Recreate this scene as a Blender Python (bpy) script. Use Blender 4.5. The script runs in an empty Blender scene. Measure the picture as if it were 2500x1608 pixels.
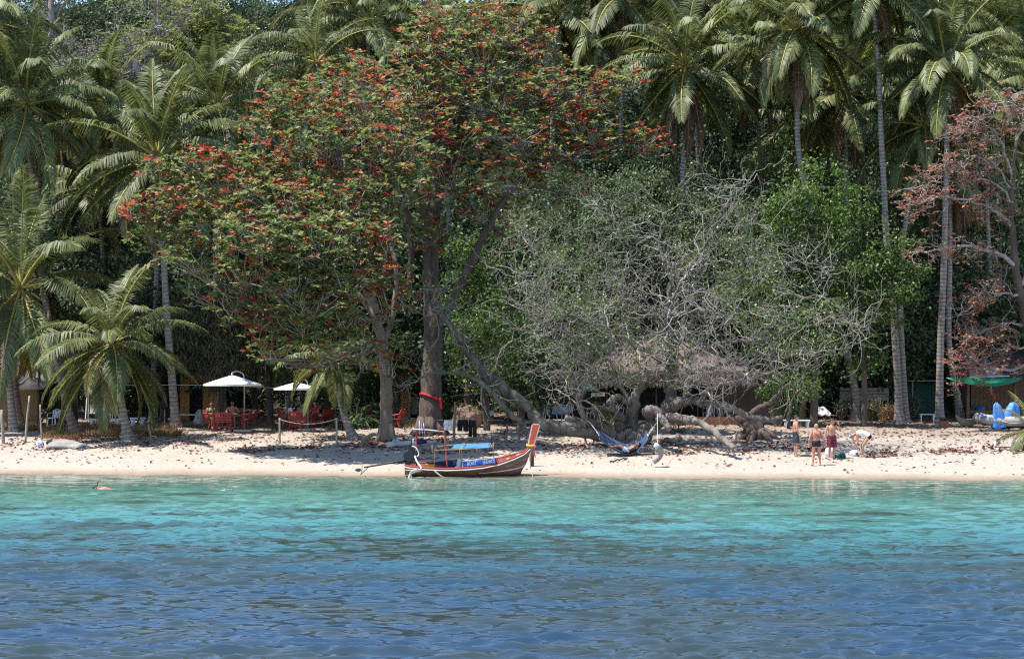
import bpy, math, random
import numpy as np
from mathutils import Vector, Matrix

scene = bpy.context.scene
col = scene.collection
R = math.radians
random.seed(7)
rng = np.random.default_rng(11)

# ------------------------------------------------------------------ camera, light, exposure
CAM_H, FPX, HOR = 4.5, 4600.0, 889.0          # eye height (m), focal length and horizon row of the 2500 px photograph
cam = bpy.data.cameras.new('camera')
cam.sensor_width = 36.0
cam.lens = 36.0 * FPX / 2500.0
cam.shift_y = (HOR - 804.0) / 2500.0
cam.clip_start = 0.5
cam.clip_end = 3000.0
cam_ob = bpy.data.objects.new('camera', cam)
cam_ob.location = (0, 0, CAM_H)
cam_ob.rotation_euler = (R(90), 0, 0)
col.objects.link(cam_ob)
scene.camera = cam_ob

SUN_DIR = Vector((-0.44, -0.10, 1.0)).normalized()      # towards the sun
sun_el = math.asin(SUN_DIR.z)
sun_az = math.atan2(SUN_DIR.x, SUN_DIR.y)
w = bpy.data.worlds.new('World')
scene.world = w
w.use_nodes = True
nt = w.node_tree
bg = nt.nodes['Background']
sky = nt.nodes.new('ShaderNodeTexSky')
sky.sky_type = 'NISHITA'
sky.sun_disc = False
sky.sun_elevation = sun_el
sky.sun_rotation = sun_az % (2 * math.pi)
sky.altitude = 10
sky.air_density = 1.0
sky.dust_density = 0.0
sky.ozone_density = 3.0
nt.links.new(sky.outputs[0], bg.inputs[0])
bg.inputs[1].default_value = 0.15
sl = bpy.data.lights.new('sun', 'SUN')
sl.energy = 4.8
sl.angle = R(0.53)
sl.color = (1.0, 0.965, 0.915)
so = bpy.data.objects.new('sun', sl)
so.rotation_euler = SUN_DIR.to_track_quat('Z', 'Y').to_euler()
so.location = (-30, -10, 60)
col.objects.link(so)
vs = scene.view_settings
vs.view_transform = 'Standard'
vs.look = 'None'
vs.gamma = 1.0
vs.exposure = 0.92
vs.use_curve_mapping = False
scene.render.engine = 'CYCLES'
scene.cycles.use_denoising = False
scene.cycles.filter_width = 1.15
scene.cycles.max_bounces = 6
scene.cycles.diffuse_bounces = 3
scene.cycles.glossy_bounces = 2
scene.cycles.transparent_max_bounces = 6
scene.cycles.caustics_reflective = False
scene.cycles.caustics_refractive = False
scene.cycles.sample_clamp_indirect = 4.0

# ------------------------------------------------------------------ terrain and pixel geometry
PD = [-80, -40, -25, -12, -5, 0, 3, 6, 10, 15, 20, 25, 30, 36, 42, 50, 80, 104, 118, 160, 300]
PZ = [-7, -4.2, -2.9, -1.5, -0.62, 0, .30, .58, .86, 1.13, 1.25, 1.32, 1.5, 1.95, 2.7, 5.2, 22, 38.5, 38.5, 27, 8]
def shore(x):
    return 75.2 - 0.10 * np.clip(x, -60, 60) + 0.22 * np.sin(x * 0.55 + 1.0) + 0.12 * np.sin(x * 1.3) + 0.10 * np.sin(x * 2.3 + .5 + np.sin(x * .4)) + 0.05 * np.sin(x * 5.1)
def G(x, y):
    d = y - shore(np.asarray(x, float))
    return np.interp(d, PD, PZ)
def g(x, y):
    return float(G(x, y))
def P(px, py, Y):
    """the world point seen at photograph pixel px, py when it stands at distance Y"""
    return Vector(((px - 1250.0) / FPX * Y, Y, CAM_H - (py - HOR) / FPX * Y))
def X(px, Y):
    return (px - 1250.0) / FPX * Y
def ground_Y(px, py):
    """distance at which the ground is seen at this pixel"""
    lo, hi = 60.0, 112.0
    f = lambda Y: CAM_H - (py - HOR) / FPX * Y - g(X(px, Y), Y)
    for _ in range(50):
        m = 0.5 * (lo + hi)
        if f(m) > 0: lo = m
        else: hi = m
    return 0.5 * (lo + hi)
def foot(px, py):
    Y = ground_Y(px, py)
    x = X(px, Y)
    return Vector((x, Y, g(x, Y)))

# ------------------------------------------------------------------ mesh builder
class MB:
    def __init__(s):
        s.v = []; s.n = 0; s.loops = []; s.sizes = []; s.mi = []; s.sm = []
    def add(s, V, F, m=0, smooth=False):
        V = np.asarray(V, float).reshape(-1, 3)
        if isinstance(F, np.ndarray):
            s.loops.append((F + s.n).ravel())
            k, nf = F.shape[1], F.shape[0]
            s.sizes.append(np.full(nf, k)); s.mi.append(np.full(nf, m) if np.isscalar(m) else np.asarray(m)); s.sm.append(np.full(nf, smooth))
        else:
            for f in F:
                s.loops.append(np.asarray(f) + s.n)
            s.sizes.append(np.array([len(f) for f in F])); s.mi.append(np.full(len(F), m)); s.sm.append(np.full(len(F), smooth))
        s.v.append(V); s.n += len(V)
        return s
    def mesh(s, name, mats):
        me = bpy.data.meshes.new(name)
        V = np.concatenate(s.v); L = np.concatenate(s.loops).astype(np.int32); S = np.concatenate(s.sizes).astype(np.int32)
        me.vertices.add(len(V)); me.vertices.foreach_set('co', V.ravel().astype(np.float32))
        me.loops.add(len(L)); me.loops.foreach_set('vertex_index', L)
        me.polygons.add(len(S))
        st = np.zeros(len(S), np.int32); st[1:] = np.cumsum(S)[:-1]
        me.polygons.foreach_set('loop_start', st)
        for m in (mats if isinstance(mats, (list, tuple)) else [mats]): me.materials.append(m)
        me.polygons.foreach_set('material_index', np.concatenate(s.mi).astype(np.int32))
        me.polygons.foreach_set('use_smooth', np.concatenate(s.sm).astype(bool))
        me.update(calc_edges=True)
        return me
    def build(s, name, mats, parent=None, loc=None, rot=None):
        return link(name, s.mesh(name, mats), parent, loc, rot)
    # shapes
    def tube(s, pts, rad, sides=8, m=0, caps=True, smooth=True, flat=None):
        pts = [Vector(p) for p in pts]
        n = len(pts)
        if np.isscalar(rad): rad = [rad] * n
        tang = []
        for i in range(n):
            t = pts[min(i + 1, n - 1)] - pts[max(i - 1, 0)]
            tang.append(t.normalized() if t.length > 1e-9 else Vector((0, 0, 1)))
        u = tang[0].orthogonal().normalized()
        V = np.zeros((n * sides, 3))
        cs = np.cos(np.arange(sides) * 2 * math.pi / sides)[:, None]; sn = np.sin(np.arange(sides) * 2 * math.pi / sides)[:, None]
        for i in range(n):
            t = tang[i]
            u = (u - t * u.dot(t))
            u = u.normalized() if u.length > 1e-6 else t.orthogonal().normalized()
            b = t.cross(u)
            V[i * sides:(i + 1) * sides] = np.array(pts[i]) + rad[i] * (cs * np.array(u) + sn * np.array(b))
        F = tube_faces(n, sides)
        s.add(V, F, m, smooth)
        if caps:
            b0 = s.n - n * sides
            s.loops.append(np.arange(sides)[::-1] + b0); s.loops.append(np.arange(sides) + b0 + (n - 1) * sides)
            s.sizes.append(np.array([sides, sides])); mm = m if np.isscalar(m) else 0
            s.mi.append(np.array([mm, mm])); s.sm.append(np.array([False, False]))
        return s
    def box(s, c, size, rot=None, m=0):
        x, y, z = [v / 2 for v in size]
        V = np.array([(-x, -y, -z), (x, -y, -z), (x, y, -z), (-x, y, -z), (-x, -y, z), (x, -y, z), (x, y, z), (-x, y, z)])
        if rot is not None:
            V = V @ np.array(Matrix.Rotation(rot[0], 3, rot[1]) if isinstance(rot, tuple) else rot).T
        V = V + np.array(c)
        return s.add(V, np.array([(0, 3, 2, 1), (4, 5, 6, 7), (0, 1, 5, 4), (1, 2, 6, 5), (2, 3, 7, 6), (3, 0, 4, 7)]), m)
    def bar(s, a, b, w, h, m=0):
        """a rectangular bar from a to b, w wide and h deep"""
        a, b = Vector(a), Vector(b)
        q = (b - a).to_track_quat('Z', 'Y').to_matrix()
        return s.box((a + b) / 2, (w, h, (b - a).length), q, m)
    def ell(s, c, r, m=0, seg=12, rings=8, rot=None, smooth=True):
        th = np.linspace(0, math.pi, rings + 1)
        V = []
        for t in th:
            for k in range(seg):
                a = 2 * math.pi * k / seg
                V.append((math.sin(t) * math.cos(a), math.sin(t) * math.sin(a), math.cos(t)))
        V = np.array(V) * np.array(r)
        if rot is not None: V = V @ np.array(rot).T
        V = V + np.array(c)
        F = tube_faces(rings + 1, seg)[:, ::-1]
        return s.add(V, F, m, smooth)
    def sheet(s, Pf, nu, nv, thick=0.0, m=0, smooth=True):
        """a grid of points Pf(u, v); with a thickness it is closed"""
        V = np.array([Pf(i / nu, j / nv) for j in range(nv + 1) for i in range(nu + 1)], float)
        idx = lambda i, j: j * (nu + 1) + i
        F = np.array([(idx(i, j), idx(i + 1, j), idx(i + 1, j + 1), idx(i, j + 1)) for j in range(nv) for i in range(nu)])
        if thick <= 0: return s.add(V, F, m, smooth)
        a = V.reshape(nv + 1, nu + 1, 3)
        du = np.gradient(a, axis=1); dv = np.gradient(a, axis=0)
        N = np.cross(du, dv); N /= np.linalg.norm(N, axis=2, keepdims=True) + 1e-9
        W = (a - N * thick).reshape(-1, 3); n = len(V)
        E = []
        for i in range(nu): E += [(idx(i + 1, 0), idx(i, 0), idx(i, 0) + n, idx(i + 1, 0) + n), (idx(i, nv), idx(i + 1, nv), idx(i + 1, nv) + n, idx(i, nv) + n)]
        for j in range(nv): E += [(idx(0, j), idx(0, j + 1), idx(0, j + 1) + n, idx(0, j) + n), (idx(nu, j + 1), idx(nu, j), idx(nu, j) + n, idx(nu, j + 1) + n)]
        s.add(np.concatenate([V, W]), np.concatenate([F, F[:, ::-1] + n, np.array(E)]), m, smooth)
        return s

_tf = {}
def tube_faces(n, sides):
    if (n, sides) not in _tf:
        k = np.arange(sides); k2 = (k + 1) % sides
        _tf[(n, sides)] = np.concatenate([np.stack([i * sides + k, i * sides + k2, (i + 1) * sides + k2, (i + 1) * sides + k], 1) for i in range(n - 1)])
    return _tf[(n, sides)]

def link(name, me, parent=None, loc=None, rot=None):
    o = bpy.data.objects.new(name, me)
    col.objects.link(o)
    if parent is not None: o.parent = parent
    if loc is not None: o.location = loc
    if rot is not None: o.rotation_euler = rot
    return o
def thing(name, label, cat, loc=(0, 0, 0), rotz=0.0, group=None, scale=None):
    o = bpy.data.objects.new(name, None)
    o.empty_display_size = 0.2
    col.objects.link(o)
    o.location = loc; o.rotation_euler = (0, 0, rotz)
    if scale is not None: o.scale = (scale,) * 3 if np.isscalar(scale) else scale
    return tag(o, label, cat, group)
def tag(o, label, cat, group=None):
    o['label'] = label; o['category'] = cat
    if group: o['group'] = group
    return o
def kids(o):
    return [c for c in o.children]
def dup(root, loc, rotz=0.0, label=None, scale=None):
    r = root.copy(); col.objects.link(r)
    r.location = loc; r.rotation_euler = (0, 0, rotz)
    if label: r['label'] = label
    if scale is not None: r.scale = (scale,) * 3 if np.isscalar(scale) else scale
    for ch in KIDS[root.name]:
        c = ch.copy(); col.objects.link(c); c.parent = r
        for gch in KIDS.get(ch.name, []):
            d = gch.copy(); col.objects.link(d); d.parent = c
    return r
KIDS = {}
def remember(root):
    KIDS[root.name] = list(root.children)
    for c in root.children: KIDS[c.name] = list(c.children)
    return root

def smooth_path(pts, k=6, wig=0.0, rr=None):
    """Catmull-Rom through pts, optionally wiggled"""
    pts = [Vector(p) for p in pts]
    q = [pts[0] * 2 - pts[1]] + pts + [pts[-1] * 2 - pts[-2]]
    out = []
    for i in range(1, len(q) - 2):
        p0, p1, p2, p3 = q[i - 1:i + 3]
        for j in range(k):
            t = j / k
            out.append(0.5 * ((2 * p1) + (p2 - p0) * t + (2 * p0 - 5 * p1 + 4 * p2 - p3) * t * t + (3 * p1 - p0 - 3 * p2 + p3) * t ** 3))
    out.append(pts[-1])
    if wig:
        r = rr or random
        for i in range(1, len(out) - 1): out[i] = out[i] + Vector((r.gauss(0, wig), r.gauss(0, wig), r.gauss(0, wig)))
    return out
def lerp_r(r, n):
    return list(np.interp(np.linspace(0, 1, n), np.linspace(0, 1, len(r)), r))

# ------------------------------------------------------------------ materials
def _base(name):
    m = bpy.data.materials.new(name); m.use_nodes = True
    nt = m.node_tree; b = nt.nodes['Principled BSDF']
    return m, nt, b
def mat(name, c, rough=0.7, var=0.25, scale=4.0, c2=None, bump=0.0, bscale=30.0, spec=0.4, stretch=(1, 1, 1), metal=0.0, detail=5.0, bdist=0.02):
    m, nt, b = _base(name)
    tc = nt.nodes.new('ShaderNodeTexCoord'); mp = nt.nodes.new('ShaderNodeMapping')
    mp.inputs['Scale'].default_value = stretch
    nt.links.new(tc.outputs['Object'], mp.inputs[0])
    no = nt.nodes.new('ShaderNodeTexNoise'); no.inputs['Scale'].default_value = scale; no.inputs['Detail'].default_value = detail
    no.inputs['Roughness'].default_value = 0.65
    nt.links.new(mp.outputs[0], no.inputs['Vector'])
    rp = nt.nodes.new('ShaderNodeValToRGB')
    lo = tuple(x * (1 - var) for x in c) + (1,)
    hi = (tuple(c2) if c2 else tuple(min(1, x * (1 + var)) for x in c)) + (1,)
    rp.color_ramp.elements[0].position = 0.32; rp.color_ramp.elements[0].color = lo
    rp.color_ramp.elements[1].position = 0.68; rp.color_ramp.elements[1].color = hi
    nt.links.new(no.outputs[0], rp.inputs[0]); nt.links.new(rp.outputs[0], b.inputs['Base Color'])
    b.inputs['Roughness'].default_value = rough; b.inputs['Specular IOR Level'].default_value = spec; b.inputs['Metallic'].default_value = metal
    if bump:
        n2 = nt.nodes.new('ShaderNodeTexNoise'); n2.inputs['Scale'].default_value = bscale; n2.inputs['Detail'].default_value = 4
        nt.links.new(mp.outputs[0], n2.inputs['Vector'])
        bp = nt.nodes.new('ShaderNodeBump'); bp.inputs['Strength'].default_value = bump; bp.inputs['Distance'].default_value = bdist
        nt.links.new(n2.outputs[0], bp.inputs['Height']); nt.links.new(bp.outputs[0], b.inputs['Normal'])
    return m
def leafmat(name, ramp, rough=0.45, trans=0.3, spec=0.45, tcol=None, objvar=0.0):
    """leaf colours picked leaf by leaf from a ramp; some light passes through the blade"""
    m, nt, b = _base(name)
    ge = nt.nodes.new('ShaderNodeNewGeometry')
    rp = nt.nodes.new('ShaderNodeValToRGB'); cr = rp.color_ramp
    while len(cr.elements) < len(ramp): cr.elements.new(0.5)
    for e, (p, c) in zip(cr.elements, ramp):
        lum = (c[0] + c[1] + c[2]) / 3; k = .13 if c[1] >= c[0] * .85 else .08
        e.position = p; e.color = tuple(v + (lum - v) * k for v in c) + (1,)
    nt.links.new(ge.outputs['Random Per Island'], rp.inputs[0])
    src = rp.outputs[0]
    if objvar:
        oi = nt.nodes.new('ShaderNodeObjectInfo'); hs = nt.nodes.new('ShaderNodeHueSaturation')
        mr = nt.nodes.new('ShaderNodeMapRange'); mr.inputs[3].default_value = 1 - objvar; mr.inputs[4].default_value = 1 + objvar
        nt.links.new(oi.outputs['Random'], mr.inputs[0]); nt.links.new(mr.outputs[0], hs.inputs['Value']); nt.links.new(src, hs.inputs['Color'])
        src = hs.outputs[0]
    nt.links.new(src, b.inputs['Base Color'])
    b.inputs['Roughness'].default_value = rough; b.inputs['Specular IOR Level'].default_value = spec
    tr = nt.nodes.new('ShaderNodeBsdfTranslucent'); mx = nt.nodes.new('ShaderNodeMixShader'); mx.inputs[0].default_value = trans
    hs2 = nt.nodes.new('ShaderNodeHueSaturation'); hs2.inputs['Value'].default_value = 1.5; hs2.inputs['Saturation'].default_value = 1.1
    nt.links.new(src, hs2.inputs['Color']); nt.links.new(hs2.outputs[0], tr.inputs[0])
    nt.links.new(b.outputs[0], mx.inputs[1]); nt.links.new(tr.outputs[0], mx.inputs[2])
    nt.links.new(mx.outputs[0], nt.nodes['Material Output'].inputs[0])
    return m
# ------------------------------------------------------------------ materials used in several places
M = {}
M['bark_grey'] = mat('pale grey bark', (.24, .20, .175), .9, .45, 3.0, bump=.8, bscale=14, stretch=(1, 1, .5), bdist=.05)
M['bark_twig'] = mat('bleached twig bark', (.30, .26, .23), .85, .35, 4.0)
M['bark_limb'] = mat('grey brown limb bark', (.115, .09, .074), .9, .5, 2.2, c2=(.24, .20, .17), bump=1, bscale=9, stretch=(1, 1, .5), bdist=.07)
M['bark_brown'] = mat('brown almond bark', (.22, .16, .125), .9, .4, 2.5, bump=.8, bscale=9, stretch=(1, 1, .35), bdist=.06)
M['bark_dark'] = mat('dark furrowed bark', (.105, .075, .062), .9, .4, 3, bump=1, bscale=9, stretch=(1, 1, .3), bdist=.08)
M['bark_pink'] = mat('pinkish twig bark', (.36, .29, .27), .85, .3, 4)
M['palm_bark'] = mat('grey palm bark', (.23, .195, .175), .9, .35, 5, bump=.5, bscale=20, bdist=.03)
M['palm_scar'] = mat('pale palm ring scar', (.40, .36, .33), .9, .3, 6)
M['palm_bark2'] = mat('reddish palm bark', (.17, .115, .095), .9, .35, 5, bump=.5, bscale=20, bdist=.03)
M['wood_grey'] = mat('weathered grey wood', (.27, .245, .22), .85, .35, 3, stretch=(.4, 1, 1), bump=.4, bscale=18)
M['wood_dark'] = mat('dark stained wood', (.05, .035, .028), .7, .4, 3)
M['wood_brown'] = mat('brown wood', (.16, .09, .05), .75, .3, 4)
M['red_paint'] = mat('red painted wood', (.33, .035, .02), .5, .3, 5, spec=.5)
M['white_paint'] = mat('white paint', (.72, .72, .70), .5, .08, 6)
M['white_plastic'] = mat('white plastic', (.72, .75, .78), .35, .06, 6, spec=.5)
M['cream'] = mat('cream plaster', (.55, .45, .30), .8, .15, 2)
M['canvas'] = mat('white canvas', (.82, .82, .80), .8, .05, 3)
M['rope'] = mat('pale rope', (.48, .42, .34), .9, .2, 20)
M['rope_white'] = mat('white hose', (.68, .65, .6), .6, .1, 20)
M['black'] = mat('black cloth', (.012, .012, .014), .8, .3, 8)
M['metal'] = mat('grey metal', (.33, .35, .36), .4, .2, 5, metal=.6)
M['concrete'] = mat('pale concrete', (.5, .47, .43), .85, .2, 4, bump=.3, bscale=20)
M['rust'] = mat('rusty pinkish roof sheet', (.10, .066, .058), .9, .5, 1.1, c2=(.23, .17, .15), stretch=(2, .4, .4))

# ------------------------------------------------------------------ ground: beach and hillside
def fbm(x, y, seed, scales, amps):
    r = np.random.default_rng(seed); out = np.zeros_like(x)
    for s_, a in zip(scales, amps):
        for k in range(5):
            th = r.uniform(0, 2 * math.pi); ph = r.uniform(0, 6.3); kk = 2 * math.pi / (s_ * r.uniform(.7, 1.4))
            out = out + a * .45 * np.sin(kk * (x * math.cos(th) + y * math.sin(th)) + ph)
    return out
def grid_mesh(name, xs, ys, zf, m, attr=None):
    XX, YY = np.meshgrid(xs, ys)
    ZZ = zf(XX, YY)
    V = np.stack([XX.ravel(), YY.ravel(), ZZ.ravel()], 1)
    nx, ny = len(xs), len(ys)
    i = np.arange(nx - 1)[None, :] + np.arange(ny - 1)[:, None] * nx
    i = i.ravel()
    mb = MB().add(V, np.stack([i, i + 1, i + nx + 1, i + nx], 1), 0, True)
    me = mb.mesh(name, m)
    at = me.attributes.new('inland', 'FLOAT', 'POINT')
    at.data.foreach_set('value', (YY - shore(XX)).ravel().astype(np.float32))
    return link(name, me)
def beach_z(x, y):
    d = y - shore(x)
    z = np.interp(d, PD, PZ)
    rough = np.clip((d - 1.5) / 4, 0, 1) * np.clip((40 - d) / 10, .0, 1)
    return z + rough * fbm(x, y, 3, [3.0, 1.1, .5, .32], [.035, .022, .013, .009])

m, nt, b = _base('beach sand')
at = nt.nodes.new('ShaderNodeAttribute'); at.attribute_name = 'inland'
tc = nt.nodes.new('ShaderNodeTexCoord')
n1 = nt.nodes.new('ShaderNodeTexNoise'); n1.inputs['Scale'].default_value = .35; n1.inputs['Detail'].default_value = 6
n2 = nt.nodes.new('ShaderNodeTexNoise'); n2.inputs['Scale'].default_value = 5; n2.inputs['Detail'].default_value = 6
for n in (n1, n2): nt.links.new(tc.outputs['Object'], n.inputs['Vector'])
ad = nt.nodes.new('ShaderNodeMath'); ad.operation = 'MULTIPLY_ADD'; ad.inputs[1].default_value = 7.0
nt.links.new(n1.outputs[0], ad.inputs[0])
sb = nt.nodes.new('ShaderNodeMath'); sb.operation = 'SUBTRACT'; sb.inputs[1].default_value = 3.5
nt.links.new(at.outputs['Fac'], sb.inputs[0])
sw = nt.nodes.new('ShaderNodeMath'); sw.operation = 'MULTIPLY'; sw.inputs[1].default_value = 1.0
# wobble only inland
mrw = nt.nodes.new('ShaderNodeMapRange'); mrw.inputs[1].default_value = 2; mrw.inputs[2].default_value = 10; mrw.inputs[3].default_value = .06; mrw.inputs[4].default_value = 1
nt.links.new(at.outputs['Fac'], mrw.inputs[0])
c5 = nt.nodes.new('ShaderNodeMath'); c5.operation = 'SUBTRACT'; c5.inputs[1].default_value = .5
nt.links.new(n1.outputs[0], c5.inputs[0])
m1 = nt.nodes.new('ShaderNodeMath'); m1.operation = 'MULTIPLY'; nt.links.new(c5.outputs[0], m1.inputs[0]); nt.links.new(mrw.outputs[0], m1.inputs[1])
m2 = nt.nodes.new('ShaderNodeMath'); m2.operation = 'MULTIPLY_ADD'; m2.inputs[1].default_value = 16
nt.links.new(m1.outputs[0], m2.inputs[0]); nt.links.new(at.outputs['Fac'], m2.inputs[2])
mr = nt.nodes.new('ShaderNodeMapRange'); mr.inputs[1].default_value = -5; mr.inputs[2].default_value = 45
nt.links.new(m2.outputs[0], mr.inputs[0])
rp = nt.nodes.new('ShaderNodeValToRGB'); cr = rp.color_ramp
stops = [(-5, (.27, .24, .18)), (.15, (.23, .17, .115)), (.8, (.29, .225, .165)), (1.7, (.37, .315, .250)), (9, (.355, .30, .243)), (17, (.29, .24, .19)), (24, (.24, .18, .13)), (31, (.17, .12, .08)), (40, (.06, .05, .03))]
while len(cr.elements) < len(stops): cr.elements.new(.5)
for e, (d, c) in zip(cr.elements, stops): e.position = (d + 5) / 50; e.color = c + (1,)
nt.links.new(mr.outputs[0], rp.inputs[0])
hs = nt.nodes.new('ShaderNodeHueSaturation'); mv = nt.nodes.new('ShaderNodeMapRange')
mv.inputs[1].default_value = .3; mv.inputs[2].default_value = .7; mv.inputs[3].default_value = .86; mv.inputs[4].default_value = 1.1
nt.links.new(n2.outputs[0], mv.inputs[0]); nt.links.new(mv.outputs[0], hs.inputs['Value']); nt.links.new(rp.outputs[0], hs.inputs['Color'])
nt.links.new(hs.outputs[0], b.inputs['Base Color'])
b.inputs['Roughness'].default_value = .9; b.inputs['Specular IOR Level'].default_value = .25
bp = nt.nodes.new('ShaderNodeBump'); bp.inputs['Strength'].default_value = .6; bp.inputs['Distance'].default_value = .06
n3 = nt.nodes.new('ShaderNodeTexNoise'); n3.inputs['Scale'].default_value = 4.5; n3.inputs['Detail'].default_value = 5
nt.links.new(tc.outputs['Object'], n3.inputs['Vector'])
bm_ = nt.nodes.new('ShaderNodeMath'); bm_.operation = 'MULTIPLY'
mrb = nt.nodes.new('ShaderNodeMapRange'); mrb.inputs[1].default_value = 1.0; mrb.inputs[2].default_value = 4.5
nt.links.new(at.outputs['Fac'], mrb.inputs[0]); nt.links.new(mrb.outputs[0], bm_.inputs[1]); nt.links.new(n3.outputs[0], bm_.inputs[0])
nt.links.new(bm_.outputs[0], bp.inputs['Height']); nt.links.new(bp.outputs[0], b.inputs['Normal'])
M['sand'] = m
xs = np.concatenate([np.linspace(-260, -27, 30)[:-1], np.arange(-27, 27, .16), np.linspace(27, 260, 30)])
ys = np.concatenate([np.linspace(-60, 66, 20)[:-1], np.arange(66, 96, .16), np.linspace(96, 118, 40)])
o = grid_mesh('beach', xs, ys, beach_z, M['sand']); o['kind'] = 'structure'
M['soil'] = mat('forest soil', (.022, .024, .012), 1.0, .5, .6, bump=.6, bscale=3, bdist=.3, spec=0.0)
o = grid_mesh('hillside', np.linspace(-260, 260, 90), np.linspace(118, 420, 110), lambda x, y: np.interp(y - shore(x), PD, PZ) + np.clip((y - 118) / 10, 0, 1) * fbm(x, y, 9, [30, 14], [2.0, .9]), M['soil'])
o['kind'] = 'structure'

# ------------------------------------------------------------------ sea
def wave_z(x, y):
    r = np.random.default_rng(21); z = np.zeros_like(x)
    for k in range(120):
        lam = math.exp(r.uniform(math.log(.17), math.log(1.35)))
        th = math.pi / 2 + r.normal(0, .40); ph = r.uniform(0, 6.3); kk = 2 * math.pi / lam
        a = .0072 * lam ** .72 * (1.35 if lam < .6 else .8)
        z = z + a * np.sin(kk * (x * math.cos(th) + y * math.sin(th)) + ph + .6 * np.sin(x * .21 * (1 + .3 * k / 90) + k))
    gust = .75 + .35 * np.sin(x * .16 + y * .22 + 1) * np.sin(y * .31 - x * .05)
    d = shore(x) - y
    calm = np.clip(d / 20, .22, 1) * np.clip((y + 40) / 50, 0, 1) * np.clip((70 - np.abs(x)) / 40, 0, 1)
    lap = .02 * np.exp(-((d - .25) / .25) ** 2) * (1 + np.sin(x * 1.7))
    return z * gust * calm + lap
xs = np.concatenate([np.linspace(-400, -24, 26)[:-1], np.arange(-24, -10, .25), np.arange(-10, 10, .125), np.arange(10, 24, .25), np.linspace(24, 400, 26)])
ys = np.concatenate([np.linspace(-400, 27, 30)[:-1], np.arange(27, 44, .05), np.arange(44, 60, .08), np.arange(60, 80.5, .12)])
m, nt, b = _base('sea water')
at = nt.nodes.new('ShaderNodeAttribute'); at.attribute_name = 'inland'
tc = nt.nodes.new('ShaderNodeTexCoord')
mp = nt.nodes.new('ShaderNodeMapping'); mp.inputs['Scale'].default_value = (.16, .36, 1); nt.links.new(tc.outputs['Object'], mp.inputs[0])
n1 = nt.nodes.new('ShaderNodeTexNoise'); n1.inputs['Scale'].default_value = 1.3; n1.inputs['Detail'].default_value = 5; n1.inputs['Roughness'].default_value = .6
nt.links.new(mp.outputs[0], n1.inputs['Vector'])
mr = nt.nodes.new('ShaderNodeMapRange'); mr.inputs[1].default_value = -45; mr.inputs[2].default_value = 2
nt.links.new(at.outputs['Fac'], mr.inputs[0])
rp = nt.nodes.new('ShaderNodeValToRGB'); cr = rp.color_ramp
stops = [(-45, (.019, .043, .074)), (-36, (.021, .052, .078)), (-29, (.032, .105, .112)), (-22, (.055, .175, .165)), (-14, (.082, .200, .168)), (-5, (.090, .195, .152)), (-1.6, (.13, .22, .165)), (0, (.28, .26, .185)), (2, (.5, .42, .3))]
while len(cr.elements) < len(stops): cr.elements.new(.5)
for e, (d, c) in zip(cr.elements, stops): e.position = (d + 45) / 47; e.color = c + (1,)
nt.links.new(mr.outputs[0], rp.inputs[0])
# reef and weed patches on the bottom: few near the shore, many further out
thr = nt.nodes.new('ShaderNodeMapRange'); thr.inputs[1].default_value = -32; thr.inputs[2].default_value = -10; thr.inputs[3].default_value = .465; thr.inputs[4].default_value = .61
nt.links.new(at.outputs['Fac'], thr.inputs[0])
dl = nt.nodes.new('ShaderNodeMath'); dl.operation = 'SUBTRACT'; nt.links.new(n1.outputs[0], dl.inputs[0]); nt.links.new(thr.outputs[0], dl.inputs[1])
sc_ = nt.nodes.new('ShaderNodeMapRange'); sc_.inputs[1].default_value = -.03; sc_.inputs[2].default_value = .07; sc_.inputs[3].default_value = 0; sc_.inputs[4].default_value = .8
nt.links.new(dl.outputs[0], sc_.inputs[0])
sh2 = nt.nodes.new('ShaderNodeMapRange'); sh2.inputs[1].default_value = -3.5; sh2.inputs[2].default_value = -1.5; sh2.inputs[3].default_value = 1; sh2.inputs[4].default_value = 0
nt.links.new(at.outputs['Fac'], sh2.inputs[0])
fm = nt.nodes.new('ShaderNodeMath'); fm.operation = 'MULTIPLY'; nt.links.new(sc_.outputs[0], fm.inputs[0]); nt.links.new(sh2.outputs[0], fm.inputs[1])
mix = nt.nodes.new('ShaderNodeMixRGB'); mix.inputs[2].default_value = (.030, .042, .034, 1)
nt.links.new(fm.outputs[0], mix.inputs[0]); nt.links.new(rp.outputs[0], mix.inputs[1])
# broken foam along the swash line
mpf = nt.nodes.new('ShaderNodeMapping'); mpf.inputs['Scale'].default_value = (1.2, 4.5, 1); nt.links.new(tc.outputs['Object'], mpf.inputs[0])
nf = nt.nodes.new('ShaderNodeTexNoise'); nf.inputs['Scale'].default_value = 1.0; nf.inputs['Detail'].default_value = 8; nf.inputs['Roughness'].default_value = .75; nt.links.new(mpf.outputs[0], nf.inputs['Vector'])
fz = nt.nodes.new('ShaderNodeValToRGB'); fz.color_ramp.elements[0].position = 0; fz.color_ramp.elements[0].color = (0, 0, 0, 1); fz.color_ramp.elements[1].position = 1; fz.color_ramp.elements[1].color = (0, 0, 0, 1)
for p_, v_ in ((.45, .04), (.78, .30), (.90, .40), (.95, .0)):
    e = fz.color_ramp.elements.new(p_); e.color = (v_, v_, v_, 1)
fr_ = nt.nodes.new('ShaderNodeMapRange'); fr_.inputs[1].default_value = -5; fr_.inputs[2].default_value = .6; nt.links.new(at.outputs['Fac'], fr_.inputs[0]); nt.links.new(fr_.outputs[0], fz.inputs[0])
fa = nt.nodes.new('ShaderNodeMath'); fa.operation = 'ADD'; nt.links.new(nf.outputs[0], fa.inputs[0]); nt.links.new(fz.outputs[0], fa.inputs[1])
ft = nt.nodes.new('ShaderNodeMapRange'); ft.inputs[1].default_value = .86; ft.inputs[2].default_value = .98; nt.links.new(fa.outputs[0], ft.inputs[0])
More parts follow.
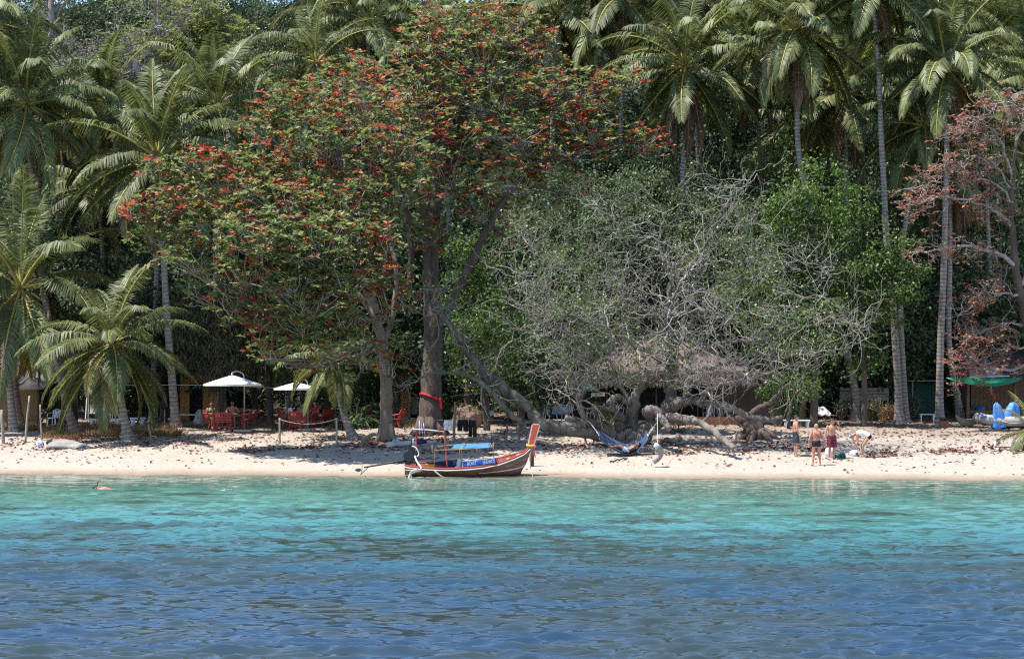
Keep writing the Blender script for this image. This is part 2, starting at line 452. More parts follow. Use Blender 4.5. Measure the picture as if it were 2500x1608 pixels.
fmix = nt.nodes.new('ShaderNodeMixRGB'); fmix.inputs[2].default_value = (.62, .62, .60, 1); nt.links.new(ft.outputs[0], fmix.inputs[0]); nt.links.new(mix.outputs[0], fmix.inputs[1])
nt.links.new(fmix.outputs[0], b.inputs['Base Color'])
b.inputs['Roughness'].default_value = .04; b.inputs['IOR'].default_value = 1.6
bp = nt.nodes.new('ShaderNodeBump'); bp.inputs['Strength'].default_value = .35; bp.inputs['Distance'].default_value = .02
mp2 = nt.nodes.new('ShaderNodeMapping'); mp2.inputs['Scale'].default_value = (2.0, 5.0, 1); nt.links.new(tc.outputs['Object'], mp2.inputs[0])
n4 = nt.nodes.new('ShaderNodeTexNoise'); n4.inputs['Scale'].default_value = 1.2; n4.inputs['Detail'].default_value = 3; nt.links.new(mp2.outputs[0], n4.inputs['Vector'])
nt.links.new(n4.outputs[0], bp.inputs['Height']); nt.links.new(bp.outputs[0], b.inputs['Normal'])
tr = nt.nodes.new('ShaderNodeBsdfTransparent'); mx = nt.nodes.new('ShaderNodeMixShader')
al = nt.nodes.new('ShaderNodeMapRange'); al.inputs[1].default_value = -1.5; al.inputs[2].default_value = .35; al.inputs[3].default_value = 1; al.inputs[4].default_value = .25
nt.links.new(at.outputs['Fac'], al.inputs[0]); amx = nt.nodes.new('ShaderNodeMath'); amx.operation = 'MAXIMUM'; nt.links.new(al.outputs[0], amx.inputs[0]); nt.links.new(ft.outputs[0], amx.inputs[1]); nt.links.new(amx.outputs[0], mx.inputs[0])
nt.links.new(tr.outputs[0], mx.inputs[1]); nt.links.new(b.outputs[0], mx.inputs[2]); nt.links.new(mx.outputs[0], nt.nodes['Material Output'].inputs[0])
M['sea'] = m
o = grid_mesh('sea', xs, ys, wave_z, M['sea']); o['kind'] = 'structure'
# ------------------------------------------------------------------ leaves
LM = {}
LM['palm'] = leafmat('palm leaflet', [(0, (0.091, 0.112, 0.032)), (.5, (0.140, 0.165, 0.049)), (1, (0.213, 0.226, 0.079))], .5, .27, .32, objvar=.25)
LM['palm_yellow'] = leafmat('yellowing palm leaflet', [(0, (.13, .13, .025)), (.5, (.21, .17, .035)), (1, (.26, .19, .05))], .4, .3, .5, objvar=.2)
LM['palm_dead'] = leafmat('dead palm leaflet', [(0, (.10, .06, .035)), (.5, (.17, .10, .06)), (1, (.25, .16, .09))], .7, .2, .2, objvar=.3)
LM['rachis'] = mat('palm rib', (.34, .29, .08), .45, .2, 5)
LM['rachis_dead'] = mat('dry palm rib', (.24, .14, .06), .6, .2, 5)
LM['almond_g'] = leafmat('almond green leaf', [(0, (0.052, 0.086, 0.023)), (.35, (0.115, 0.167, 0.037)), (.7, (0.196, 0.230, 0.052)), (1, (0.310, 0.276, 0.069))], .5, .3, .3)
LM['almond_r'] = leafmat('almond red leaf', [(0, (.13, .020, .018)), (.35, (.27, .035, .024)), (.7, (.40, .090, .030)), (1, (.42, .19, .055))], .5, .35, .3)
LM['pink'] = leafmat('dry reddish almond leaf', [(0, (0.132, 0.039, 0.033)), (.3, (0.242, 0.099, 0.066)), (.6, (0.297, 0.165, 0.088)), (.85, (0.220, 0.198, 0.099)), (1, (0.374, 0.044, 0.044))], .55, .3, .35)
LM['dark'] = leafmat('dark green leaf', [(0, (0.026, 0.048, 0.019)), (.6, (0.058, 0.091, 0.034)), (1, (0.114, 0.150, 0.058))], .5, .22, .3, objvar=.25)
LM['mid'] = leafmat('mid green leaf', [(0, (0.050, 0.084, 0.031)), (.6, (0.087, 0.129, 0.050)), (1, (0.157, 0.196, 0.084))], .5, .25, .3, objvar=.2)
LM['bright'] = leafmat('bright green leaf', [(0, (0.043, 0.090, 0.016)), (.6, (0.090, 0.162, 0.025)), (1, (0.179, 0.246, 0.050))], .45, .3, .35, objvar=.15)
LM['olive'] = leafmat('olive leaf', [(0, (0.066, 0.077, 0.028)), (.6, (0.110, 0.121, 0.044)), (1, (0.176, 0.165, 0.066))], .45, .25, .4, objvar=.15)
LM['lime'] = leafmat('yellow green leaf', [(0, (.12, .16, .02)), (.6, (.22, .25, .04)), (1, (.34, .30, .07))], .45, .35, .4)
LM['sparse'] = leafmat('young leaf on the bare tree', [(0, (0.052, 0.086, 0.021)), (.6, (0.109, 0.161, 0.037)), (1, (0.196, 0.230, 0.057))], .4, .3, .45)
LM['litter'] = leafmat('fallen leaf', [(0, (.055, .022, .016)), (.4, (.12, .038, .025)), (.75, (.20, .075, .045)), (1, (.30, .19, .12))], .7, .1, .25)
LM['brush'] = leafmat('dry brush', [(0, (.16, .075, .035)), (.5, (.25, .14, .07)), (1, (.32, .22, .11))], .8, .2, .2)
LM['grass'] = leafmat('dry grass blade', [(0, (.20, .15, .06)), (.6, (.32, .24, .11)), (1, (.17, .18, .05))], .8, .2, .2)
LM['heather'] = leafmat('greyish scrub leaf', [(0, (.09, .10, .06)), (.6, (.16, .16, .10)), (1, (.22, .15, .11))], .6, .2, .3)

def unit(a):
    return a / (np.linalg.norm(a, axis=-1, keepdims=True) + 1e-9)
def leaf_geo(c, d, nrm, L, W, fold=.22):
    """diamond leaves folded along the midrib: c base points, d directions, nrm blade normals, L and W length and half width arrays"""
    n = len(c)
    d = unit(d); s = unit(np.cross(d, nrm)); nn = np.cross(s, d)
    L = np.broadcast_to(L, (n,))[:, None]; W = np.broadcast_to(W, (n,))[:, None]
    mid = c + d * L * .5
    V = np.stack([c, mid + s * W + nn * W * fold, c + d * L - nn * L * .08, mid - s * W + nn * W * fold], 1).reshape(-1, 3)
    k = np.arange(n)[:, None] * 4
    F = np.concatenate([k + np.array([[0, 1, 2]]), k + np.array([[0, 2, 3]])])
    return V, F
def rand_dirs(r, n):
    return unit(r.normal(size=(n, 3)))
def add_leaves(mb, c, r, L, W, out=None, outw=.6, up=.7, drop=.25, m=0, fold=.22):
    n = len(c)
    if n == 0: return
    d = rand_dirs(r, n)
    if out is not None: d = d + out * outw * 1.5
    d[:, 2] -= drop
    nr = rand_dirs(r, n) * .95; nr[:, 2] += up
    if out is not None: nr = nr + out * .5
    s = r.uniform(.7, 1.25, n)
    V, F = leaf_geo(c, d, nr, L * s, W * s, fold)
    mb.add(V, F, m)
def rosettes(mb, c, r, per=7, L=.24, W=.065, tilt=.35, m=0):
    """whorls of leaves at shoot ends"""
    n = len(c)
    cc = np.repeat(c, per, 0)
    a = (np.tile(np.arange(per), n) * (2 * math.pi / per) + np.repeat(r.uniform(0, 6.3, n), per) + r.normal(0, .25, n * per))
    d = np.stack([np.cos(a), np.sin(a), r.normal(tilt, .35, n * per)], 1)
    nr = np.stack([r.normal(0, .35, n * per), r.normal(-.5, .45, n * per), np.ones(n * per)], 1)
    s = r.uniform(.65, 1.2, n * per)
    mi = m if np.isscalar(m) else np.tile(np.repeat(m, per), 2)
    V, F = leaf_geo(cc + unit(d) * .03, d, nr, L * s, W * s, .25)
    mb.add(V, F, mi)
def ell_points(r, n, c, rad, shell=.35):
    d = rand_dirs(r, n); q = r.uniform(0, 1, n) ** shell
    return np.array(c) + d * np.array(rad) * q[:, None], unit(d / np.array(rad))

# ------------------------------------------------------------------ coconut palm fronds
def frond_mesh(name, seed, elev, L=4.3, bend=1.2, leaf=.80, mats=None, n=112, gap=0.0, grav=.75, vee=.35):
    r = np.random.default_rng(seed)
    k = 18
    t = np.linspace(0, 1, k)
    ang = elev - bend * 1.15 * t ** 1.6
    ds = L / (k - 1)
    x = np.concatenate([[0], np.cumsum(np.cos(ang[:-1]) * ds)]); z = np.concatenate([[0], np.cumsum(np.sin(ang[:-1]) * ds)])
    sway = r.normal(0, .25); y = sway * t ** 2
    path = np.stack([x, y, z], 1)
    mb = MB()
    mb.tube(path, lerp_r([.068, .045, .028, .008], k), 4, 1, caps=False)
    tt = np.repeat(np.linspace(.17, .995, n), 2); side = np.tile([1.0, -1.0], n)
    tt = np.clip(tt + r.normal(0, .003, 2 * n), .15, 1)
    keep = r.uniform(0, 1, 2 * n) > gap
    tt, side = tt[keep], side[keep]; nn = len(tt)
    pos = np.stack([np.interp(tt, t, path[:, i]) for i in range(3)], 1)
    an = np.interp(tt, t, ang)
    tan = np.stack([np.cos(an), np.zeros(nn), np.sin(an)], 1); upv = np.stack([-np.sin(an), np.zeros(nn), np.cos(an)], 1)
    sd = np.stack([np.zeros(nn), side, np.zeros(nn)], 1)
    prof = np.interp(tt, [.15, .28, .5, .75, .92, 1], [.55, .95, 1, .8, .48, .28])
    l = leaf * prof * r.uniform(.88, 1.1, nn)
    fw = np.interp(tt, [.15, .6, 1], [.35, .65, 1.6])
    d1 = unit(sd + tan * fw[:, None] + upv * (vee + r.normal(0, .08, nn))[:, None] + r.normal(0, .05, (nn, 3)))
    clump = np.interp(tt, np.linspace(0, 1, 14), r.normal(0, .35, 14))
    d2 = d1.copy(); d2[:, 2] -= grav * 1.5 * (1 + clump); d2 = unit(d2)
    mid = pos + d1 * (l * .40)[:, None]; tip = mid + d2 * (l * .68)[:, None]
    wv = unit(np.cross(d1, np.cross(tan, d1) * 1.0)); wv = unit(tan - d1 * (tan * d1).sum(1, keepdims=True))
    w_ = .033 * (.7 + .5 * prof)[:, None]
    V = np.stack([pos, mid + wv * w_, tip, mid - wv * w_], 1).reshape(-1, 3)
    kk = np.arange(nn)[:, None] * 4
    mb.add(V, np.concatenate([kk + np.array([[0, 1, 3]]), kk + np.array([[1, 2, 3]])]), 0)
    return mb.mesh(name, mats or [LM['palm'], LM['rachis']])
FR = []
for i, (e, bnd, gr) in enumerate([(1.50, .35, .25), (1.35, .75, .45), (1.15, .95, .6), (.95, 1.15, .7), (.75, 1.25, .8), (.5, 1.25, .85), (.25, 1.2, .9), (0., 1.1, .9), (-.3, .95, .9), (-.6, .75, .8), (-.9, .55, .6)]):
    FR.append([frond_mesh('frond', 100 + i * 3 + j, e + .06 * j, 4.2 + .25 * j, bnd * (1 - .15 * j), .90, n=112, grav=gr, gap=.12 * j) for j in range(3)])
FR_Y = [frond_mesh('frond_yellow', 200 + j, -.35 - .3 * j, 3.9, .85, .72, [LM['palm_yellow'], LM['rachis']], gap=.12) for j in range(3)]
FR_D = [frond_mesh('frond_dead', 300 + j, -1.15 - .1 * j, 3.6, .35, .6, [LM['palm_dead'], LM['rachis_dead']], gap=.25, grav=1.4) for j in range(3)]
mb = MB(); mb.ell((0, 0, 0), (.095, .095, .12), 0, 8, 6)
COCO = mb.mesh('coconut', mat('green coconut', (.22, .20, .05), .5, .35, 6))
COCO_O = mb.mesh('coconut_orange', mat('orange coconut', (.40, .24, .05), .5, .3, 6))
M['fibre'] = mat('palm crown fibre', (.14, .085, .045), .95, .4, 9, bump=.8, bscale=30)

def palm(label, path, Y, crown_scale=1.0, n=28, seed=0, coco=6, dead=3, yellow=2, r0=.17, trunk_m=('palm_bark', 'palm_scar'), top_e=1.0, name='coconut_palm', ycrown=0.0, bulge=1.5, orange=False, hang=0.0):
    r = random.Random(seed * 13 + 5); crown_scale *= 1.27
    pts = [P(px, py, Y) if not isinstance(px, Vector) else px for px, py in path]
    pts[0].z = g(pts[0].x, Y) - .12
    base = pts[0].copy()
    sp = smooth_path(pts, 14)
    # resample evenly, a ring scar about every 0.16 m
    Ls = [0]
    for a, b in zip(sp, sp[1:]): Ls.append(Ls[-1] + (b - a).length)
    H = Ls[-1]; nr_ = max(12, int(H / .20))
    ts = []
    for k in range(nr_):
        ts += [k / nr_, (k + .78) / nr_]
    ts.append(1.0)
    A = np.array([tuple(p) for p in sp]); q = [np.interp(np.array(ts) * H, Ls, A[:, i]) for i in range(3)]
    pp = np.stack(q, 1) - np.array(base)
    rad = []
    for k, t in enumerate(ts):
        h = t * H
        rr = r0 * (1 - .42 * t) * (1 + bulge * .55 * math.exp(-h / .35) + .18 * math.exp(-h / 1.6))
        rad.append(rr * (1.05 if k % 2 == 0 else .97))
    t_ob = thing(name, label, 'palm tree', base, 0, 'coconut palms along the beach and up the slope')
    mb = MB(); sides = 8
    nseg = len(ts) - 1
    mi = np.repeat(np.array([0 if k % 2 == 0 else 1 for k in range(nseg)]), sides)
    mb.tube(pp, rad, sides, mi, caps=False, smooth=True)
    mb.build('trunk', [M[trunk_m[0]], M[trunk_m[1]]], t_ob)
    top = Vector(pp[-1])
    cb = MB(); cb.tube([top - Vector((0, 0, .35)), top, top + Vector((0, 0, .35)), top + Vector((0, 0, .6))], [r0 * .8, r0 * 1.25, r0 * .9, .04], 8, 0)
    cb.build('crown_fibre', M['fibre'], t_ob)
    top = top + Vector((0, 0, .25)); ga = 2.39996
    y0 = r.uniform(0, 6.3)
    def put(me, nm, yaw, sc, roll=0.0, dz=0.0):
        o = link(nm, me, t_ob, top + Vector((0, 0, dz)), (roll, 0, yaw)); o.scale = (sc, sc, sc)
    for i in range(n):
        f = (i + .5) / n
        e = top_e * 1.5 - (f ** .85) * (top_e * 1.5 + .75 + hang) + r.gauss(0, .1)
        lev = min(range(11), key=lambda a: abs([1.5, 1.35, 1.15, .95, .75, .5, .25, 0, -.3, -.6, -.9][a] - e))
        put(FR[lev][r.randrange(3)], 'frond', y0 + i * ga + r.gauss(0, .15), crown_scale * r.uniform(.86, 1.08) * (.8 if lev == 0 else 1), r.gauss(0, .10))
    for i in range(yellow): put(FR_Y[i % 3], 'yellow_frond', r.uniform(0, 6.3), crown_scale * r.uniform(.85, 1), r.gauss(0, .1), -.1)
    for i in range(dead): put(FR_D[i % 3], 'dead_frond', r.uniform(0, 6.3), crown_scale * r.uniform(.8, 1.05), r.gauss(0, .1), -.2)
    for i in range(coco):
        a = r.uniform(-3.3, .2) if i % 3 else r.uniform(0, 6.3)
        o = link('coconut', COCO_O if orange else COCO, t_ob, top + Vector((math.cos(a) * .30, math.sin(a) * .30, -.25 - r.uniform(0, .3))))
    return t_ob

# ------------------------------------------------------------------ branching trees
def grow(mb, r, p, d, L, rad, depth, tips, up=.15, spread=.75, wig=.22, seg=4, nb=(2, 3), shrink=.66, m=0, minr=.006, flat=1.0):
    """a wiggling branch that forks; the ends of the last shoots are collected in tips"""
    pts = [Vector(p)]; dd = Vector(d).normalized()
    for i in range(seg):
        dd = (dd + Vector((r.gauss(0, wig), r.gauss(0, wig), r.gauss(0, wig) * flat + up * .3))).normalized()
        pts.append(pts[-1] + dd * (L / seg))
    r1 = max(rad * (.62 if depth > 0 else .35), minr * .5)
    mb.tube(pts, lerp_r([rad, r1], seg + 1), 6 if rad > .05 else (4 if rad > .02 else 3), m, caps=False)
    if depth == 0:
        tips.append((pts[-1], dd)); return
    n = r.randint(*nb)
    for k in range(n):
        j = seg if k == 0 else r.randint(max(1, seg // 3), seg)
        ax = Vector((r.gauss(0, 1), r.gauss(0, 1), r.gauss(0, 1) * flat)).normalized()
        nd = (dd + ax * (spread * (.45 if k == 0 else 1)) + Vector((0, 0, up))).normalized()
        grow(mb, r, pts[j], nd, L * shrink * r.uniform(.75, 1.25), max(r1 * (.95 if k == 0 else .72), minr), depth - 1, tips, up, spread, wig, seg, nb, shrink, m, minr, flat)

def limb(mb, r, pts, rad, m=0, sides=9, k=6, wig=.03, knots=.10):
    sp = smooth_path(pts, k, wig, r)
    rr = lerp_r(rad, len(sp))
    kn = np.interp(np.linspace(0, 1, len(rr)), np.linspace(0, 1, max(3, len(rr) // 3)), [r.gauss(0, knots) for _ in range(max(3, len(rr) // 3))])
    rr = [x * (1 + q) for x, q in zip(rr, kn)]
    mb.tube(sp, rr, sides, m)
    return sp, rr
def rad_at(rr, t): return rr[min(len(rr) - 1, int(t * (len(rr) - 1)))]

# broad-leaved tree prototypes, about 7 m wide at scale 1, base of the trunk at the origin
def broad_proto(seed, leafs, W=3.5, H=7.0, nb=18, nl=9000, L=.20, Wl=.06, lo=.25, bark='bark_dark', droop=.25, blob=(.9, 1.6), shape=1.0):
    r = np.random.default_rng(seed); pr = random.Random(seed)
    cz = H * (lo + 1) / 2; rz = H * (1 - lo) / 2
    C = []
    for i in range(nb):
        a = i * 2.39996; h = -1 + 2 * (i + .5) / nb
        q = math.sqrt(max(0, 1 - abs(h) ** 2.2)) * (1 if h > -.3 else .8)
        C.append((np.array([math.cos(a) * q * W * .72, math.sin(a) * q * W * .72, cz + h * rz * .78]) + r.normal(0, .25, 3), r.uniform(*blob)))
    mb = MB()
    per = nl // nb
    for c, rad in C:
        pts, out = ell_points(r, int(per * rad ** 2 / 1.5), c, (rad, rad, rad * .72), .3)
        add_leaves(mb, pts, r, L, Wl, out, .6, .8, droop)
    crown = mb.mesh('crown', leafs)
    tb = MB()
    tb.tube([(0, 0, -.4), (.05, 0, H * .2), (-.1, .1, H * .5), (0, 0, H * .85)], [.17, .13, .09, .03], 8)
    for c, rad in C[::2]:
        s0 = Vector((0, 0, H * pr.uniform(.2, .5)))
        tb.tube(smooth_path([s0, (s0 + Vector(c)) / 2 + Vector((0, 0, -.3)), Vector(c)], 4, .05, pr), lerp_r([.06, .02], 9), 5, caps=False)
    trunk = tb.mesh('trunk', M[bark])
    return trunk, crown
PROTO = {}
def proto(key):
    if key not in PROTO:
        PROTO[key] = {
            'dark': lambda: broad_proto(1, LM['dark'], nl=11000, L=.24, Wl=.075),
            'dark2': lambda: broad_proto(2, LM['dark'], nl=9000, L=.34, Wl=.10, W=3.2, nb=15, droop=.6),
            'mid': lambda: broad_proto(3, LM['mid'], nl=15000, L=.17, Wl=.06, nb=22, blob=(.8, 1.4)),
            'bright': lambda: broad_proto(4, LM['bright'], nl=14000, L=.17, Wl=.06, nb=24, blob=(.7, 1.3)),
            'olive': lambda: broad_proto(5, LM['olive'], nl=13000, L=.16, Wl=.055, nb=22),
            'hang': lambda: broad_proto(6, LM['mid'], nl=9000, L=.36, Wl=.045, nb=18, droop=1.6),
        }[key]()
    return PROTO[key]
def broad(key, label, x, Y, s=1.0, sz=None, rot=0.0, name='broadleaf_tree', z=None, cat='tree'):
    tr, cr = proto(key)
    t = thing(name, label, cat, (x, Y, g(x, Y) - .05 if z is None else z), rot, 'leafy trees behind the beach', (s, s, sz or s))
    link('trunk', tr, t); c = link('crown', cr, t); c['kind'] = 'stuff'
    return t
LS = {'dark': (.24, .085), 'dark2': (.34, .11), 'mid': (.16, .065), 'bright': (.17, .072), 'olive': (.16, .06), 'hang': (.34, .045)}
def broad_px(key, label, px, py_top, py_bot, Y, wpx, dens=1.0, name='broadleaf_tree', z=None):
    """a leafy tree whose crown spans these rows and is wpx wide, seen at distance Y; the crown is clumps of leaves carried on limbs"""
    global _bs
    _bs = globals().get('_bs', 500) + 1
    r = np.random.default_rng(_bs); pr = random.Random(_bs)
    s = Y / FPX; x = X(px, Y); zg = g(x, Y) if z is None else z; b0 = Vector((x, Y, zg - .05))
    zt = P(0, py_top, Y).z - zg; zb = max(.4, P(0, py_bot, Y).z - zg); W = wpx * s / 2; Hh = (zt - zb) / 2; cz = (zt + zb) / 2
    t = thing(name, label, 'tree', b0, 0, 'leafy trees behind the beach')
    L, Wl = LS[key]; lm = LM['olive' if key == 'hang' else ('dark' if key == 'dark2' else key)]
    nb = int(np.clip(W * Hh * 4.2, 24, 120)); mb = MB(); hubs = []
    n_tot = int(dens * 2.35 * math.pi * W * Hh / (L * Wl)); per = n_tot * .8 / nb
    for i in range(nb):
        d = np.array(rand_dirs(r, 1)[0]); d[1] = -abs(d[1]) * 1.0 if pr.random() < .7 else d[1]
        q = pr.uniform(.30, 1.0); top = 1 - .25 * abs(d[0])
        c = np.array([d[0] * W * q, d[1] * W * .75 * q, cz + d[2] * Hh * q * top]); rad = pr.choice([.35, .5, .65, .8, 1.0]) * min(1.0, W * .45)
        if i % 2 == 0: hubs.append(Vector(c))
        pts, out = ell_points(r, int(per * (rad / .68) ** 2), c, (rad * 1.15, rad, rad * .6), .5)
        add_leaves(mb, pts, r, L, Wl, out, .4, .8, 1.4 if key == 'hang' else .15, 0, .3)
    pts, out = ell_points(r, int(n_tot * .22), (0, 0, cz), (W, W * .75, Hh), .45)
    add_leaves(mb, pts, r, L, Wl, out, .3, .8, 1.4 if key == 'hang' else .2, 0, .3)
    c = mb.build('crown', lm, t); c['kind'] = 'stuff'
    tb = MB(); lean = pr.uniform(-.4, .4)
    sp, rr = limb(tb, pr, [Vector((0, 0, -.4)), Vector((lean * .3, 0, zt * .25)), Vector((lean, .2, zt * .55)), Vector((lean * .6, .1, zt * .85))], [.20, .16, .12, .04], 0, 8, 5, .03)
    for h in hubs[::2]:
        st = min((p for p in sp), key=lambda p: (p - h).length + (2 if p.z > h.z else 0))
        tb.tube(smooth_path([st, (st + h) / 2 + Vector((0, 0, -.15)), h], 4, .04, pr), lerp_r([.06, .02], 9), 5, caps=False)
    tb.build('trunk', M['bark_dark'], t)
    return t
# ------------------------------------------------------------------ the coconut palms, front to back
PB = ('palm_bark', 'palm_scar'); PR = ('palm_bark2', 'palm_bark')
def gy(px, py): return ground_Y(px, py)
# left
palm('small stout palm nearest the sea on the left, fronds drooping to the ground', [(315, 1076), (303, 1020), (293, 958), (280, 880), (277, 852)], gy(315, 1076), .80, 28, 1, 0, 2, 3, .19, bulge=2.2, top_e=.95, hang=.25)
palm('tall leaning palm with reddish trunk, its base beside the stout little palm', [(190, 1062), (166, 1000), (P(134, 850, gy(190, 1062) + .8), 0), (P(105, 700, gy(190, 1062) + 2.2), 0), (P(82, 480, gy(190, 1062) + 4.6), 0), (P(64, 268, gy(190, 1062) + 7), 0)], gy(190, 1062), .98, 32, 2, 5, 3, 3, .20, PR, bulge=2.4, hang=.15)
palm('pale ringed palm at the left edge, crown level with the almond branches', [(34, 1024), (23, 934), (16, 835), (30, 765), (52, 715)], 94, 1.08, 32, 3, 3, 3, 3, .19, hang=.6)
palm('dark palm trunk close behind the pale ringed palm at the left edge', [(50, 1020), (38, 960), (24, 840), (0, 600), (-45, 60)], 98, .95, 18, 4, 0, 3, 0, .2, PR)
palm('shaggy palm left of the almond tree with wide drooping fronds', [(430, 1030), (418, 900), (406, 753), (398, 600), (385, 398)], 96, 1.0, 27, 5, 3, 4, 2, .21, bulge=2)
palm('slim pale trunked palm beside the shaggy palm left of the almond tree', [(372, 1012), (379, 760), (376, 600), (300, 420), (262, 262)], 103, .95, 24, 6, 0, 2, 1, .17)
palm('thick ringed palm standing behind the first white parasol', [(545, 1006), (540, 930), (533, 800), (529, 680), (528, 450), (532, 268)], 100.5, .92, 24, 7, 0, 3, 0, .22, bulge=2.2)
palm('young upright palm showing over the upper left of the almond crown', [(704, 1004), (703, 950), (700, 800), (735, 400), (772, 165)], 101, .82, 20, 8, 0, 2, 0, .16, top_e=1.05)
palm('palm with orange coconuts at the upper left of the almond crown', [(868, 900), (880, 500), (898, 150), (902, 62)], 118, 1.0, 24, 9, 8, 2, 1, .18, orange=True)
palm('low leaning palm in front of the second parasol with feathery fronds', [(866, 1070), (846, 1030), (828, 965), (818, 892)], gy(866, 1070), .58, 14, 10, 0, 1, 1, .17, bulge=1.8, top_e=.8, hang=.1)
# right and centre
palm('tall palm with a leaning base crate planter, the foremost on the right', [(2294, 1037), (2294, 960), (2297, 814), (2304, 655), (2309, 480), (2312, 344), (2310, 176)], gy(2294, 1037), 1.02, 28, 11, 3, 5, 4, .20, bulge=2.3)
palm('slim palm curving out behind the tall planter palm on the right', [(2346, 1000), (2334, 950), (2322, 888), (2316, 800), (2319, 640), (2320, 398)], 103, .92, 22, 12, 0, 5, 2, .18, bulge=1.9)
palm('very tall bare grey palm trunk reaching out of the top of the picture', [(2196, 1002), (2190, 905), (2179, 728), (2164, 576), (2158, 455), (2151, 325), (2146, 180), (2135, 20), (2128, -35)], 99.5, .95, 22, 13, 0, 2, 3, .20, bulge=2)
palm('leaning palm sharing its base with the very tall bare palm', [(2212, 1002), (2199, 771), (2203, 620), (2212, 538), (2222, 470), (2240, 400), (2256, 318)], 101, .85, 20, 14, 0, 5, 1, .17)
palm('palm with a bunch of coconuts and dark dead skirt right of centre', [(2088, 1000), (2085, 940), (2040, 760), (1975, 500), (1950, 370), (1946, 260), (1944, 84)], 102, 1.02, 27, 15, 11, 5, 2, .21, bulge=2.2, hang=.15)
palm('palm with yellow coconuts at the right tip of the almond branches', [(1655, 980), (1660, 700), (1668, 412), (1672, 347), (1674, 172)], 108, 1.12, 28, 16, 10, 5, 1, .2, orange=True, hang=.1)
palm('palm between the two coconut bearing palms with thin dark trunk', [(1862, 980), (1858, 600), (1856, 400), (1848, 276), (1838, 150)], 112, .95, 22, 17, 0, 3, 1, .16, PR)
palm('low palm hidden under the coconut palm with fronds arching left', [(2062, 900), (2066, 430), (2066, 300), (2067, 238)], 110, 1.05, 24, 18, 3, 3, 1, .18)
palm('reddish trunked palm left of the very tall bare trunk', [(2112, 930), (2108, 438), (2104, 325), (2096, 170)], 114, 1.0, 22, 19, 0, 4, 1, .17, PR)
palm('palm with hanging fronds above the right arm of the almond crown', [(1500, 960), (1512, 500), (1520, 200), (1525, 8)], 116, 1.1, 26, 20, 0, 3, 2, .18)
palm('palm whose fronds hang behind the top right of the almond crown', [(1330, 900), (1345, 400), (1360, 45)], 118, 1.1, 24, 21, 0, 3, 2, .18)
def hill_palm(label, px, py, Y, sc, seed, **kw):
    x = X(px, Y); b = P(px + kw.pop('lean', 14), 0, Y); b.z = g(b.x, Y)
    t = P(px, py, Y)
    palm(label, [(b, 0), ((b * .5 + t * .5) + Vector((.2, 0, 0)), 0), (t, 0)], Y, sc, kw.pop('n', 22), seed, kw.pop('coco', 0), kw.pop('dead', 2), kw.pop('yellow', 1), .17, **kw)
hill_palm('hill palm with pale fronds in the top right corner', 2424, 95, 118, 1.1, 31)
hill_palm('hill palm crown cut by the right edge near the top', 2520, 205, 113, 1.05, 32)
hill_palm('hill palm crown cut by the top edge beside the very tall trunk', 2010, -10, 121, 1.1, 33, yellow=3)
hill_palm('hill palm crown behind the foremost right palm, at the top edge', 2262, 25, 119, 1.1, 34)
hill_palm('hill palm crown at the top edge above the coconut bunch palm', 1850, 5, 122, 1.1, 35, yellow=2)
hill_palm('hill palm crown at the top edge above the yellow coconut palm', 1690, -25, 121, 1.1, 36)
hill_palm('hill palm with crown at the top edge beside the red crown', 1440, -30, 124, 1.1, 37)
hill_palm('hill palm crown cut off by the top edge right of the tall trunk', 2370, -40, 126, 1.1, 38)
hill_palm('hill palm low under the foremost right palm, fronds in shade', 2400, 330, 109, .95, 39, dead=4)
hill_palm('hill palm half hidden behind the upper almond crown', 1080, 150, 117, 1.0, 40)
hill_palm('shaded hill palm behind the left part of the almond crown', 720, 330, 108, .95, 41)
hill_palm('shaded low palm between the leaning palm and the shaggy palm', 240, 470, 108, .95, 42, dead=4)
hill_palm('shaded palm above the dark green tree right of centre', 1960, 300, 117, 1.0, 43, dead=4)
hill_palm('shaded palm behind the pale ringed palm near the left edge', 150, 330, 112, .95, 44, dead=4)
hill_palm('pale hill palm beside the palm with orange coconuts', 830, -20, 126, 1.0, 45)
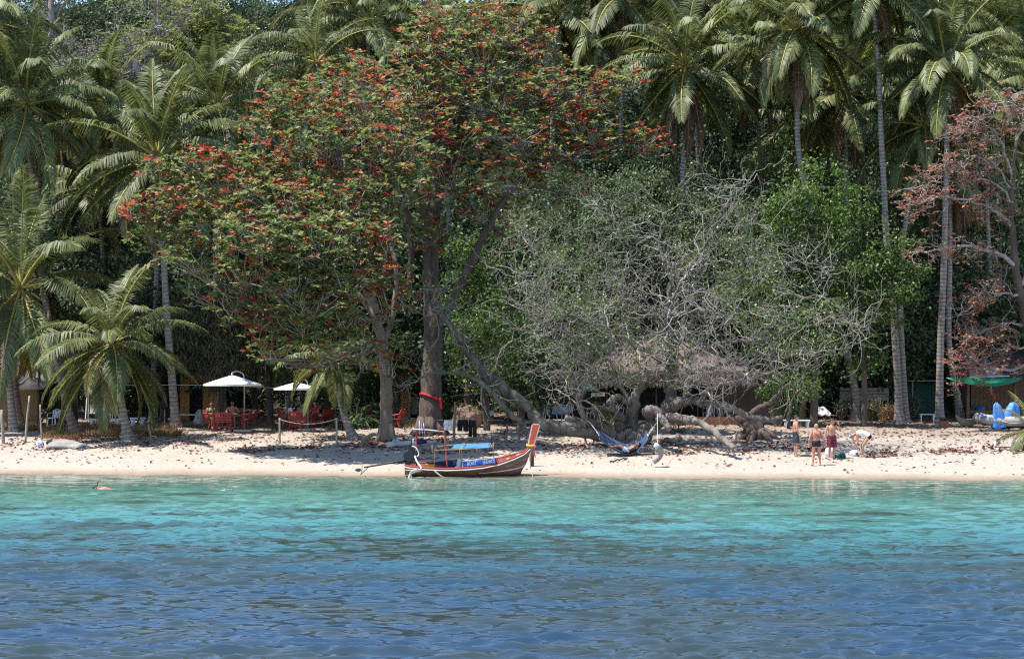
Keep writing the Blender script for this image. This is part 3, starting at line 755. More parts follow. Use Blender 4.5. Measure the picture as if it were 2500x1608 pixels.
# ------------------------------------------------------------------ the two Indian almond trees with red and green leaves
def almond(label, Y, limbs, pads, bark, seed, base_flare=None, bare=()):
    """limbs: (pixel path with depth offsets, radii); pads: flat leaf layers (px, py, depth, half width px, half height px, red share, count)"""
    pr = random.Random(seed); r = np.random.default_rng(seed)
    base = Vector((X(limbs[0][0][0][0], Y), Y, 0)); base.z = g(base.x, Y) - .1
    t = thing('almond_tree', label, 'tree', base)
    tb = MB(); ends = []; pts_all = []
    for k, (path, rad) in enumerate(limbs):
        pts = [P(p[0], p[1], Y + p[2]) - base for p in path]
        if k == 0: pts[0].z = -.2
        sp, rr = limb(tb, pr, pts, rad, 0, 10 if rad[0] > .15 else 7, 7, .025, .05)
        pts_all += [(p, q) for p, q in zip(sp, rr)]
    if base_flare:
        for k in range(7):
            a = k * .9 + pr.uniform(0, .4)
            d = Vector((math.cos(a), math.sin(a), 0))
            tb.tube([Vector((0, 0, .9)) + d * base_flare * .55, Vector((0, 0, .3)) + d * base_flare * .9, d * base_flare * 1.8 + Vector((0, 0, -.1))], [base_flare * .45, base_flare * .42, base_flare * .15], 7)
    ros_g, ros_r = [], []
    PA = np.array([tuple(p) for p, q in pts_all]); PQ = np.array([q for p, q in pts_all])
    for (px, py, dy, hw, hh, red, cnt) in pads:
        dy = (dy * 5.0 if px < 1010 else dy * 1.2 + .6) if dy < 0 else dy * 2; hh = hh * 1.75; cnt = cnt * .78
        c = P(px, py, Y + dy) - base
        s = (Y + dy) / FPX
        rx, rz = hw * s, hh * s; ry = max(1.2, rx * .75)
        # a carrying limb from the nearest big branch below
        d = np.linalg.norm((PA - np.array(c)) * np.array([1, 1, .8]), axis=1) + np.where(PA[:, 2] > c.z + .4, 4, 0)
        j = int(np.argmin(d)); a = Vector(PA[j])
        hub = c + Vector((0, 0, -rz * .6))
        mid = (a + hub) / 2 + Vector((0, 0, -.12 * (hub - a).length * .5))
        sp = smooth_path([a, mid, hub], 5, .05, pr)
        tb.tube(sp, lerp_r([min(PQ[j] * .7, .10), .035], len(sp)), 6, caps=False)
        n = int(cnt)
        dd = rand_dirs(r, n); q = r.uniform(0, 1, n) ** .4
        pt = dd * q[:, None] * np.array([rx, ry, rz]) + np.array(c)
        pt[:, 2] -= .10 * np.abs(pt[:, 0] - c.x) * (rz / max(rx, .1)) + r.normal(0, .05, n)
        # twigs spray from the hub to every third rosette
        for p in pt[::4]:
            h2 = hub.lerp(Vector(p), pr.uniform(.25, .6)) + Vector((pr.gauss(0, .15), pr.gauss(0, .15), pr.gauss(-.1, .1)))
            st = Vector(sp[pr.randrange(len(sp) // 2, len(sp))])
            tb.tube(smooth_path([st, h2, Vector(p)], 3, .03, pr), lerp_r([.026, .009], 7), 3, 1, caps=False)
        topness = (pt[:, 2] - c.z) / max(rz, .1)
        patch = np.sin(pt[:, 0] * 1.9 + px) + np.sin(pt[:, 0] * 4.3 + pt[:, 2] * 3) * .7
        isr = r.uniform(0, 1, n) < np.clip(red * .62 * (1 + .45 * topness + .8 * patch), 0, 1)
        ros_r.append(pt[isr]); ros_g.append(pt[~isr])
    for path in bare:
        pts = [P(p[0], p[1], Y + p[2]) - base for p in path]
        tb.tube(smooth_path(pts, 5, .04, pr), lerp_r([.07, .02], 5 * (len(pts) - 1) + 1), 6, 1)
    tb.build('trunk', [M[bark], M['bark_pink']], t)
    gb = MB(); G_ = np.concatenate(ros_g); rosettes(gb, G_, r, 7, .26, .078)
    c = gb.build('green_leaves', LM['almond_g'], t); c['kind'] = 'stuff'
    rb = MB(); R_ = np.concatenate(ros_r); rosettes(rb, R_, r, 6, .27, .080, .2)
    # a few single red leaves inside the green rosettes
    k = G_[r.uniform(0, 1, len(G_)) < .28]; rosettes(rb, k + r.normal(0, .10, k.shape), r, 2, .26, .078, -.1)
    c = rb.build('red_leaves', LM['almond_r'], t); c['kind'] = 'stuff'
    return t
YA = 90.5
almond('great almond tree with dark furrowed trunk tied with a red sash and orange red crown', YA,
    [([(1050, 1040, 0), (1052, 960, 0), (1056, 860, .2), (1055, 740, .3), (1050, 640, .4), (1058, 520, .5), (1090, 400, .6), (1130, 280, .8), (1150, 170, .9), (1165, 90, 1)], [.62, .50, .46, .43, .38, .34, .28, .2, .13, .05]),
     ([(1060, 830, .2), (1090, 760, .0), (1140, 660, -.3), (1190, 560, -.8), (1250, 460, -1), (1330, 390, -1.2), (1450, 370, -1.5), (1560, 345, -1.5)], [.2, .19, .19, .17, .14, .1, .07, .03]),
     ([(1060, 560, .4), (1010, 470, .2), (960, 400, -.2), (890, 330, -.6), (790, 280, -1), (680, 270, -1)], [.24, .2, .15, .11, .08, .03]),
     ([(1075, 450, .6), (1130, 360, 0), (1230, 270, -.6), (1380, 230, -1), (1540, 200, -1.2)], [.18, .14, .1, .07, .03]),
     ([(1120, 310, .8), (1040, 210, .6), (960, 130, .4)], [.13, .08, .04]),
     ([(1150, 190, .9), (1240, 120, .6), (1330, 90, .6)], [.1, .06, .03]),
     ([(1000, 720, .4), (1003, 600, .2), (985, 480, .1), (930, 430, -.4), (860, 420, -1)], [.17, .14, .12, .08, .04])],
    [(1120, 60, 1, 140, 42, .42, 260), (1240, 70, .6, 130, 48, .35, 250), (1050, 110, .6, 110, 40, .4, 170), (1330, 130, .5, 70, 35, .4, 80), (1180, 150, .2, 170, 45, .25, 270),
     (880, 180, -.4, 140, 34, .5, 200), (1040, 215, -.2, 150, 40, .35, 230), (1200, 235, -.6, 150, 40, .35, 250), (1380, 215, -1, 150, 34, .42, 230), (1520, 195, -1.2, 75, 24, .6, 80), (1420, 265, -1.2, 110, 24, .5, 120),
     (720, 250, -1, 120, 36, .5, 170), (870, 270, -1, 150, 42, .45, 260), (1030, 300, -1, 150, 45, .5, 260), (650, 310, -1, 80, 26, .3, 80), (800, 340, -1.4, 150, 45, .2, 220), (960, 370, -1.4, 130, 42, .3, 210), (1120, 340, -1.2, 140, 40, .45, 210), (1260, 320, -1.4, 130, 36, .45, 170),
     (1440, 315, -1.5, 120, 26, .7, 130), (1570, 345, -1.5, 75, 26, .8, 80), (1400, 360, -1.6, 110, 26, .6, 90), (1100, 430, -1.5, 110, 40, .6, 130), (1240, 430, -1.5, 110, 40, .55, 120), (980, 450, -1.6, 110, 38, .35, 130), (1330, 400, -1.4, 90, 28, .5, 60), (1180, 500, -1.4, 90, 40, .6, 80), (1400, 450, -1.2, 50, 24, .9, 24), (1250, 560, -1, 60, 30, .6, 30), (900, 460, -1.6, 90, 36, .3, 110), (1050, 560, -1.2, 70, 36, .5, 60)],
    'bark_dark', 51, .62, bare=[[(1190, 470, -1), (1250, 455, -1.6), (1300, 470, -2)], [(1150, 340, -1), (1240, 335, -1.6), (1320, 350, -1.8)]])
YB = 87.5
almond('almond tree with pale brown trunk left of the boat, low branches with red leaves', YB,
    [([(943, 1082, 0), (943, 1000, 0), (940, 900, 0), (925, 800, 0), (895, 700, -.1), (850, 620, -.2), (800, 555, -.4), (740, 510, -.6), (640, 470, -.8), (520, 430, -.8)], [.36, .29, .27, .25, .22, .19, .15, .11, .08, .03]),
     ([(930, 830, 0), (905, 760, .3), (850, 690, .4), (760, 620, .3), (680, 560, 0), (580, 530, -.4), (450, 520, -.8), (340, 500, -1)], [.16, .15, .13, .11, .09, .07, .05, .025]),
     ([(935, 850, 0), (960, 760, .3), (965, 650, .4), (940, 540, .3), (900, 470, .1)], [.15, .13, .11, .08, .04]),
     ([(925, 790, 0), (840, 760, -.5), (740, 740, -.9), (640, 760, -1.2)], [.1, .08, .06, .03])],
    [(500, 395, -.8, 110, 26, .55, 150), (400, 415, -.8, 70, 24, .6, 80), (620, 410, -.8, 110, 36, .45, 150), (560, 460, -1, 150, 36, .35, 200), (740, 430, -.8, 110, 40, .4, 160), (700, 490, -1.2, 140, 40, .28, 220), (840, 510, -1.2, 110, 42, .22, 180),
     (420, 500, -1, 110, 28, .35, 130), (330, 515, -1, 45, 18, .7, 40), (540, 540, -1.2, 130, 36, .25, 180), (400, 580, -1, 90, 30, .22, 110), (640, 580, -1.6, 130, 42, .2, 210), (780, 590, -1.6, 130, 46, .2, 230), (900, 600, -1.4, 90, 44, .3, 130),
     (480, 630, -1.2, 90, 30, .15, 90), (590, 660, -1.4, 90, 36, .12, 80), (720, 670, -1.6, 110, 40, .2, 130), (850, 680, -1.6, 90, 40, .35, 120), (480, 700, -1, 40, 30, .4, 24), (640, 770, -1.2, 80, 28, .4, 80), (740, 780, -1.4, 90, 40, .2, 90), (830, 770, -1.4, 70, 44, .45, 70), (880, 850, -1, 60, 50, .3, 50), (950, 720, -1, 60, 50, .5, 50), (960, 860, -.8, 50, 60, .5, 40), (700, 860, -1, 70, 36, .15, 40), (1010, 720, -.8, 50, 40, .5, 24), (560, 740, -1.2, 60, 40, .15, 50), (800, 830, -1.4, 90, 40, .2, 80), (650, 840, -1.4, 70, 34, .2, 50), (760, 720, -1.6, 110, 44, .22, 120), (930, 640, -1.4, 80, 44, .4, 80)],
    'bark_brown', 52, .34, bare=[[(870, 840, -1), (810, 800, -1.6), (750, 850, -2)], [(690, 740, -1), (640, 700, -1.8), (560, 690, -2.2)]])

# ------------------------------------------------------------------ the dry almond tree reaching in from the right edge
def dry_almond():
    Y = 93; pr = random.Random(61); r = np.random.default_rng(61)
    base = Vector((X(2556, Y), Y, g(X(2556, Y), Y) - .1))
    t = thing('almond_tree', 'nearly bare almond tree with dry reddish leaves reaching in from the right edge', 'tree', base)
    tb = MB(); tips = []
    limb(tb, pr, [Vector((0, 0, -.1)), P(2540, 900, Y) - base, P(2500, 760, Y) - base, P(2478, 640, Y) - base, P(2470, 480, Y) - base, P(2480, 330, Y) - base], [.34, .28, .24, .20, .14, .06], 0, 9)
    arms = [([(2480, 650), (2420, 610), (2330, 605), (2230, 620)], .12), ([(2474, 560), (2440, 520), (2390, 495), (2310, 480), (2230, 500)], .09), ([(2472, 500), (2430, 450), (2330, 440), (2220, 460)], .06), ([(2474, 440), (2440, 340), (2390, 300), (2330, 330)], .07),
            ([(2490, 720), (2440, 720), (2390, 740), (2340, 770)], .07), ([(2505, 790), (2450, 790), (2400, 810), (2360, 830)], .05), ([(2525, 880), (2460, 905), (2390, 890), (2330, 900)], .08), ([(2525, 850), (2470, 850), (2400, 870), (2340, 880)], .06), ([(2478, 360), (2500, 280), (2450, 250), (2400, 290)], .06), ([(2490, 700), (2540, 560), (2600, 480)], .12), ([(2474, 470), (2420, 400), (2360, 390), (2290, 440)], .05)]
    for pth, rad in arms:
        pts = [P(a, b_, Y - i * .35) - base for i, (a, b_) in enumerate(pth)]
        sp, rr = limb(tb, pr, pts, [rad, rad * .7, rad * .3], 1, 6, 6, .05)
        for k in range(3, len(sp), 1):
            for q in range(2 if k > 5 else 1):
                d = Vector((pr.gauss(-.5, .7), pr.gauss(-.3, .7), pr.gauss(.1, .5)))
                grow(tb, pr, sp[k], d, pr.uniform(.5, 1.0), .022, 2, tips, .05, .9, .4, 4, (2, 3), .6, 1)
    tb.build('trunk', [M['bark_dark'], M['bark_pink']], t)
    tp = np.array([tuple(p) for p, d in tips])
    keep = r.uniform(0, 1, len(tp)) < .62
    lb = MB(); rosettes(lb, tp[keep], r, 5, .20, .055, .1)
    c = lb.build('dry_leaves', LM['pink'], t); c['kind'] = 'stuff'
    k2 = r.uniform(0, 1, len(tp)) < .06
    lb = MB(); rosettes(lb, tp[k2], r, 4, .24, .07, -.1)
    c = lb.build('red_leaves', LM['almond_r'], t); c['kind'] = 'stuff'
dry_almond()

# ------------------------------------------------------------------ the sprawling bare tree that carries the hammock
HB = []          # points on its limbs that other things are tied to
def hammock_tree():
    Y = 85.0; pr = random.Random(71); r = np.random.default_rng(71)
    base = Vector((X(1535, Y), Y, g(X(1535, Y), Y) - .1))
    t = thing('sprawling_tree', 'sprawling grey tree with twisted limbs along the sand and pale bare twigs', 'tree', base)
    tb = MB(); tips = []
    L = lambda pth: [P(a, b_, Y + (c[0] if c else 0)) - base for a, b_, *c in pth]
    def lm(pth, rad, sides=10, k=7, wig=.03): return limb(tb, pr, L(pth), rad, 0, sides, k, wig, .09)
    big = []
    lm([(1535, 1095), (1530, 1072), (1520, 1055), (1500, 1040)], [.75, .62, .5, .3], 12)
    big.append(lm([(1545, 1075), (1500, 1062), (1452, 1056, -.2), (1376, 1044, -.3), (1315, 1032, -.3), (1297, 1001, 0), (1255, 965, .2), (1213, 934, .3), (1182, 907, .4), (1140, 857, .5), (1119, 823, .6), (1088, 782, .7), (1057, 748, .8), (1045, 700, .9)], [.42, .40, .36, .30, .29, .28, .25, .22, .20, .17, .15, .14, .12, .07]))
    big.append(lm([(1282, 1050, -.3), (1270, 1030, -.4), (1232, 995, -.5), (1192, 949, -.5), (1150, 920, -.5), (1088, 909, -.6), (1036, 917, -.7), (1010, 932, -.8)], [.16, .15, .13, .11, .09, .07, .05, .02], 8))
    lm([(1500, 1062, -.2), (1467, 1035, -.5), (1420, 1028, -.7), (1380, 1018, -.9)], [.3, .2, .15, .12])
    lm([(1535, 1060), (1500, 1005, -.4), (1488, 985, -.5), (1512, 970, -.4), (1538, 985, -.2)], [.26, .17, .15, .14, .12])
    lm([(1538, 1030), (1490, 1000, -.6), (1468, 1010, -.9), (1462, 1030, -1)], [.16, .14, .13, .1], 8)
    big.append(lm([(1540, 1075), (1543, 1021), (1551, 965), (1574, 934), (1600, 924), (1624, 921), (1634, 905)], [.40, .30, .22, .21, .20, .18, .15]))
    big.append(lm([(1545, 1085), (1570, 1060), (1591, 1038), (1629, 995), (1637, 957), (1634, 922), (1640, 895), (1634, 818), (1628, 780), (1638, 700), (1644, 640)], [.55, .42, .36, .29, .25, .24, .25, .16, .14, .12, .06], 12))
    L = lambda pth: [P(a, b_, Y + (c[0] * (2.6 if c[0] < 0 else 1.2) if c else 0)) - base for a, b_, *c in pth]
    big.append(lm([(1600, 1030), (1629, 1000, -.3), (1667, 980, -.4), (1731, 984, -.5), (1781, 996, -.6), (1840, 1018, -.7), (1883, 1024, -.9), (1910, 1015, -1)], [.30, .26, .22, .18, .17, .14, .10, .06]))
    big.append(lm([(1590, 1042, -.3), (1617, 1025, -.6), (1655, 1020, -.9), (1695, 1028, -1.2), (1731, 1045, -1.5), (1769, 1073, -1.9), (1792, 1092, -2.2), (1800, 1102, -2.3)], [.30, .22, .20, .18, .15, .13, .12, .05]))
    lm([(1788, 1090, -2.1), (1798, 1068, -2.2), (1799, 1052, -2.3)], [.08, .06, .04], 6); lm([(1783, 1084, -2.1), (1790, 1100, -2.2), (1791, 1112, -2.3)], [.07, .05, .03], 6)
    big.append(lm([(1667, 980, -.4), (1682, 942, -.5), (1685, 907, -.5), (1660, 885, -.4), (1652, 850, -.3)], [.15, .13, .12, .1, .07], 8))
    big.append(lm([(1708, 980, -.5), (1730, 955, -.7), (1752, 940, -.9), (1781, 934, -1), (1822, 932, -1.1), (1860, 942, -1.2)], [.12, .10, .09, .08, .06, .03], 7))
    big.append(lm([(1718, 1030, -1.2), (1732, 1005, -1), (1738, 952, -.8), (1720, 932, -.7), (1690, 925, -.6)], [.06, .06, .05, .04, .03], 6))
    lm([(1595, 1030, -.3), (1578, 1005, -.7), (1600, 1000, -1), (1622, 1030, -1.3), (1632, 1048, -1.5)], [.24, .22, .18, .14, .12])
    lm([(1600, 1035, -.8), (1592, 1060, -.9)], [.16, .12], 7)
    big.append(lm([(1426, 1022, -.4), (1409, 970, -.5), (1401, 937, -.5), (1394, 891, -.5), (1385, 860, -.4)], [.14, .11, .10, .07, .04], 7))
    big.append(lm([(1402, 940, -.5), (1425, 905, -.6), (1444, 882, -.7), (1430, 870, -.8), (1360, 880, -1), (1300, 905, -1.2)], [.10, .09, .07, .06, .05, .02], 7))
    big.append(lm([(1540, 985, 0), (1510, 930, .3), (1490, 880, .5), (1470, 820, .7)], [.13, .10, .07, .04], 7))
    # ascending limbs that fill the crown
    for i, (pth, rd) in enumerate([([(1636, 860, .2), (1700, 780, .2), (1790, 700, 0), (1880, 660, -.3)], .12), ([(1634, 830, 0), (1590, 770, .4), (1520, 720, .6), (1450, 690, .6)], .12), ([(1630, 790, 0), (1660, 700, -.2), (1720, 600, -.4), (1760, 520, -.5)], .12),
                       ([(1640, 690, 0), (1610, 600, .3), (1620, 520, .3)], .08), ([(1642, 890, -.2), (1750, 840, -.6), (1850, 830, -1), (1950, 800, -1.2)], .11), ([(1700, 905, -.5), (1800, 880, -.8), (1900, 870, -1.2), (2000, 860, -1.5), (2080, 850, -1.7)], .09),
                       ([(1640, 895, 0), (1560, 850, -.6), (1470, 800, -1), (1380, 770, -1.2), (1300, 760, -1.2)], .10), ([(1385, 860, -.4), (1350, 800, -.4), (1320, 720, -.3), (1300, 680, -.2)], .07), ([(1470, 820, .7), (1440, 740, .7), (1400, 660, .7)], .08), ([(1628, 780, 0), (1690, 760, -.8), (1760, 770, -1.2), (1830, 760, -1.4)], .08),
                       ([(1700, 780, .2), (1700, 680, .4), (1740, 600, .5), (1800, 560, .4)], .08), ([(1640, 850, 0), (1560, 800, .8), (1530, 700, 1), (1540, 610, 1)], .08), ([(1790, 700, 0), (1850, 620, .2), (1880, 550, .2)], .06), ([(1444, 882, -.7), (1400, 820, -1), (1330, 800, -1.2), (1250, 830, -1.3)], .06), ([(1820, 932, -1.1), (1900, 900, -1.4), (1990, 890, -1.6)], .04), ([(1880, 660, -.3), (1960, 640, -.5), (2040, 660, -.7)], .05), ([(1950, 800, -1.2), (2040, 780, -1.4), (2110, 800, -1.5)], .045), ([(1850, 830, -1), (1940, 740, -1), (2020, 720, -1)], .05), ([(1400, 660, .7), (1330, 620, .6), (1290, 600, .6)], .04), ([(1380, 770, -1.2), (1300, 690, -1), (1260, 660, -1)], .045), ([(1540, 610, 1), (1500, 540, 1), (1450, 500, 1)], .05), ([(1760, 520, -.5), (1800, 470, -.5), (1830, 440, -.5)], .045)]):
        big.append(lm(pth, [rd, rd * .7, rd * .35], 7, 7, .06))
    HB.extend(big)
    for bi, (sp, rr) in enumerate(big):
        for k in range(2, len(sp)):
            hz = sp[k].z
            if rr[k] > .2 or (bi < 9 and hz < 2.2) or (bi == 4 or bi == 5): continue
            if hz < 4.0 and pr.random() < .45: continue
            n = 1 if (rr[k] > .13 or pr.random() < .75) else 2
            if pr.random() < (.35 if bi < 9 else .0): continue
            for q in range(n):
                d = Vector((pr.gauss(0, .8), pr.gauss(-.15, .7), pr.gauss(.25, .6)))
                grow(tb, pr, sp[k], d, pr.uniform(.8, 1.9) * (.8 if bi < 3 else 1), max(.018, min(.042, rr[k] * .45)), 3 if pr.random() < .22 else 2, tips, .1, .8, .42, 4, (2, 3), .66, 1)
    tb.build('trunk', [M['bark_limb'], M['bark_twig']], t)
    tp = np.array([tuple(p) for p, d in tips])
    dens = .55 + .45 * np.sin(tp[:, 0] * .8 + tp[:, 2] * .5)
    k = r.uniform(0, 1, len(tp)) < np.clip(dens, .15, .95) * np.clip((tp[:, 2] - .8) / 3, .12, 1)
    pts = np.repeat(tp[k], 4, 0) + r.normal(0, .13, (k.sum() * 4, 3))
    lb = MB(); add_leaves(lb, pts, r, .13, .055, drop=.4)
    c = lb.build('sparse_leaves', LM['sparse'], t); c['kind'] = 'stuff'
    print('hammock tree tips', len(tips))
hammock_tree()
# gnarled neighbour at its right
def gnarled():
    Y = 87.5; pr = random.Random(73); r = np.random.default_rng(73)
    base = Vector((X(1850, Y), Y, g(X(1850, Y), Y) - .1))
    t = thing('gnarled_tree', 'dark gnarled tree butt at the right end of the sprawling limbs, with a leaning branch', 'tree', base)
    tb = MB(); L = lambda pth: [P(a, b_, Y) - base for a, b_ in pth]
    limb(tb, pr, L([(1850, 1080), (1846, 1055), (1825, 1030), (1790, 1022)]), [.55, .48, .34, .12], 0, 11, 6, .04)
    limb(tb, pr, L([(1840, 1060), (1832, 1020), (1850, 1000), (1880, 985), (1905, 955), (1930, 930)]), [.3, .24, .18, .15, .10, .05], 0, 9, 6, .03)
    for a in range(6):
        d = Vector((math.cos(a * 1.05), math.sin(a * 1.05), 0)); tb.tube([Vector((0, 0, .5)) + d * .3, d * .7 + Vector((0, 0, .2)), d * 1.2 + Vector((0, 0, -.1))], [.2, .17, .06], 7)
    limb(tb, pr, L([(1925, 1045), (1928, 1000), (1940, 965), (1962, 930)]), [.09, .08, .07, .05], 0, 7, 6, .02)
    tb.build('trunk', M['bark_dark'], t)
    pts = []
    for (a, b_, n, q) in [(1920, 1000, 420, .8), (1960, 950, 500, .9), (1870, 960, 200, .6), (1900, 940, 260, .8)]:
        p_, o_ = ell_points(r, n, tuple(P(a, b_, Y + .5) - base), (q, q * .8, q * .7)); pts.append(p_)
    lb = MB(); add_leaves(lb, np.concatenate(pts), r, .15, .055, drop=.3)
    c = lb.build('leaves', LM['bright'], t); c['kind'] = 'stuff'
gnarled()
# ------------------------------------------------------------------ leafy trees between and behind the palms
BP = broad_px
BP('bright', 'rounded bright green tree right of centre, its top level with the almond arm', 1985, 350, 640, 97, 250)
BP('bright', 'bright green tree in front of the foremost right palms, reaching low to the beach', 2110, 470, 900, 96, 280)
BP('bright', 'bright green tree leaning out to the right of the bare twigs', 1900, 480, 900, 98.5, 270)
BP('bright', 'bright green tree low behind the right end of the bare twigs', 1960, 600, 930, 97.5, 260)
BP('dark', 'dark leafy tree low behind the brown bush on the right', 2120, 720, 975, 103.5, 280)
BP('mid', 'dense small leaved tree right of the great almond trunk', 1340, 470, 900, 104, 330)
BP('mid', 'dense small leaved tree behind the top of the bare twigs', 1560, 400, 800, 106, 360)
BP('mid', 'dense small leaved tree between the bare twigs and the bright tree', 1760, 410, 800, 106, 320)
BP('mid', 'small leaved tree under the right arm of the great almond', 1450, 380, 700, 110, 320)
BP('dark', 'dark leafy tree behind the bare twigs above the restaurant roof', 1500, 600, 960, 107, 380)
BP('dark', 'dark leafy tree behind the restaurant roof at its right end', 1800, 620, 960, 107, 380)
BP('dark', 'dark leafy tree behind the bathers on the right', 1990, 660, 990, 104, 340)
BP('dark', 'dark leafy tree left of the tall planter palm', 2150, 640, 980, 105, 330)
BP('bright', 'low bright green tree right of the great almond trunk', 1190, 680, 960, 94, 220)
BP('bright', 'small bright green tuft of crown behind the great almond fork', 1140, 530, 960, 99, 170)
BP('dark', 'dark leafy tree between the almond trunk and the restaurant', 1270, 760, 1010, 98, 260)
BP('dark2', 'dark big leaved tree behind the dry almond at the right edge', 2420, 560, 1000, 106, 330)
BP('dark2', 'dark big leaved tree right of the slim curving palm', 2350, 680, 1000, 109, 260)
BP('hang', 'tree with drooping narrow leaves behind the first white parasol', 540, 620, 960, 98, 300)
BP('hang', 'tree with drooping narrow leaves between the two white parasols', 660, 700, 960, 99, 230)
BP('dark', 'dark leafy tree behind the pale brown almond trunk', 800, 640, 1000, 98, 320)
BP('dark', 'dark leafy tree behind the red sashed trunk on its left', 960, 560, 990, 101, 320)
BP('dark2', 'dark tree in the shade left of the drooping tree', 400, 560, 1000, 104, 300)
BP('dark', 'dark tree behind the small stout palm', 240, 560, 960, 107, 330)
BP('dark', 'dark tree behind the leaning red palm at the left', 90, 480, 960, 108, 320)
BP('mid', 'leafy tree filling the gap left of the great almond crown', 620, 250, 800, 106, 340)
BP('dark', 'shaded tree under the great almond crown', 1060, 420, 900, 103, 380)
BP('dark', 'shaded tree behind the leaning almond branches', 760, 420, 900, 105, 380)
BP('bright', 'pale green tree behind the orange coconut palm trunk', 1900, 290, 700, 108, 190)
BP('dark', 'dark tree under the palms at the right, behind the bent palm', 2220, 430, 960, 110, 330)
# on the slope
def HP(key, label, px, py_top, hpx, Y, wpx):
    zg = P(px, py_top + hpx * 1.25, Y).z
    return broad_px(key, label, px, py_top, py_top + hpx, Y, wpx, .75, 'broadleaf_tree', min(zg, g(X(px, Y), Y)))
HP('olive', 'olive green tree on the slope left of the orange coconut palm', 690, 30, 300, 128, 260)
HP('olive', 'olive tree on the slope at the top left of centre', 590, 90, 300, 124, 200)
HP('dark', 'dark blue green tree at the top of the slope, left of centre', 560, -40, 300, 134, 260)
HP('mid', 'bushy tree on the slope below the olive trees', 640, 190, 260, 116, 200)
HP('dark', 'dark tree on the slope at the top left corner', 40, -60, 300, 132, 260)
HP('dark', 'dark tree on the slope behind the grey trunk at top left', 240, -50, 300, 136, 280)
HP('dark', 'dark tree high on the slope above the bare white tree', 420, -70, 300, 140, 300)
HP('dark', 'dark tree at the top edge above the red crown', 900, -60, 300, 134, 300)
HP('mid', 'tree at the top edge right of the red crown top', 1060, -70, 260, 132, 240)
HP('dark2', 'dark tree on the slope behind the upper right palms', 1780, 60, 400, 130, 360)
HP('dark2', 'dark tree on the slope behind the palms at the top right corner', 2330, 80, 420, 132, 420)
HP('dark2', 'dark tree on the slope behind the palms right of the red crown', 1420, 80, 420, 130, 380)
HP('dark', 'dark tree on the slope between the top right palms', 2090, 60, 420, 131, 380)
HP('dark', 'dark tree on the slope behind the young upright palm', 780, 80, 300, 122, 260)
HP('dark', 'dark tree on the slope behind the shaggy palm', 330, 150, 330, 118, 300)
HP('mid', 'bushy tree on the slope behind the leftmost palms', 150, 110, 330, 121, 260)
for lab, px, py, w_, key in (('dark rounded tree crowning the slope above the bare white tree', 470, -60, 330, 'dark'), ('tree crowning the slope at the top edge left of the grey trunk', 690, -55, 300, 'mid'), ('tree crowning the slope above the palm with orange coconuts', 960, -60, 330, 'dark'), ('tree crowning the slope at the top left corner', 180, -60, 360, 'dark'), ('tree crowning the slope at the top edge above the yellow green tree', 560, -60, 320, 'mid'), ('tree crowning the slope above the scrubby grey tree', 310, -65, 330, 'dark'), ('leftmost tree crowning the slope', -60, -50, 330, 'dark')):
    HP(key, lab, px, py, 240, 165, w_)
for lab, px, py, w_, key, Yt in (('leafy tree at the foot of the slope behind the yellow coconut palm trunk', 1620, 350, 300, 'mid', 114), ('leafy tree at the foot of the slope under the hanging palm fronds', 1480, 300, 260, 'dark', 116), ('leafy tree at the foot of the slope behind the thin dark trunk', 1790, 330, 280, 'dark', 115), ('pale leafy tree between the right palm trunks', 2020, 370, 240, 'mid', 113), ('leafy tree in the gap behind the slim curving palm', 2400, 420, 300, 'dark', 114), ('leafy tree behind the bent palm at the right', 2250, 330, 280, 'mid', 118), ('leafy tree low on the slope left of the shaggy palm', 210, 420, 300, 'dark', 112)):
    HP(key, lab, px, py, 260, Yt, w_)
# yellow-leaved tree and bare tree on the slope
def slope_tree(label, base_px, Y, limbs, tipn, leaf, frac, seed, twig='bark_twig', per=5, LL=.22, rad0=.16):
    pr = random.Random(seed); r = np.random.default_rng(seed)
    bx = X(base_px[0], Y); b0 = P(base_px[0], base_px[1], Y)
    t = thing('slope_tree', label, 'tree', b0)
    tb = MB(); tips = []
    for pth, rad in limbs:
        pts = [P(a, c, Y + .0) - b0 for a, c in pth]
        sp, rr = limb(tb, pr, pts, [rad, rad * .75, rad * .35], 0, 7, 5, .05)
        for k in range(3, len(sp)):
            for q in range(tipn):
                grow(tb, pr, sp[k], Vector((pr.gauss(0, .8), pr.gauss(-.2, .6), pr.gauss(.45, .5))), pr.uniform(.7, 1.3), max(.02, rr[k] * .4), 2, tips, .2, .7, .25, 4, (2, 2), .7, 0)
    tb.build('trunk', M[twig], t)
    tp = np.array([tuple(p) for p, d in tips]); k = r.uniform(0, 1, len(tp)) < frac
    if k.sum():
        lb = MB(); rosettes(lb, tp[k], r, per, LL, .06, -.1)
        c = lb.build('leaves', leaf, t); c['kind'] = 'stuff'
    return t
slope_tree('pale bare branched tree with a few yellow leaves on the slope at top left', (345, 190), 112.5, [([(345, 190), (335, 150), (365, 125), (386, 95), (385, 45), (390, -20)], .24), ([(340, 150), (300, 110), (285, 60)], .10), ([(386, 90), (420, 60), (440, 30)], .07), ([(385, 60), (360, 20), (350, -10)], .06), ([(352, 138), (320, 140), (270, 120)], .06), ([(392, 70), (430, 75), (450, 50)], .05)], 2, LM['lime'], .45, 81)
slope_tree('yellow green leaved tree on the slope right of the bare white tree', (430, 240), 116, [([(430, 240), (440, 165), (495, 112), (515, 108)], .12), ([(435, 200), (410, 150), (400, 130)], .08), ([(440, 170), (480, 170), (540, 150), (575, 145)], .08), ([(440, 160), (450, 120), (455, 95)], .08), ([(500, 150), (530, 115), (560, 110)], .05), ([(420, 190), (380, 170), (365, 140)], .05), ([(495, 112), (500, 70), (490, 40)], .05)], 4, LM['lime'], .97, 82, per=8, LL=.27)
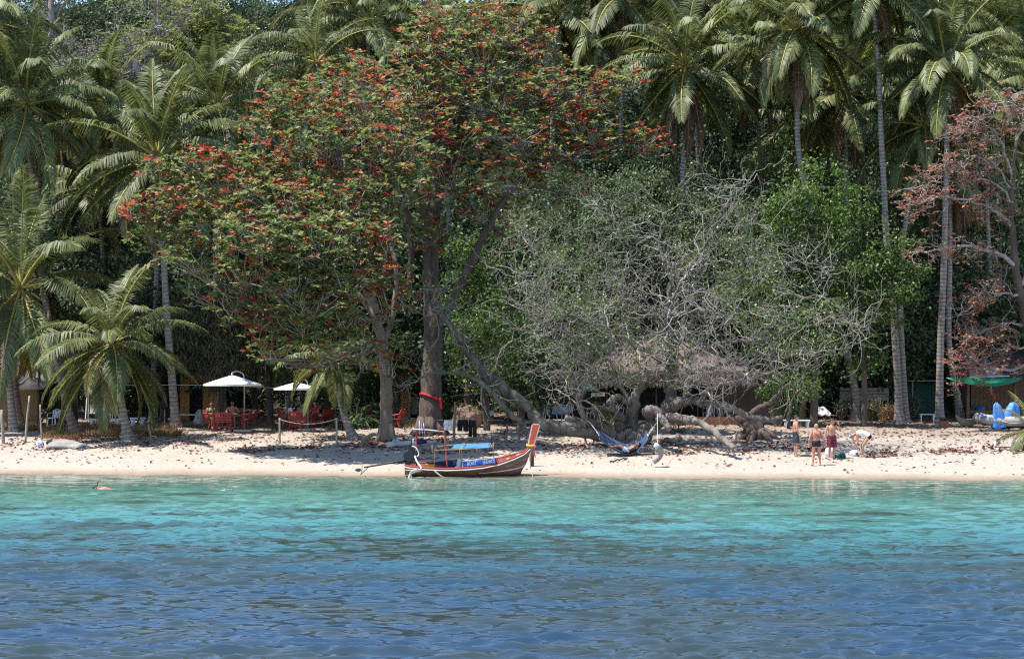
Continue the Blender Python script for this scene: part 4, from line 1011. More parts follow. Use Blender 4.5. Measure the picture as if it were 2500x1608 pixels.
slope_tree('greyish scrubby tree on the slope between the two leftmost palms', (200, 260), 117, [([(200, 260), (195, 190), (180, 140)], .08), ([(200, 220), (240, 160), (270, 130)], .08), ([(200, 200), (160, 160), (140, 140)], .06), ([(220, 190), (300, 170), (330, 170)], .06), ([(230, 200), (330, 210), (400, 190)], .06)], 3, LM['heather'], .8, 83, 'bark_pink', 5, .16)
slope_tree('big grey forest trunk with bare boughs at the top left', (130, 160), 125, [([(130, 200), (128, 100), (125, 20), (120, -60)], .36), ([(128, 60), (80, 20), (20, 15)], .08), ([(127, 40), (150, 0), (190, -30)], .08)], 1, LM['dark'], .5, 84, 'bark_grey')
slope_tree('thick grey forest trunk at the top edge behind the orange coconut palm', (798, 180), 132, [([(798, 180), (798, 90), (800, 20), (800, -60)], .38), ([(798, 60), (760, 20), (735, -5)], .07)], 1, LM['dark'], .3, 85, 'bark_grey')
# the mass of undergrowth that covers the slope
def jungle(name, label, n, xr, yr, hr, leaf, seed, per=420, L=.30, W=.10, rr=(1.0, 2.2), zf=1.0):
    r = np.random.default_rng(seed); mb = MB()
    for i in range(n):
        x = r.uniform(*xr); y = r.uniform(*yr)
        if abs(x) > y * .30 + 3: continue
        h = r.uniform(*hr); rad = r.uniform(*rr)
        pts, out = ell_points(r, per, (x, y, g(x, y) + h), (rad, rad, rad * .8 * zf), .3)
        pts = pts[(pts[:, 2] > g(x, y) - .2)]
        out = unit(pts - np.array((x, y, g(x, y) + h)))
        add_leaves(mb, pts, r, L, W, out, .6, .8, .3)
    o = mb.build(name, leaf); o['label'] = label; o['category'] = 'undergrowth'; o['kind'] = 'stuff'
    return o
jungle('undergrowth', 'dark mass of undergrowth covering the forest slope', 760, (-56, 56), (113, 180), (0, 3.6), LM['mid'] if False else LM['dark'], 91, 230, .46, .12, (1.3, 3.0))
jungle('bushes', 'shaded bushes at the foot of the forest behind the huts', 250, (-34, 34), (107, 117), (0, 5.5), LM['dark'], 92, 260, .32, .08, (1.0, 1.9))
# ------------------------------------------------------------------ huts and the restaurant
M['board_yellow'] = mat('ochre painted boards', (.19, .115, .045), .75, .2, 3, stretch=(1, 1, .3))
M['board_orange'] = mat('orange stained boards', (.36, .16, .05), .7, .25, 3, stretch=(1, 1, .3))
M['thatch'] = mat('old shade toned thatch', (.05, .04, .037), .95, .6, 3, c2=(.095, .075, .065), bump=1, bscale=16, bdist=.08)  # thatch tone darkened to stand in for shade from the trees above
M['teal'] = mat('teal sign paint', (.015, .16, .17), .5, .15, 4)
M['green_sign'] = mat('green lettering paint', (.02, .13, .075), .6, .15, 4)
M['brick'] = mat('red brick', (.30, .125, .07), .9, .3, 5)
M['brick_pale'] = mat('pale orange brick', (.42, .23, .13), .9, .3, 5)
M['mortar'] = mat('mortar', (.30, .25, .21), .9, .2, 6)
M['tarp_green'] = mat('green tarpaulin', (.012, .20, .085), .5, .15, 3, spec=.4)
M['tarp_blue'] = mat('blue tarpaulin', (.055, .20, .55), .5, .15, 3, bump=.4, bscale=9, bdist=.04)
M['roof_grey'] = mat('grey roof sheet', (.27, .25, .235), .8, .3, 2)
M['roof_pink'] = mat('dusty pink roof sheet', (.25, .165, .14), .85, .3, 1.2)
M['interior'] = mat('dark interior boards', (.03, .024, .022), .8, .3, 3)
M['blue_plastic'] = mat('blue plastic', (.03, .12, .36), .4, .1, 4)

def boards(n, x0, x1, z0, z1, y, th, material, parent, name='board', gap=.012, vertical=True, seed=0):
    """n boards side by side on the x-z plane facing -y, each an object sharing one mesh"""
    r = random.Random(seed); w = ((x1 - x0) if vertical else (z1 - z0)) / n
    mb = MB(); mb.box((0, 0, 0), ((w - gap), th, z1 - z0) if vertical else (x1 - x0, th, w - gap))
    me = mb.mesh(name, material)
    for i in range(n):
        c = x0 + w * (i + .5) if vertical else (x0 + x1) / 2
        zc = (z0 + z1) / 2 if vertical else z0 + w * (i + .5)
        link(name, me, parent, (c, y + r.uniform(-.006, .006), zc), (0, r.gauss(0, .004), 0))
def corrugated(name, material, parent, a, b, c, d, n, amp=.02, ribs=8):
    """roof sheets between the eave line a-b and the ridge line d-c: n sheets side by side"""
    a, b, c, d = map(Vector, (a, b, c, d))
    up = ((b - a).cross(d - a)).normalized()
    if up.z < 0: up = -up
    for i in range(n):
        def Pf(u, v, i=i):
            s = (i + u * 1.03) / n
            p = a.lerp(b, s).lerp(d.lerp(c, s), v)
            return p + up * (amp * math.cos(u * ribs * 2 * math.pi) + .006 * (i % 2))
        m_ = MB(); m_.sheet(Pf, ribs * 4, 3, .01, 0, True)
        m_.build(name, material, parent)
def text(body, size, parent, loc, rot, material, name='lettering', sx=1.0, depth=.004, shear=0.0):
    cu = bpy.data.curves.new(name, 'FONT'); cu.body = body; cu.size = size; cu.align_x = 'CENTER'; cu.align_y = 'CENTER'; cu.extrude = depth; cu.shear = shear
    cu.resolution_u = 2
    ob = bpy.data.objects.new('tmp_text', cu); col.objects.link(ob)
    bpy.context.view_layer.update()
    me = bpy.data.meshes.new_from_object(ob.evaluated_get(bpy.context.evaluated_depsgraph_get()))
    bpy.data.objects.remove(ob)
    me.materials.clear(); me.materials.append(material)
    o = link(name, me, parent, loc, rot); o.scale = (sx, 1, 1)
    return o

# hut at the far left with ochre boards
def left_hut():
    Y = 100; x0, x1 = X(-60, Y), X(150, Y); zb = g(x0, Y) - .1
    o = Vector((0, Y, zb))
    t = thing('beach_hut', 'ochre boarded hut with a dusty pink roof at the left edge behind the palms', 'hut', o)
    zt = P(0, 935, Y).z - zb
    boards(12, x0, X(96, Y), 0, zt, 0, .03, M['board_yellow'], t, seed=1)
    mb = MB(); mb.box((X(92, Y) + .05, -.02, zt / 2), (.10, .12, zt)); mb.build('post', M['wood_dark'], t)
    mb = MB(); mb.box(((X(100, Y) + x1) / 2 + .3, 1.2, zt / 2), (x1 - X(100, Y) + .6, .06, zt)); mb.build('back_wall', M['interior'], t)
    mb = MB()
    xa, xb = X(94, Y) + .1, X(122, Y)
    for (p, q) in [((xa, 0, .95), (xb, 0, .95)), ((xa, 0, .2), (xb, 0, .2)), ((xa, 0, .2), (xb, 0, .95)), ((xa, 0, .95), (xb, 0, .2)), ((xb, 0, 0), (xb, 0, zt))]: mb.bar(p, q, .06, .06)
    mb.build('railing', M['wood_dark'], t)
    zr = P(0, 830, Y).z - zb
    corrugated('roof_sheet', M['roof_pink'], t, (X(-80, Y), -1.0, zt - .05), (X(62, Y), -1.0, zt + .05), (X(165, Y), 2.6, zr + .25), (X(-10, Y), 2.6, zr + .35), 5)
    corrugated('roof_sheet', M['roof_grey'], t, (X(55, Y), -1.3, zt - .35), (X(120, Y), -1.3, zt - .30), (X(195, Y), 1.2, zr - .25), (X(150, Y), 1.2, zr - .15), 2)
    mb = MB(); mb.bar((X(62, Y), -1.05, zt), (X(166, Y), 2.6, zr + .2), .2, .05); mb.build('barge_board', mat('dark green grey board', (.06, .085, .085), .6, .2), t)
left_hut()

# hut with orange boards behind the first parasol
def orange_hut():
    Y = 104; x0, x1 = X(440, Y), X(560, Y); zb = g(X(500, Y), Y) - .1
    t = thing('wooden_hut', 'hut with orange boards and dark doorway behind the first white parasol', 'hut', (0, Y, zb))
    zt = P(0, 905, Y).z - zb
    boards(4, X(495, Y), X(548, Y), 0, zt, 0, .04, M['board_orange'], t, seed=3)
    boards(2, x0, X(463, Y), 0, zt, 0, .04, M['board_orange'], t, seed=4)
    mb = MB(); mb.box((X(479, Y), 0, zt - .35), (X(495, Y) - X(463, Y) - .02, .05, .7)); mb.build('door_head', M['board_orange'], t)
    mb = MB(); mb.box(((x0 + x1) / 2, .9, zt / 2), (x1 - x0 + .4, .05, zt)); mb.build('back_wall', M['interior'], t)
    corrugated('roof_sheet', M['rust'], t, (x0 - .4, -1.0, zt - .1), (X(610, Y), -1.0, zt - .15), (X(590, Y), 2, zt + 1.2), (x0, 2, zt + 1.3), 4)
    mb = MB(); mb.bar((X(548, Y), -.05, zt - .55), (X(614, Y), -.6, P(0, 962, Y).z - zb), .16, .05); mb.bar((X(540, Y), -.3, zt - .85), (X(582, Y), -.5, P(0, 962, Y).z - zb), .12, .05); mb.build('awning_rafter', M['rust'], t)
    t = thing('low_table', 'small white low table in front of the dark hut doorway', 'table', (X(455, 101), 101, g(X(455, 101), 101)))
    mb = MB(); mb.box((0, 0, .5), (1.1, .6, .05)); mb.build('table_top', M['white_paint'], t)
    for sx in (-1, 1):
        for sy in (-1, 1): MB().box((sx * .48, sy * .24, .24), (.06, .06, .47)).build('leg', M['wood_dark'], t)
    t = thing('pebble_screen', 'x', 'x') if False else None
    mb = MB(); r = np.random.default_rng(5)
    mb.ell((0, 0, .42), (.55, .4, .62), 0, 12, 8)
    o = mb.build('boulder', mat('pale boulder', (.36, .34, .31), .9, .4, 3, bump=1, bscale=5, bdist=.1), None, (X(493, 99.2), 99.2, g(X(493, 99.2), 99.2) - .1), (0, .25, .3))
    tag(o, 'pale grey boulder behind the seated woman in green', 'rock')
    for v in o.data.vertices: v.co *= 1 + .12 * math.sin(v.co.x * 9) * math.cos(v.co.z * 7 + v.co.y * 5)
orange_hut()

# brick building and steps between the almond trunks
def brick_house():
    Y = 103.5; zb = g(X(1000, Y), Y)
    t = thing('brick_house', 'small house with a pale brick pillar and dark doorway between the almond trunks', 'house', (0, Y, zb))
    zt = P(0, 905, Y).z - zb
    bm = MB(); r = random.Random(2); x0, x1 = X(978, Y), X(1003, Y)
    bw, bh = .17, .085
    me = MB().box((0, 0, 0), (bw - .012, .12, bh - .012)).mesh('brick', M['brick_pale'])
    rows = int(zt / bh)
    for j in range(rows):
        for i in range(3):
            xx = x0 + (x1 - x0) * (i + .5) / 3 + (.02 if j % 2 else -.02)
            link('brick', me, t, (xx, r.uniform(-.008, .008), (j + .5) * bh))
    MB().box(((x0 + x1) / 2, .075, zt / 2), (x1 - x0 - .02, .1, zt)).build('pillar_core', M['mortar'], t)
    MB().box((X(965, Y), .35, zt / 2), (X(980, Y) - X(945, Y), .06, zt)).build('side_wall', mat('grey plaster', (.16, .16, .17), .9, .2), t)
    MB().box((X(1040, Y), .9, zt / 2), (X(1100, Y) - X(1000, Y), .06, zt)).build('back_wall', M['interior'], t)
    MB().box((X(1022, Y), .2, .75), (X(1042, Y) - X(1006, Y), .1, .9)).build('parapet', mat('speckled parapet', (.34, .27, .22), .9, .5, 12), t)
    MB().box((X(1022, Y), .18, 1.23), (X(1044, Y) - X(1004, Y), .22, .05)).build('coping', M['cream'], t)
    corrugated('roof_sheet', M['rust'], t, (X(930, Y), -.8, zt), (X(1090, Y), -.8, zt), (X(1090, Y), 2.2, zt + 1.1), (X(930, Y), 2.2, zt + 1.1), 4)
    Y = 101.5
    t = thing('garden_step', 'long cream step in front of the brick pillar', 'step', (X(1000, Y), Y, g(X(1000, Y), Y)))
    MB().box((0, 0, .06), (1.55, .5, .30)).build('riser', M['cream'], t)
    MB().box((0, -.02, .235), (1.65, .58, .05)).build('tread', M['concrete'], t)
brick_house()

# restaurant behind the bare tree
def restaurant():
    Y = 100.0; zb = g(X(1550, Y), Y)
    t = thing('beach_restaurant', 'open fronted beach restaurant with corrugated roof and dark interior behind the bare tree', 'restaurant', (0, Y, zb))
    Z = lambda py, dy=0: P(0, py, Y + dy).z - zb
    xl, xr = X(1265, Y), X(1905, Y)
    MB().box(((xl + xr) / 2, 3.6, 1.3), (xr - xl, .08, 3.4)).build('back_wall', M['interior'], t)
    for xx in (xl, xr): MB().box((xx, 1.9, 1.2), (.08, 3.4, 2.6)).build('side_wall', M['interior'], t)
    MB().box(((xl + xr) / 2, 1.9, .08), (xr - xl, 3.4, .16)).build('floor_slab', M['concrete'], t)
    # main roof: front slope with hips, rib by rib sheets
    ez = Z(925, .4); rz = Z(826, 3.5)
    corrugated('roof_sheet', M['rust'], t, (X(1432, Y + .4), .6, ez), (X(1800, Y + .4), .6, ez), (X(1640, Y + 3.5), 3.5, rz), (X(1478, Y + 3.5), 3.5, rz), 7, .03, 5)
    corrugated('roof_sheet', M['rust'], t, (X(1800, Y + .4), .6, ez - .05), (X(1880, Y + .4), .8, ez - .1), (X(1700, Y + 3.5), 3.2, rz - .5), (X(1650, Y + 3.5), 3.5, rz), 2, .03, 5)
    MB().tube([(X(1476, Y + 3.5), 3.5, rz + .03), (X(1642, Y + 3.5), 3.5, rz + .03)], .09, 8).build('ridge_cap', M['roof_grey'], t)
    # lean-to thatch over the front
    tb = MB(); r = np.random.default_rng(4)
    z0, z1 = Z(938, -.9), Z(905, .7)
    tb.sheet(lambda u, v: (xl - .3 + (xr - xl + .6) * u, -.9 + 1.9 * v, z0 + (z1 - z0) * v + .05 * math.sin(u * 40) * math.sin(v * 9)), 60, 6, .12)
    tb.build('thatch_eave', M['thatch'], t)
    n = 2600; x = r.uniform(xl - .3, xr + .3, n); v = r.uniform(-.05, 1, n)
    c = np.stack([x, -.9 + 1.9 * v, z0 + (z1 - z0) * v + .08], 1); d = np.stack([r.normal(0, .2, n), -np.ones(n), r.normal(-.45, .15, n)], 1)
    V, F = leaf_geo(c, d, np.tile([0, 0, 1.0], (n, 1)), r.uniform(.3, .6, n), np.full(n, .025), .1)
    o = MB().add(V, F).build('thatch_straw', leafmat('shade toned thatch straw', [(0, (.02, .017, .016)), (.6, (.042, .035, .032)), (1, (.09, .075, .068))], .9, 0, .1), t); o['kind'] = 'stuff'  # straw colours lowered as well, carrying the overhanging trees' shade
    for px in (1270, 1345, 1480, 1600, 1745, 1900): MB().tube([(X(px, Y), -.55, -.1), (X(px, Y), -.55, z0 + .1)], .055, 7).build('post', M['wood_dark'], t)
    MB().bar((xl, -.62, z0 - .12), (xr, -.62, z0 - .12), .12, .1).build('beam', M['wood_dark'], t)
    # low brick wall with its own bricks (too small to pick apart: joined)
    wb = MB(); rr = random.Random(8); x0, x1 = X(1600, Y), X(1800, Y); h = .42
    for j in range(5):
        k = 0; xx = x0 + (.11 if j % 2 else 0)
        while xx < x1 - .2:
            wb.box((xx + .11, -.75 + rr.uniform(-.006, .006), .02 + j * .085), (.205, .11, .072)); xx += .22
    o = wb.build('brickwork', M['brick'], t); o['kind'] = 'stuff'
    MB().box(((x0 + x1) / 2, -.745, .19), (x1 - x0 - .05, .09, .40)).build('wall_core', M['mortar'], t)
    # balustrade at the right half
    rb = MB(); x0, x1 = X(1700, Y), X(1800, Y)
    for k in range(9): rb.bar((x0 + (x1 - x0) * k / 8, -.74, .4), (x0 + (x1 - x0) * k / 8, -.74, 1.05), .05, .04)
    rb.bar((x0, -.74, 1.07), (x1, -.74, 1.07), .05, .06); rb.build('balustrade', M['wood_dark'], t)
    text('RESTAURANT', .36, t, (X(1452, Y), -.70, Z(934, -.7)), (R(90), 0, 0), M['green_sign'], 'lettering', 1.0)
    MB().box((X(1452, Y), -.665, Z(934, -.7)), (X(1515, Y) - X(1395, Y), .03, .42)).build('name_board', M['wood_dark'], t)
    # counter
    MB().box((X(1560, Y), 2.7, .6), (4.5, .5, 1.0)).build('counter', M['interior'], t)
    # signs hanging on the front
    Y2 = Y - 1.05
    t2 = thing('hanging_sign', 'teal sign board with white lettering hanging under the thatch', 'sign', P(1436.5, 945, Y2))
    w_, h_ = 41 / FPX * Y2, 16.5 / FPX * Y2
    MB().box((0, 0, 0), (w_, .03, h_)).build('board', M['teal'], t2)
    fr = MB()
    for a, b in (((-w_ / 2, 0, -h_ / 2), (w_ / 2, 0, -h_ / 2)), ((-w_ / 2, 0, h_ / 2), (w_ / 2, 0, h_ / 2)), ((-w_ / 2, 0, -h_ / 2), (-w_ / 2, 0, h_ / 2)), ((w_ / 2, 0, -h_ / 2), (w_ / 2, 0, h_ / 2))): fr.bar(a, b, .03, .045)
    fr.build('frame', mat('pale teal frame', (.10, .30, .30), .5, .1), t2)
    text('Dewkrong Beach Bar', .115, t2, (0, -.022, .065), (R(90), 0, 0), M['white_paint'], 'lettering', .8)
    text('Tel. 089 665 2128', .10, t2, (0, -.022, -.075), (R(90), 0, 0), M['white_paint'], 'lettering', .8)
    t3 = thing('notice_board', 'cream notice board hanging below the teal sign', 'sign', P(1460, 963, Y2))
    MB().box((0, 0, 0), (33 / FPX * Y2, .03, 8.5 / FPX * Y2)).build('board', mat('cream board', (.50, .42, .30), .7, .1), t3)
    text('WELCOME', .07, t3, (0, -.02, .03), (R(90), 0, 0), mat('faded ochre print', (.25, .17, .05), .7, .1), 'lettering', 1.2)
    text('open', .06, t3, (0, -.02, -.05), (R(90), 0, 0), M['wood_dark'], 'lettering', 1.2)
    return zb + .16
REST_Z = restaurant()

# hut, sheds and fence at the right
def right_hut():
    Y = 101; zb = g(X(2420, Y), Y)
    Z = lambda py: P(0, py, Y).z - zb
    t = thing('palm_hut', 'dark timber hut with grey sheet roof at the right edge', 'hut', (0, Y, zb))
    x0, x1 = X(2352, Y), X(2560, Y)
    boards(16, X(2395, Y), x1, 0, Z(922), 2.2, .03, M['wood_brown'], t, seed=7)
    MB().box(((x0 + x1) / 2, 2.35, 1.4), (x1 - x0, .05, 3)).build('back_wall', M['interior'], t)
    for px in (2356, 2470): MB().tube([(X(px, Y), -.6, -.1), (X(px, Y) + .02, -.6, Z(925))], .085, 8).build('post', M['wood_brown'], t)
    corrugated('roof_sheet', M['roof_grey'], t, (X(2358, Y), -.9, Z(922)), (X(2440, Y), -.9, Z(918)), (X(2432, Y), 2, Z(872)), (X(2380, Y), 2, Z(880)), 2, .004, 3)
    corrugated('roof_sheet', M['thatch'], t, (X(2430, Y), -.9, Z(925)), (X(2570, Y), -.9, Z(930)), (X(2560, Y), 2.2, Z(850)), (X(2425, Y), 2.2, Z(866)), 3, .03, 5)
    MB().bar((X(2350, Y), -.98, Z(921)), (X(2452, Y), -.98, Z(917)), .12, .06).build('gutter', M['metal'], t)
    Yb = 100.6
    tb = thing('plank_bench', 'yellowish plank bench inside the dark hut', 'bench', (X(2398, Y), Y + .6, zb))
    MB().box((0, 0, .52), (1.4, .35, .14)).build('seat', M['board_yellow'], tb)
    for s in (-1, 1): MB().box((s * .55, 0, .22), (.1, .3, .44)).build('leg', M['wood_dark'], tb)
    for k, px in enumerate((2408, 2384)):
        mb = MB(); mb.tube([(0, 0, 0), (0, 0, .05), (0, 0, .45), (0, 0, .75), (0, 0, .8)], [.22, .25, .28, .25, .2], 14)
        o = mb.build('plastic_barrel', M['blue_plastic'] if k == 0 else mat('dark barrel', (.03, .03, .045), .5, .1), None, (X(px, Y), Y + 1.4, zb))
        tag(o, ['blue plastic barrel inside the dark hut', 'dark barrel left of the blue one inside the hut'][k], 'barrel')
    # sagging green tarpaulin on the front of the roof
    tt = MB()
    tt.sheet(lambda u, v: (X(2298 + 185 * u, Y), -1.15 - .9 * v * math.sin(u * math.pi), Z(921 + 1 * u) - v * .42 * math.sin(math.pi * u) ** .8 - .02 * v), 24, 6, .01)
    o = tt.build('green_tarpaulin', M['tarp_green'], None, (0, Y, zb)); tag(o, 'sagging green tarpaulin strung along the front of the right hut', 'tarpaulin')
    # fence
    Y = 103; zf = g(X(2110, Y), Y)
    t = thing('plank_fence', 'weathered grey plank fence behind the right palms', 'fence', (0, Y, zf))
    Z = lambda py: P(0, py, Y).z - zf
    boards(4, X(2050, Y), X(2170, Y), Z(978), Z(946), 0, .025, M['wood_grey'], t, 'plank', .02, False, 9)
    boards(4, X(2095, Y), X(2175, Y), Z(1010), Z(981), .1, .025, mat('green slats', (.03, .11, .085), .7, .2), t, 'green_slat', .05, False, 10)
    for px in (2055, 2110, 2168): MB().box((X(px, Y), .06, Z(945) / 2), (.09, .06, Z(943))).build('post', M['wood_grey'], t)
    t = thing('mesh_shed', 'green netting shed wall between the two palm trunks', 'shed', (0, 104, g(X(2260, 104), 104)))
    MB().box((X(2258, 104), .3, .95), (X(2296, 104) - X(2215, 104), .04, 1.9)).build('net_wall', mat('green net', (.02, .075, .06), .8, .3), t)
    MB().box((X(2255, 104), -.2, 2.02), (X(2305, 104) - X(2210, 104), 1.2, .05)).build('roof', M['roof_grey'], t)
    for px in (2222, 2290): MB().box((X(px, 104), -.6, 1), (.07, .07, 2)).build('post', M['wood_grey'], t)
    t = thing('white_bench', 'low white bench left of the tall planter palm', 'bench', (X(2263, 101), 101, g(X(2263, 101), 101)))
    MB().box((0, 0, .40), (.82, .3, .05)).build('seat', M['white_paint'], t)
    for s in (-1, 1): MB().box((s * .33, 0, .19), (.06, .26, .38)).build('leg', M['white_paint'], t)
right_hut()
# ------------------------------------------------------------------ the long-tail boat
M['hull_red'] = mat('worn red brown hull paint', (.16, .048, .035), .5, .35, 2.5, c2=(.26, .13, .085), stretch=(.5, 1, 2), spec=.4)
M['hull_in'] = mat('faded red inside paint', (.30, .055, .045), .6, .3, 3)
M['deck_red'] = mat('sun bleached pink red deck', (.40, .13, .10), .65, .25, 3)
M['trim_white'] = mat('chipped white trim', (.66, .60, .54), .6, .3, 8)
M['prow_red'] = mat('orange red prow board', (.62, .075, .035), .5, .25, 3)
M['frame_yellow'] = mat('yellow ochre frame', (.40, .27, .13), .6, .25, 6)
M['frame_red'] = mat('red pipe', (.50, .075, .055), .45, .2, 5)
M['banner_blue'] = mat('blue banner cloth', (.012, .065, .34), .6, .25, 4, bump=.5, bscale=7, bdist=.03)
M['navy'] = mat('navy cloth', (.010, .018, .085), .7, .3, 5)
M['engine'] = mat('black engine', (.014, .014, .016), .45, .3, 8, spec=.5)
def boat():
    Yb = 75.0
    s = Yb / FPX
    org = P(1130, 1166, Yb); org.z = 0.0
    t = thing('longtail_boat', 'red brown long tail boat with blue canopy drawn up at the waterline', 'boat', org, R(1.5))
    def W(px, py, dy=0.0):
        """boat coordinates of a pixel; dy is towards the land"""
        p = P(px, py, Yb + dy); return Vector((p.x - org.x, dy, p.z - org.z))
    # stations: x px, near gunwale row, keel row, half beam, far gunwale row
    ST = [(987, 1137, 1160, .30), (1000, 1139.5, 1166, .46), (1040, 1143, 1169, .60), (1090, 1145, 1170, .68), (1140, 1143, 1170, .70), (1180, 1139, 1169, .68), (1220, 1131, 1167, .60), (1255, 1119, 1165, .44), (1280, 1108, 1162, .22), (1297, 1094, 1150, .045)]
    n = 37; q = np.linspace(0, len(ST) - 1, n); A = np.array(ST, float)
    A = np.stack([np.interp(q, range(len(ST)), A[:, i]) for i in range(4)], 1)
    heel = .16
    stem_x = lambda i, v: 0.0
    rows = []
    cx0 = .70
    for i in range(n):
        px, gp, kp, hb = A[i]
        x = (px - 1130) * s; zg = CAM_H - (gp - HOR) * s; zk = CAM_H - (kp - HOR) * s
        f = max(0, (i / (n - 1) - .72) / .28)
        ring = []
        for k in range(11):
            a = -1 + 2 * k / 10                  # -1 near gunwale .. +1 far
            y = hb * math.copysign(abs(a) ** .75, a)
            zz = zk + (zg - zk) * abs(a) ** 2.1
            zz += heel * (a + 1) * .5 * hb * 1.4
            xx = x - f * f * .40 * (1 - abs(a) ** 1.3) * 1.0
            ring.append((xx, y + cx0 - .0, zz))
        rows.append(ring)
    V = np.array(rows); nk = 11
    hb_ = MB()
    F = np.array([(i * nk + k, (i + 1) * nk + k, (i + 1) * nk + k + 1, i * nk + k + 1) for i in range(n - 1) for k in range(nk - 1)])
    C = V.mean(axis=1, keepdims=True)
    Vin = V.copy(); Vin[:, :, 1] = (V[:, :, 1] - cx0) * .93 + cx0; Vin[:, 1:-1, 2] += .05
    hb_.add(V.reshape(-1, 3), F, 0, True)
    hb_.add(Vin.reshape(-1, 3), F[:, ::-1], 1, True)
    hb_.add(V[0], [list(range(nk))], 0)
    hb_.build('hull', [M['hull_red'], M['hull_in']], t)
    for nm, off, rr, mm, dz in (('gunwale', 0, .035, 'hull_in', .02), ('rub_rail', 0, .024, 'trim_white', -.055)):
        gb = MB()
        for side in (0, -1):
            pts = [Vector(V[i, side]) + Vector((0, (-.02 if side == 0 else .02) * (2 if dz < 0 else 0), dz)) for i in range(n)]
            gb.tube(pts, rr, 6)
        gb.build(nm, M[mm], t)
    stem = MB(); sp = [Vector(V[-1, 0]) * .5 + Vector(V[-1, -1]) * .5 + Vector((.02, 0, .0))]
    sp = [(Vector(V[-1, 0]) + Vector(V[-1, -1])) / 2, Vector(V[-1, 2]) * .5 + Vector(V[-1, -3]) * .5, Vector(V[-1, 5]), Vector(V[-3, 5])]
    stem.tube(smooth_path(sp, 4), .04, 6); stem.build('stem_post', M['hull_red'], t)
    # waterline stripe toward the bow, deck at the bow, thwarts
    d = MB()
    i0 = int(n * .80)
    rowsd = [(V[i, 0] * .96 + V[i, -1] * .04 + np.array([0, 0, -.01]), V[i, 0] * .04 + V[i, -1] * .96 + np.array([0, 0, -.01])) for i in range(i0, n)]
    Vd = np.array([p for rw in rowsd for p in rw]); m_ = len(rowsd)
    d.add(Vd, np.array([(2 * i, 2 * i + 2, 2 * i + 3, 2 * i + 1) for i in range(m_ - 1)]), 0, True); d.build('fore_deck', M['deck_red'], t)
    fl = MB(); Vf = np.array([p for i in range(2, i0 + 2) for p in (V[i, 2] + np.array([0, 0, .10]), V[i, -3] + np.array([0, 0, .10]))]); m_ = len(Vf) // 2
    fl.add(Vf, np.array([(2 * i, 2 * i + 2, 2 * i + 3, 2 * i + 1) for i in range(m_ - 1)])); fl.build('floor_boards', M['wood_brown'], t)
    cb = MB(); cb.tube([Vector(V[i0, 1]) + Vector((0, 0, .12)), Vector(V[i0, 5]) * .0 + (Vector(V[i0, 0]) + Vector(V[i0, -1])) / 2 + Vector((.12, 0, .06)), Vector(V[i0, -2]) + Vector((0, 0, .10))], .03, 6); cb.build('coaming', M['trim_white'], t)
    th = MB()
    for i in (7, 14, 22): th.box((V[i, 0] + V[i, -1]) / 2 - np.array([0, 0, .12]), (.25, abs(V[i, -1, 1] - V[i, 0, 1]) * .92, .04))
    th.build('thwarts', M['hull_in'], t) if False else None
    for i in (7, 14, 22): MB().box((V[i, 0] + V[i, -1]) / 2 - np.array([0, 0, .12]), (.25, abs(V[i, -1, 1] - V[i, 0, 1]) * .88, .04)).build('thwart', M['hull_in'], t)
    st = MB(); ws = [Vector(V[i, 2]) + Vector((0, -.022, .03)) for i in range(int(n * .52), n - 2)]
    st.tube(ws, lerp_r([.012, .028, .02], len(ws)), 5); st.build('waterline_stripe', mat('pale blue waterline stripe', (.50, .55, .55), .6, .2), t)
    # faded emblem near the bow
    em = MB(); rr = random.Random(3)
    for k in range(16):
        i = int(n * .80) + k % 6
        p = Vector(V[min(i, n - 3), 0]).lerp(Vector(V[min(i, n - 3), 2]), .28 + .07 * (k % 5)) + Vector((rr.uniform(-.06, .06), -.03, 0))
        em.tube([p, p + Vector((rr.uniform(.02, .07), -.004, rr.uniform(.02, .10)))], .008, 4)
    em.build('bow_lettering', mat('faded white lettering', (.42, .36, .34), .8, .3), t)['kind'] = 'stuff'
    # tall prow board
    yb = cx0
    pb = MB(); tk = .035
    q4 = [W(1291, 1090, yb), W(1302, 1090, yb), W(1317.5, 1037, yb), W(1302, 1036.5, yb)]
    pb.add([tuple(p + Vector((0, sgn * tk, 0))) for sgn in (-1, 1) for p in q4], [(0, 1, 2, 3), (7, 6, 5, 4), (0, 4, 5, 1), (1, 5, 6, 2), (2, 6, 7, 3), (3, 7, 4, 0)]); pb.build('prow_board', M['prow_red'], t)
    pe = MB()
    for a, b in ((0, 3), (3, 2), (2, 1)): pe.bar(q4[a], q4[b], .03, .10)
    pe.build('prow_edging', M['trim_white'], t)
    gl = MB(); c = W(1296.5, 1086.5, yb)
    for k in range(14):
        a = k * 2 * math.pi / 14; gl.ell(c + Vector((math.cos(a) * .14, math.sin(a) * .10, .03 * math.sin(a))), (.05, .05, .055), 0, 6, 4)
    gl.build('garland', mat('yellow garland', (.62, .42, .02), .7, .3, 12), t)
    rb = MB()
    for k, (dx, ln) in enumerate(((0, .42), (.05, .34), (.02, .48))):
        p = W(1304 + k, 1087, yb - .1); rb.sheet(lambda u, v: p + Vector((.05 * u - .02 + dx * .3 + .03 * math.sin(v * 5 + k), -.02 * k, -ln * v)), 2, 8, .004)
    rb.build('pink_ribbon', mat('pink ribbon', (.55, .06, .14), .7, .15), t)
    # canopy: yellow frame with blue cloth
    zc = lambda px, py, dy: W(px, py, dy)
    fr = MB()
    top_n = [zc(1062, 1098, .1), zc(1120, 1096.5, .1), zc(1203, 1091, .1)]; top_f = [zc(1072, 1088.5, 1.35), zc(1130, 1084, 1.35), zc(1199, 1081.5, 1.35)]
    fr.tube(smooth_path(top_n, 4), .015, 6); fr.tube(smooth_path(top_f, 4), .015, 6)
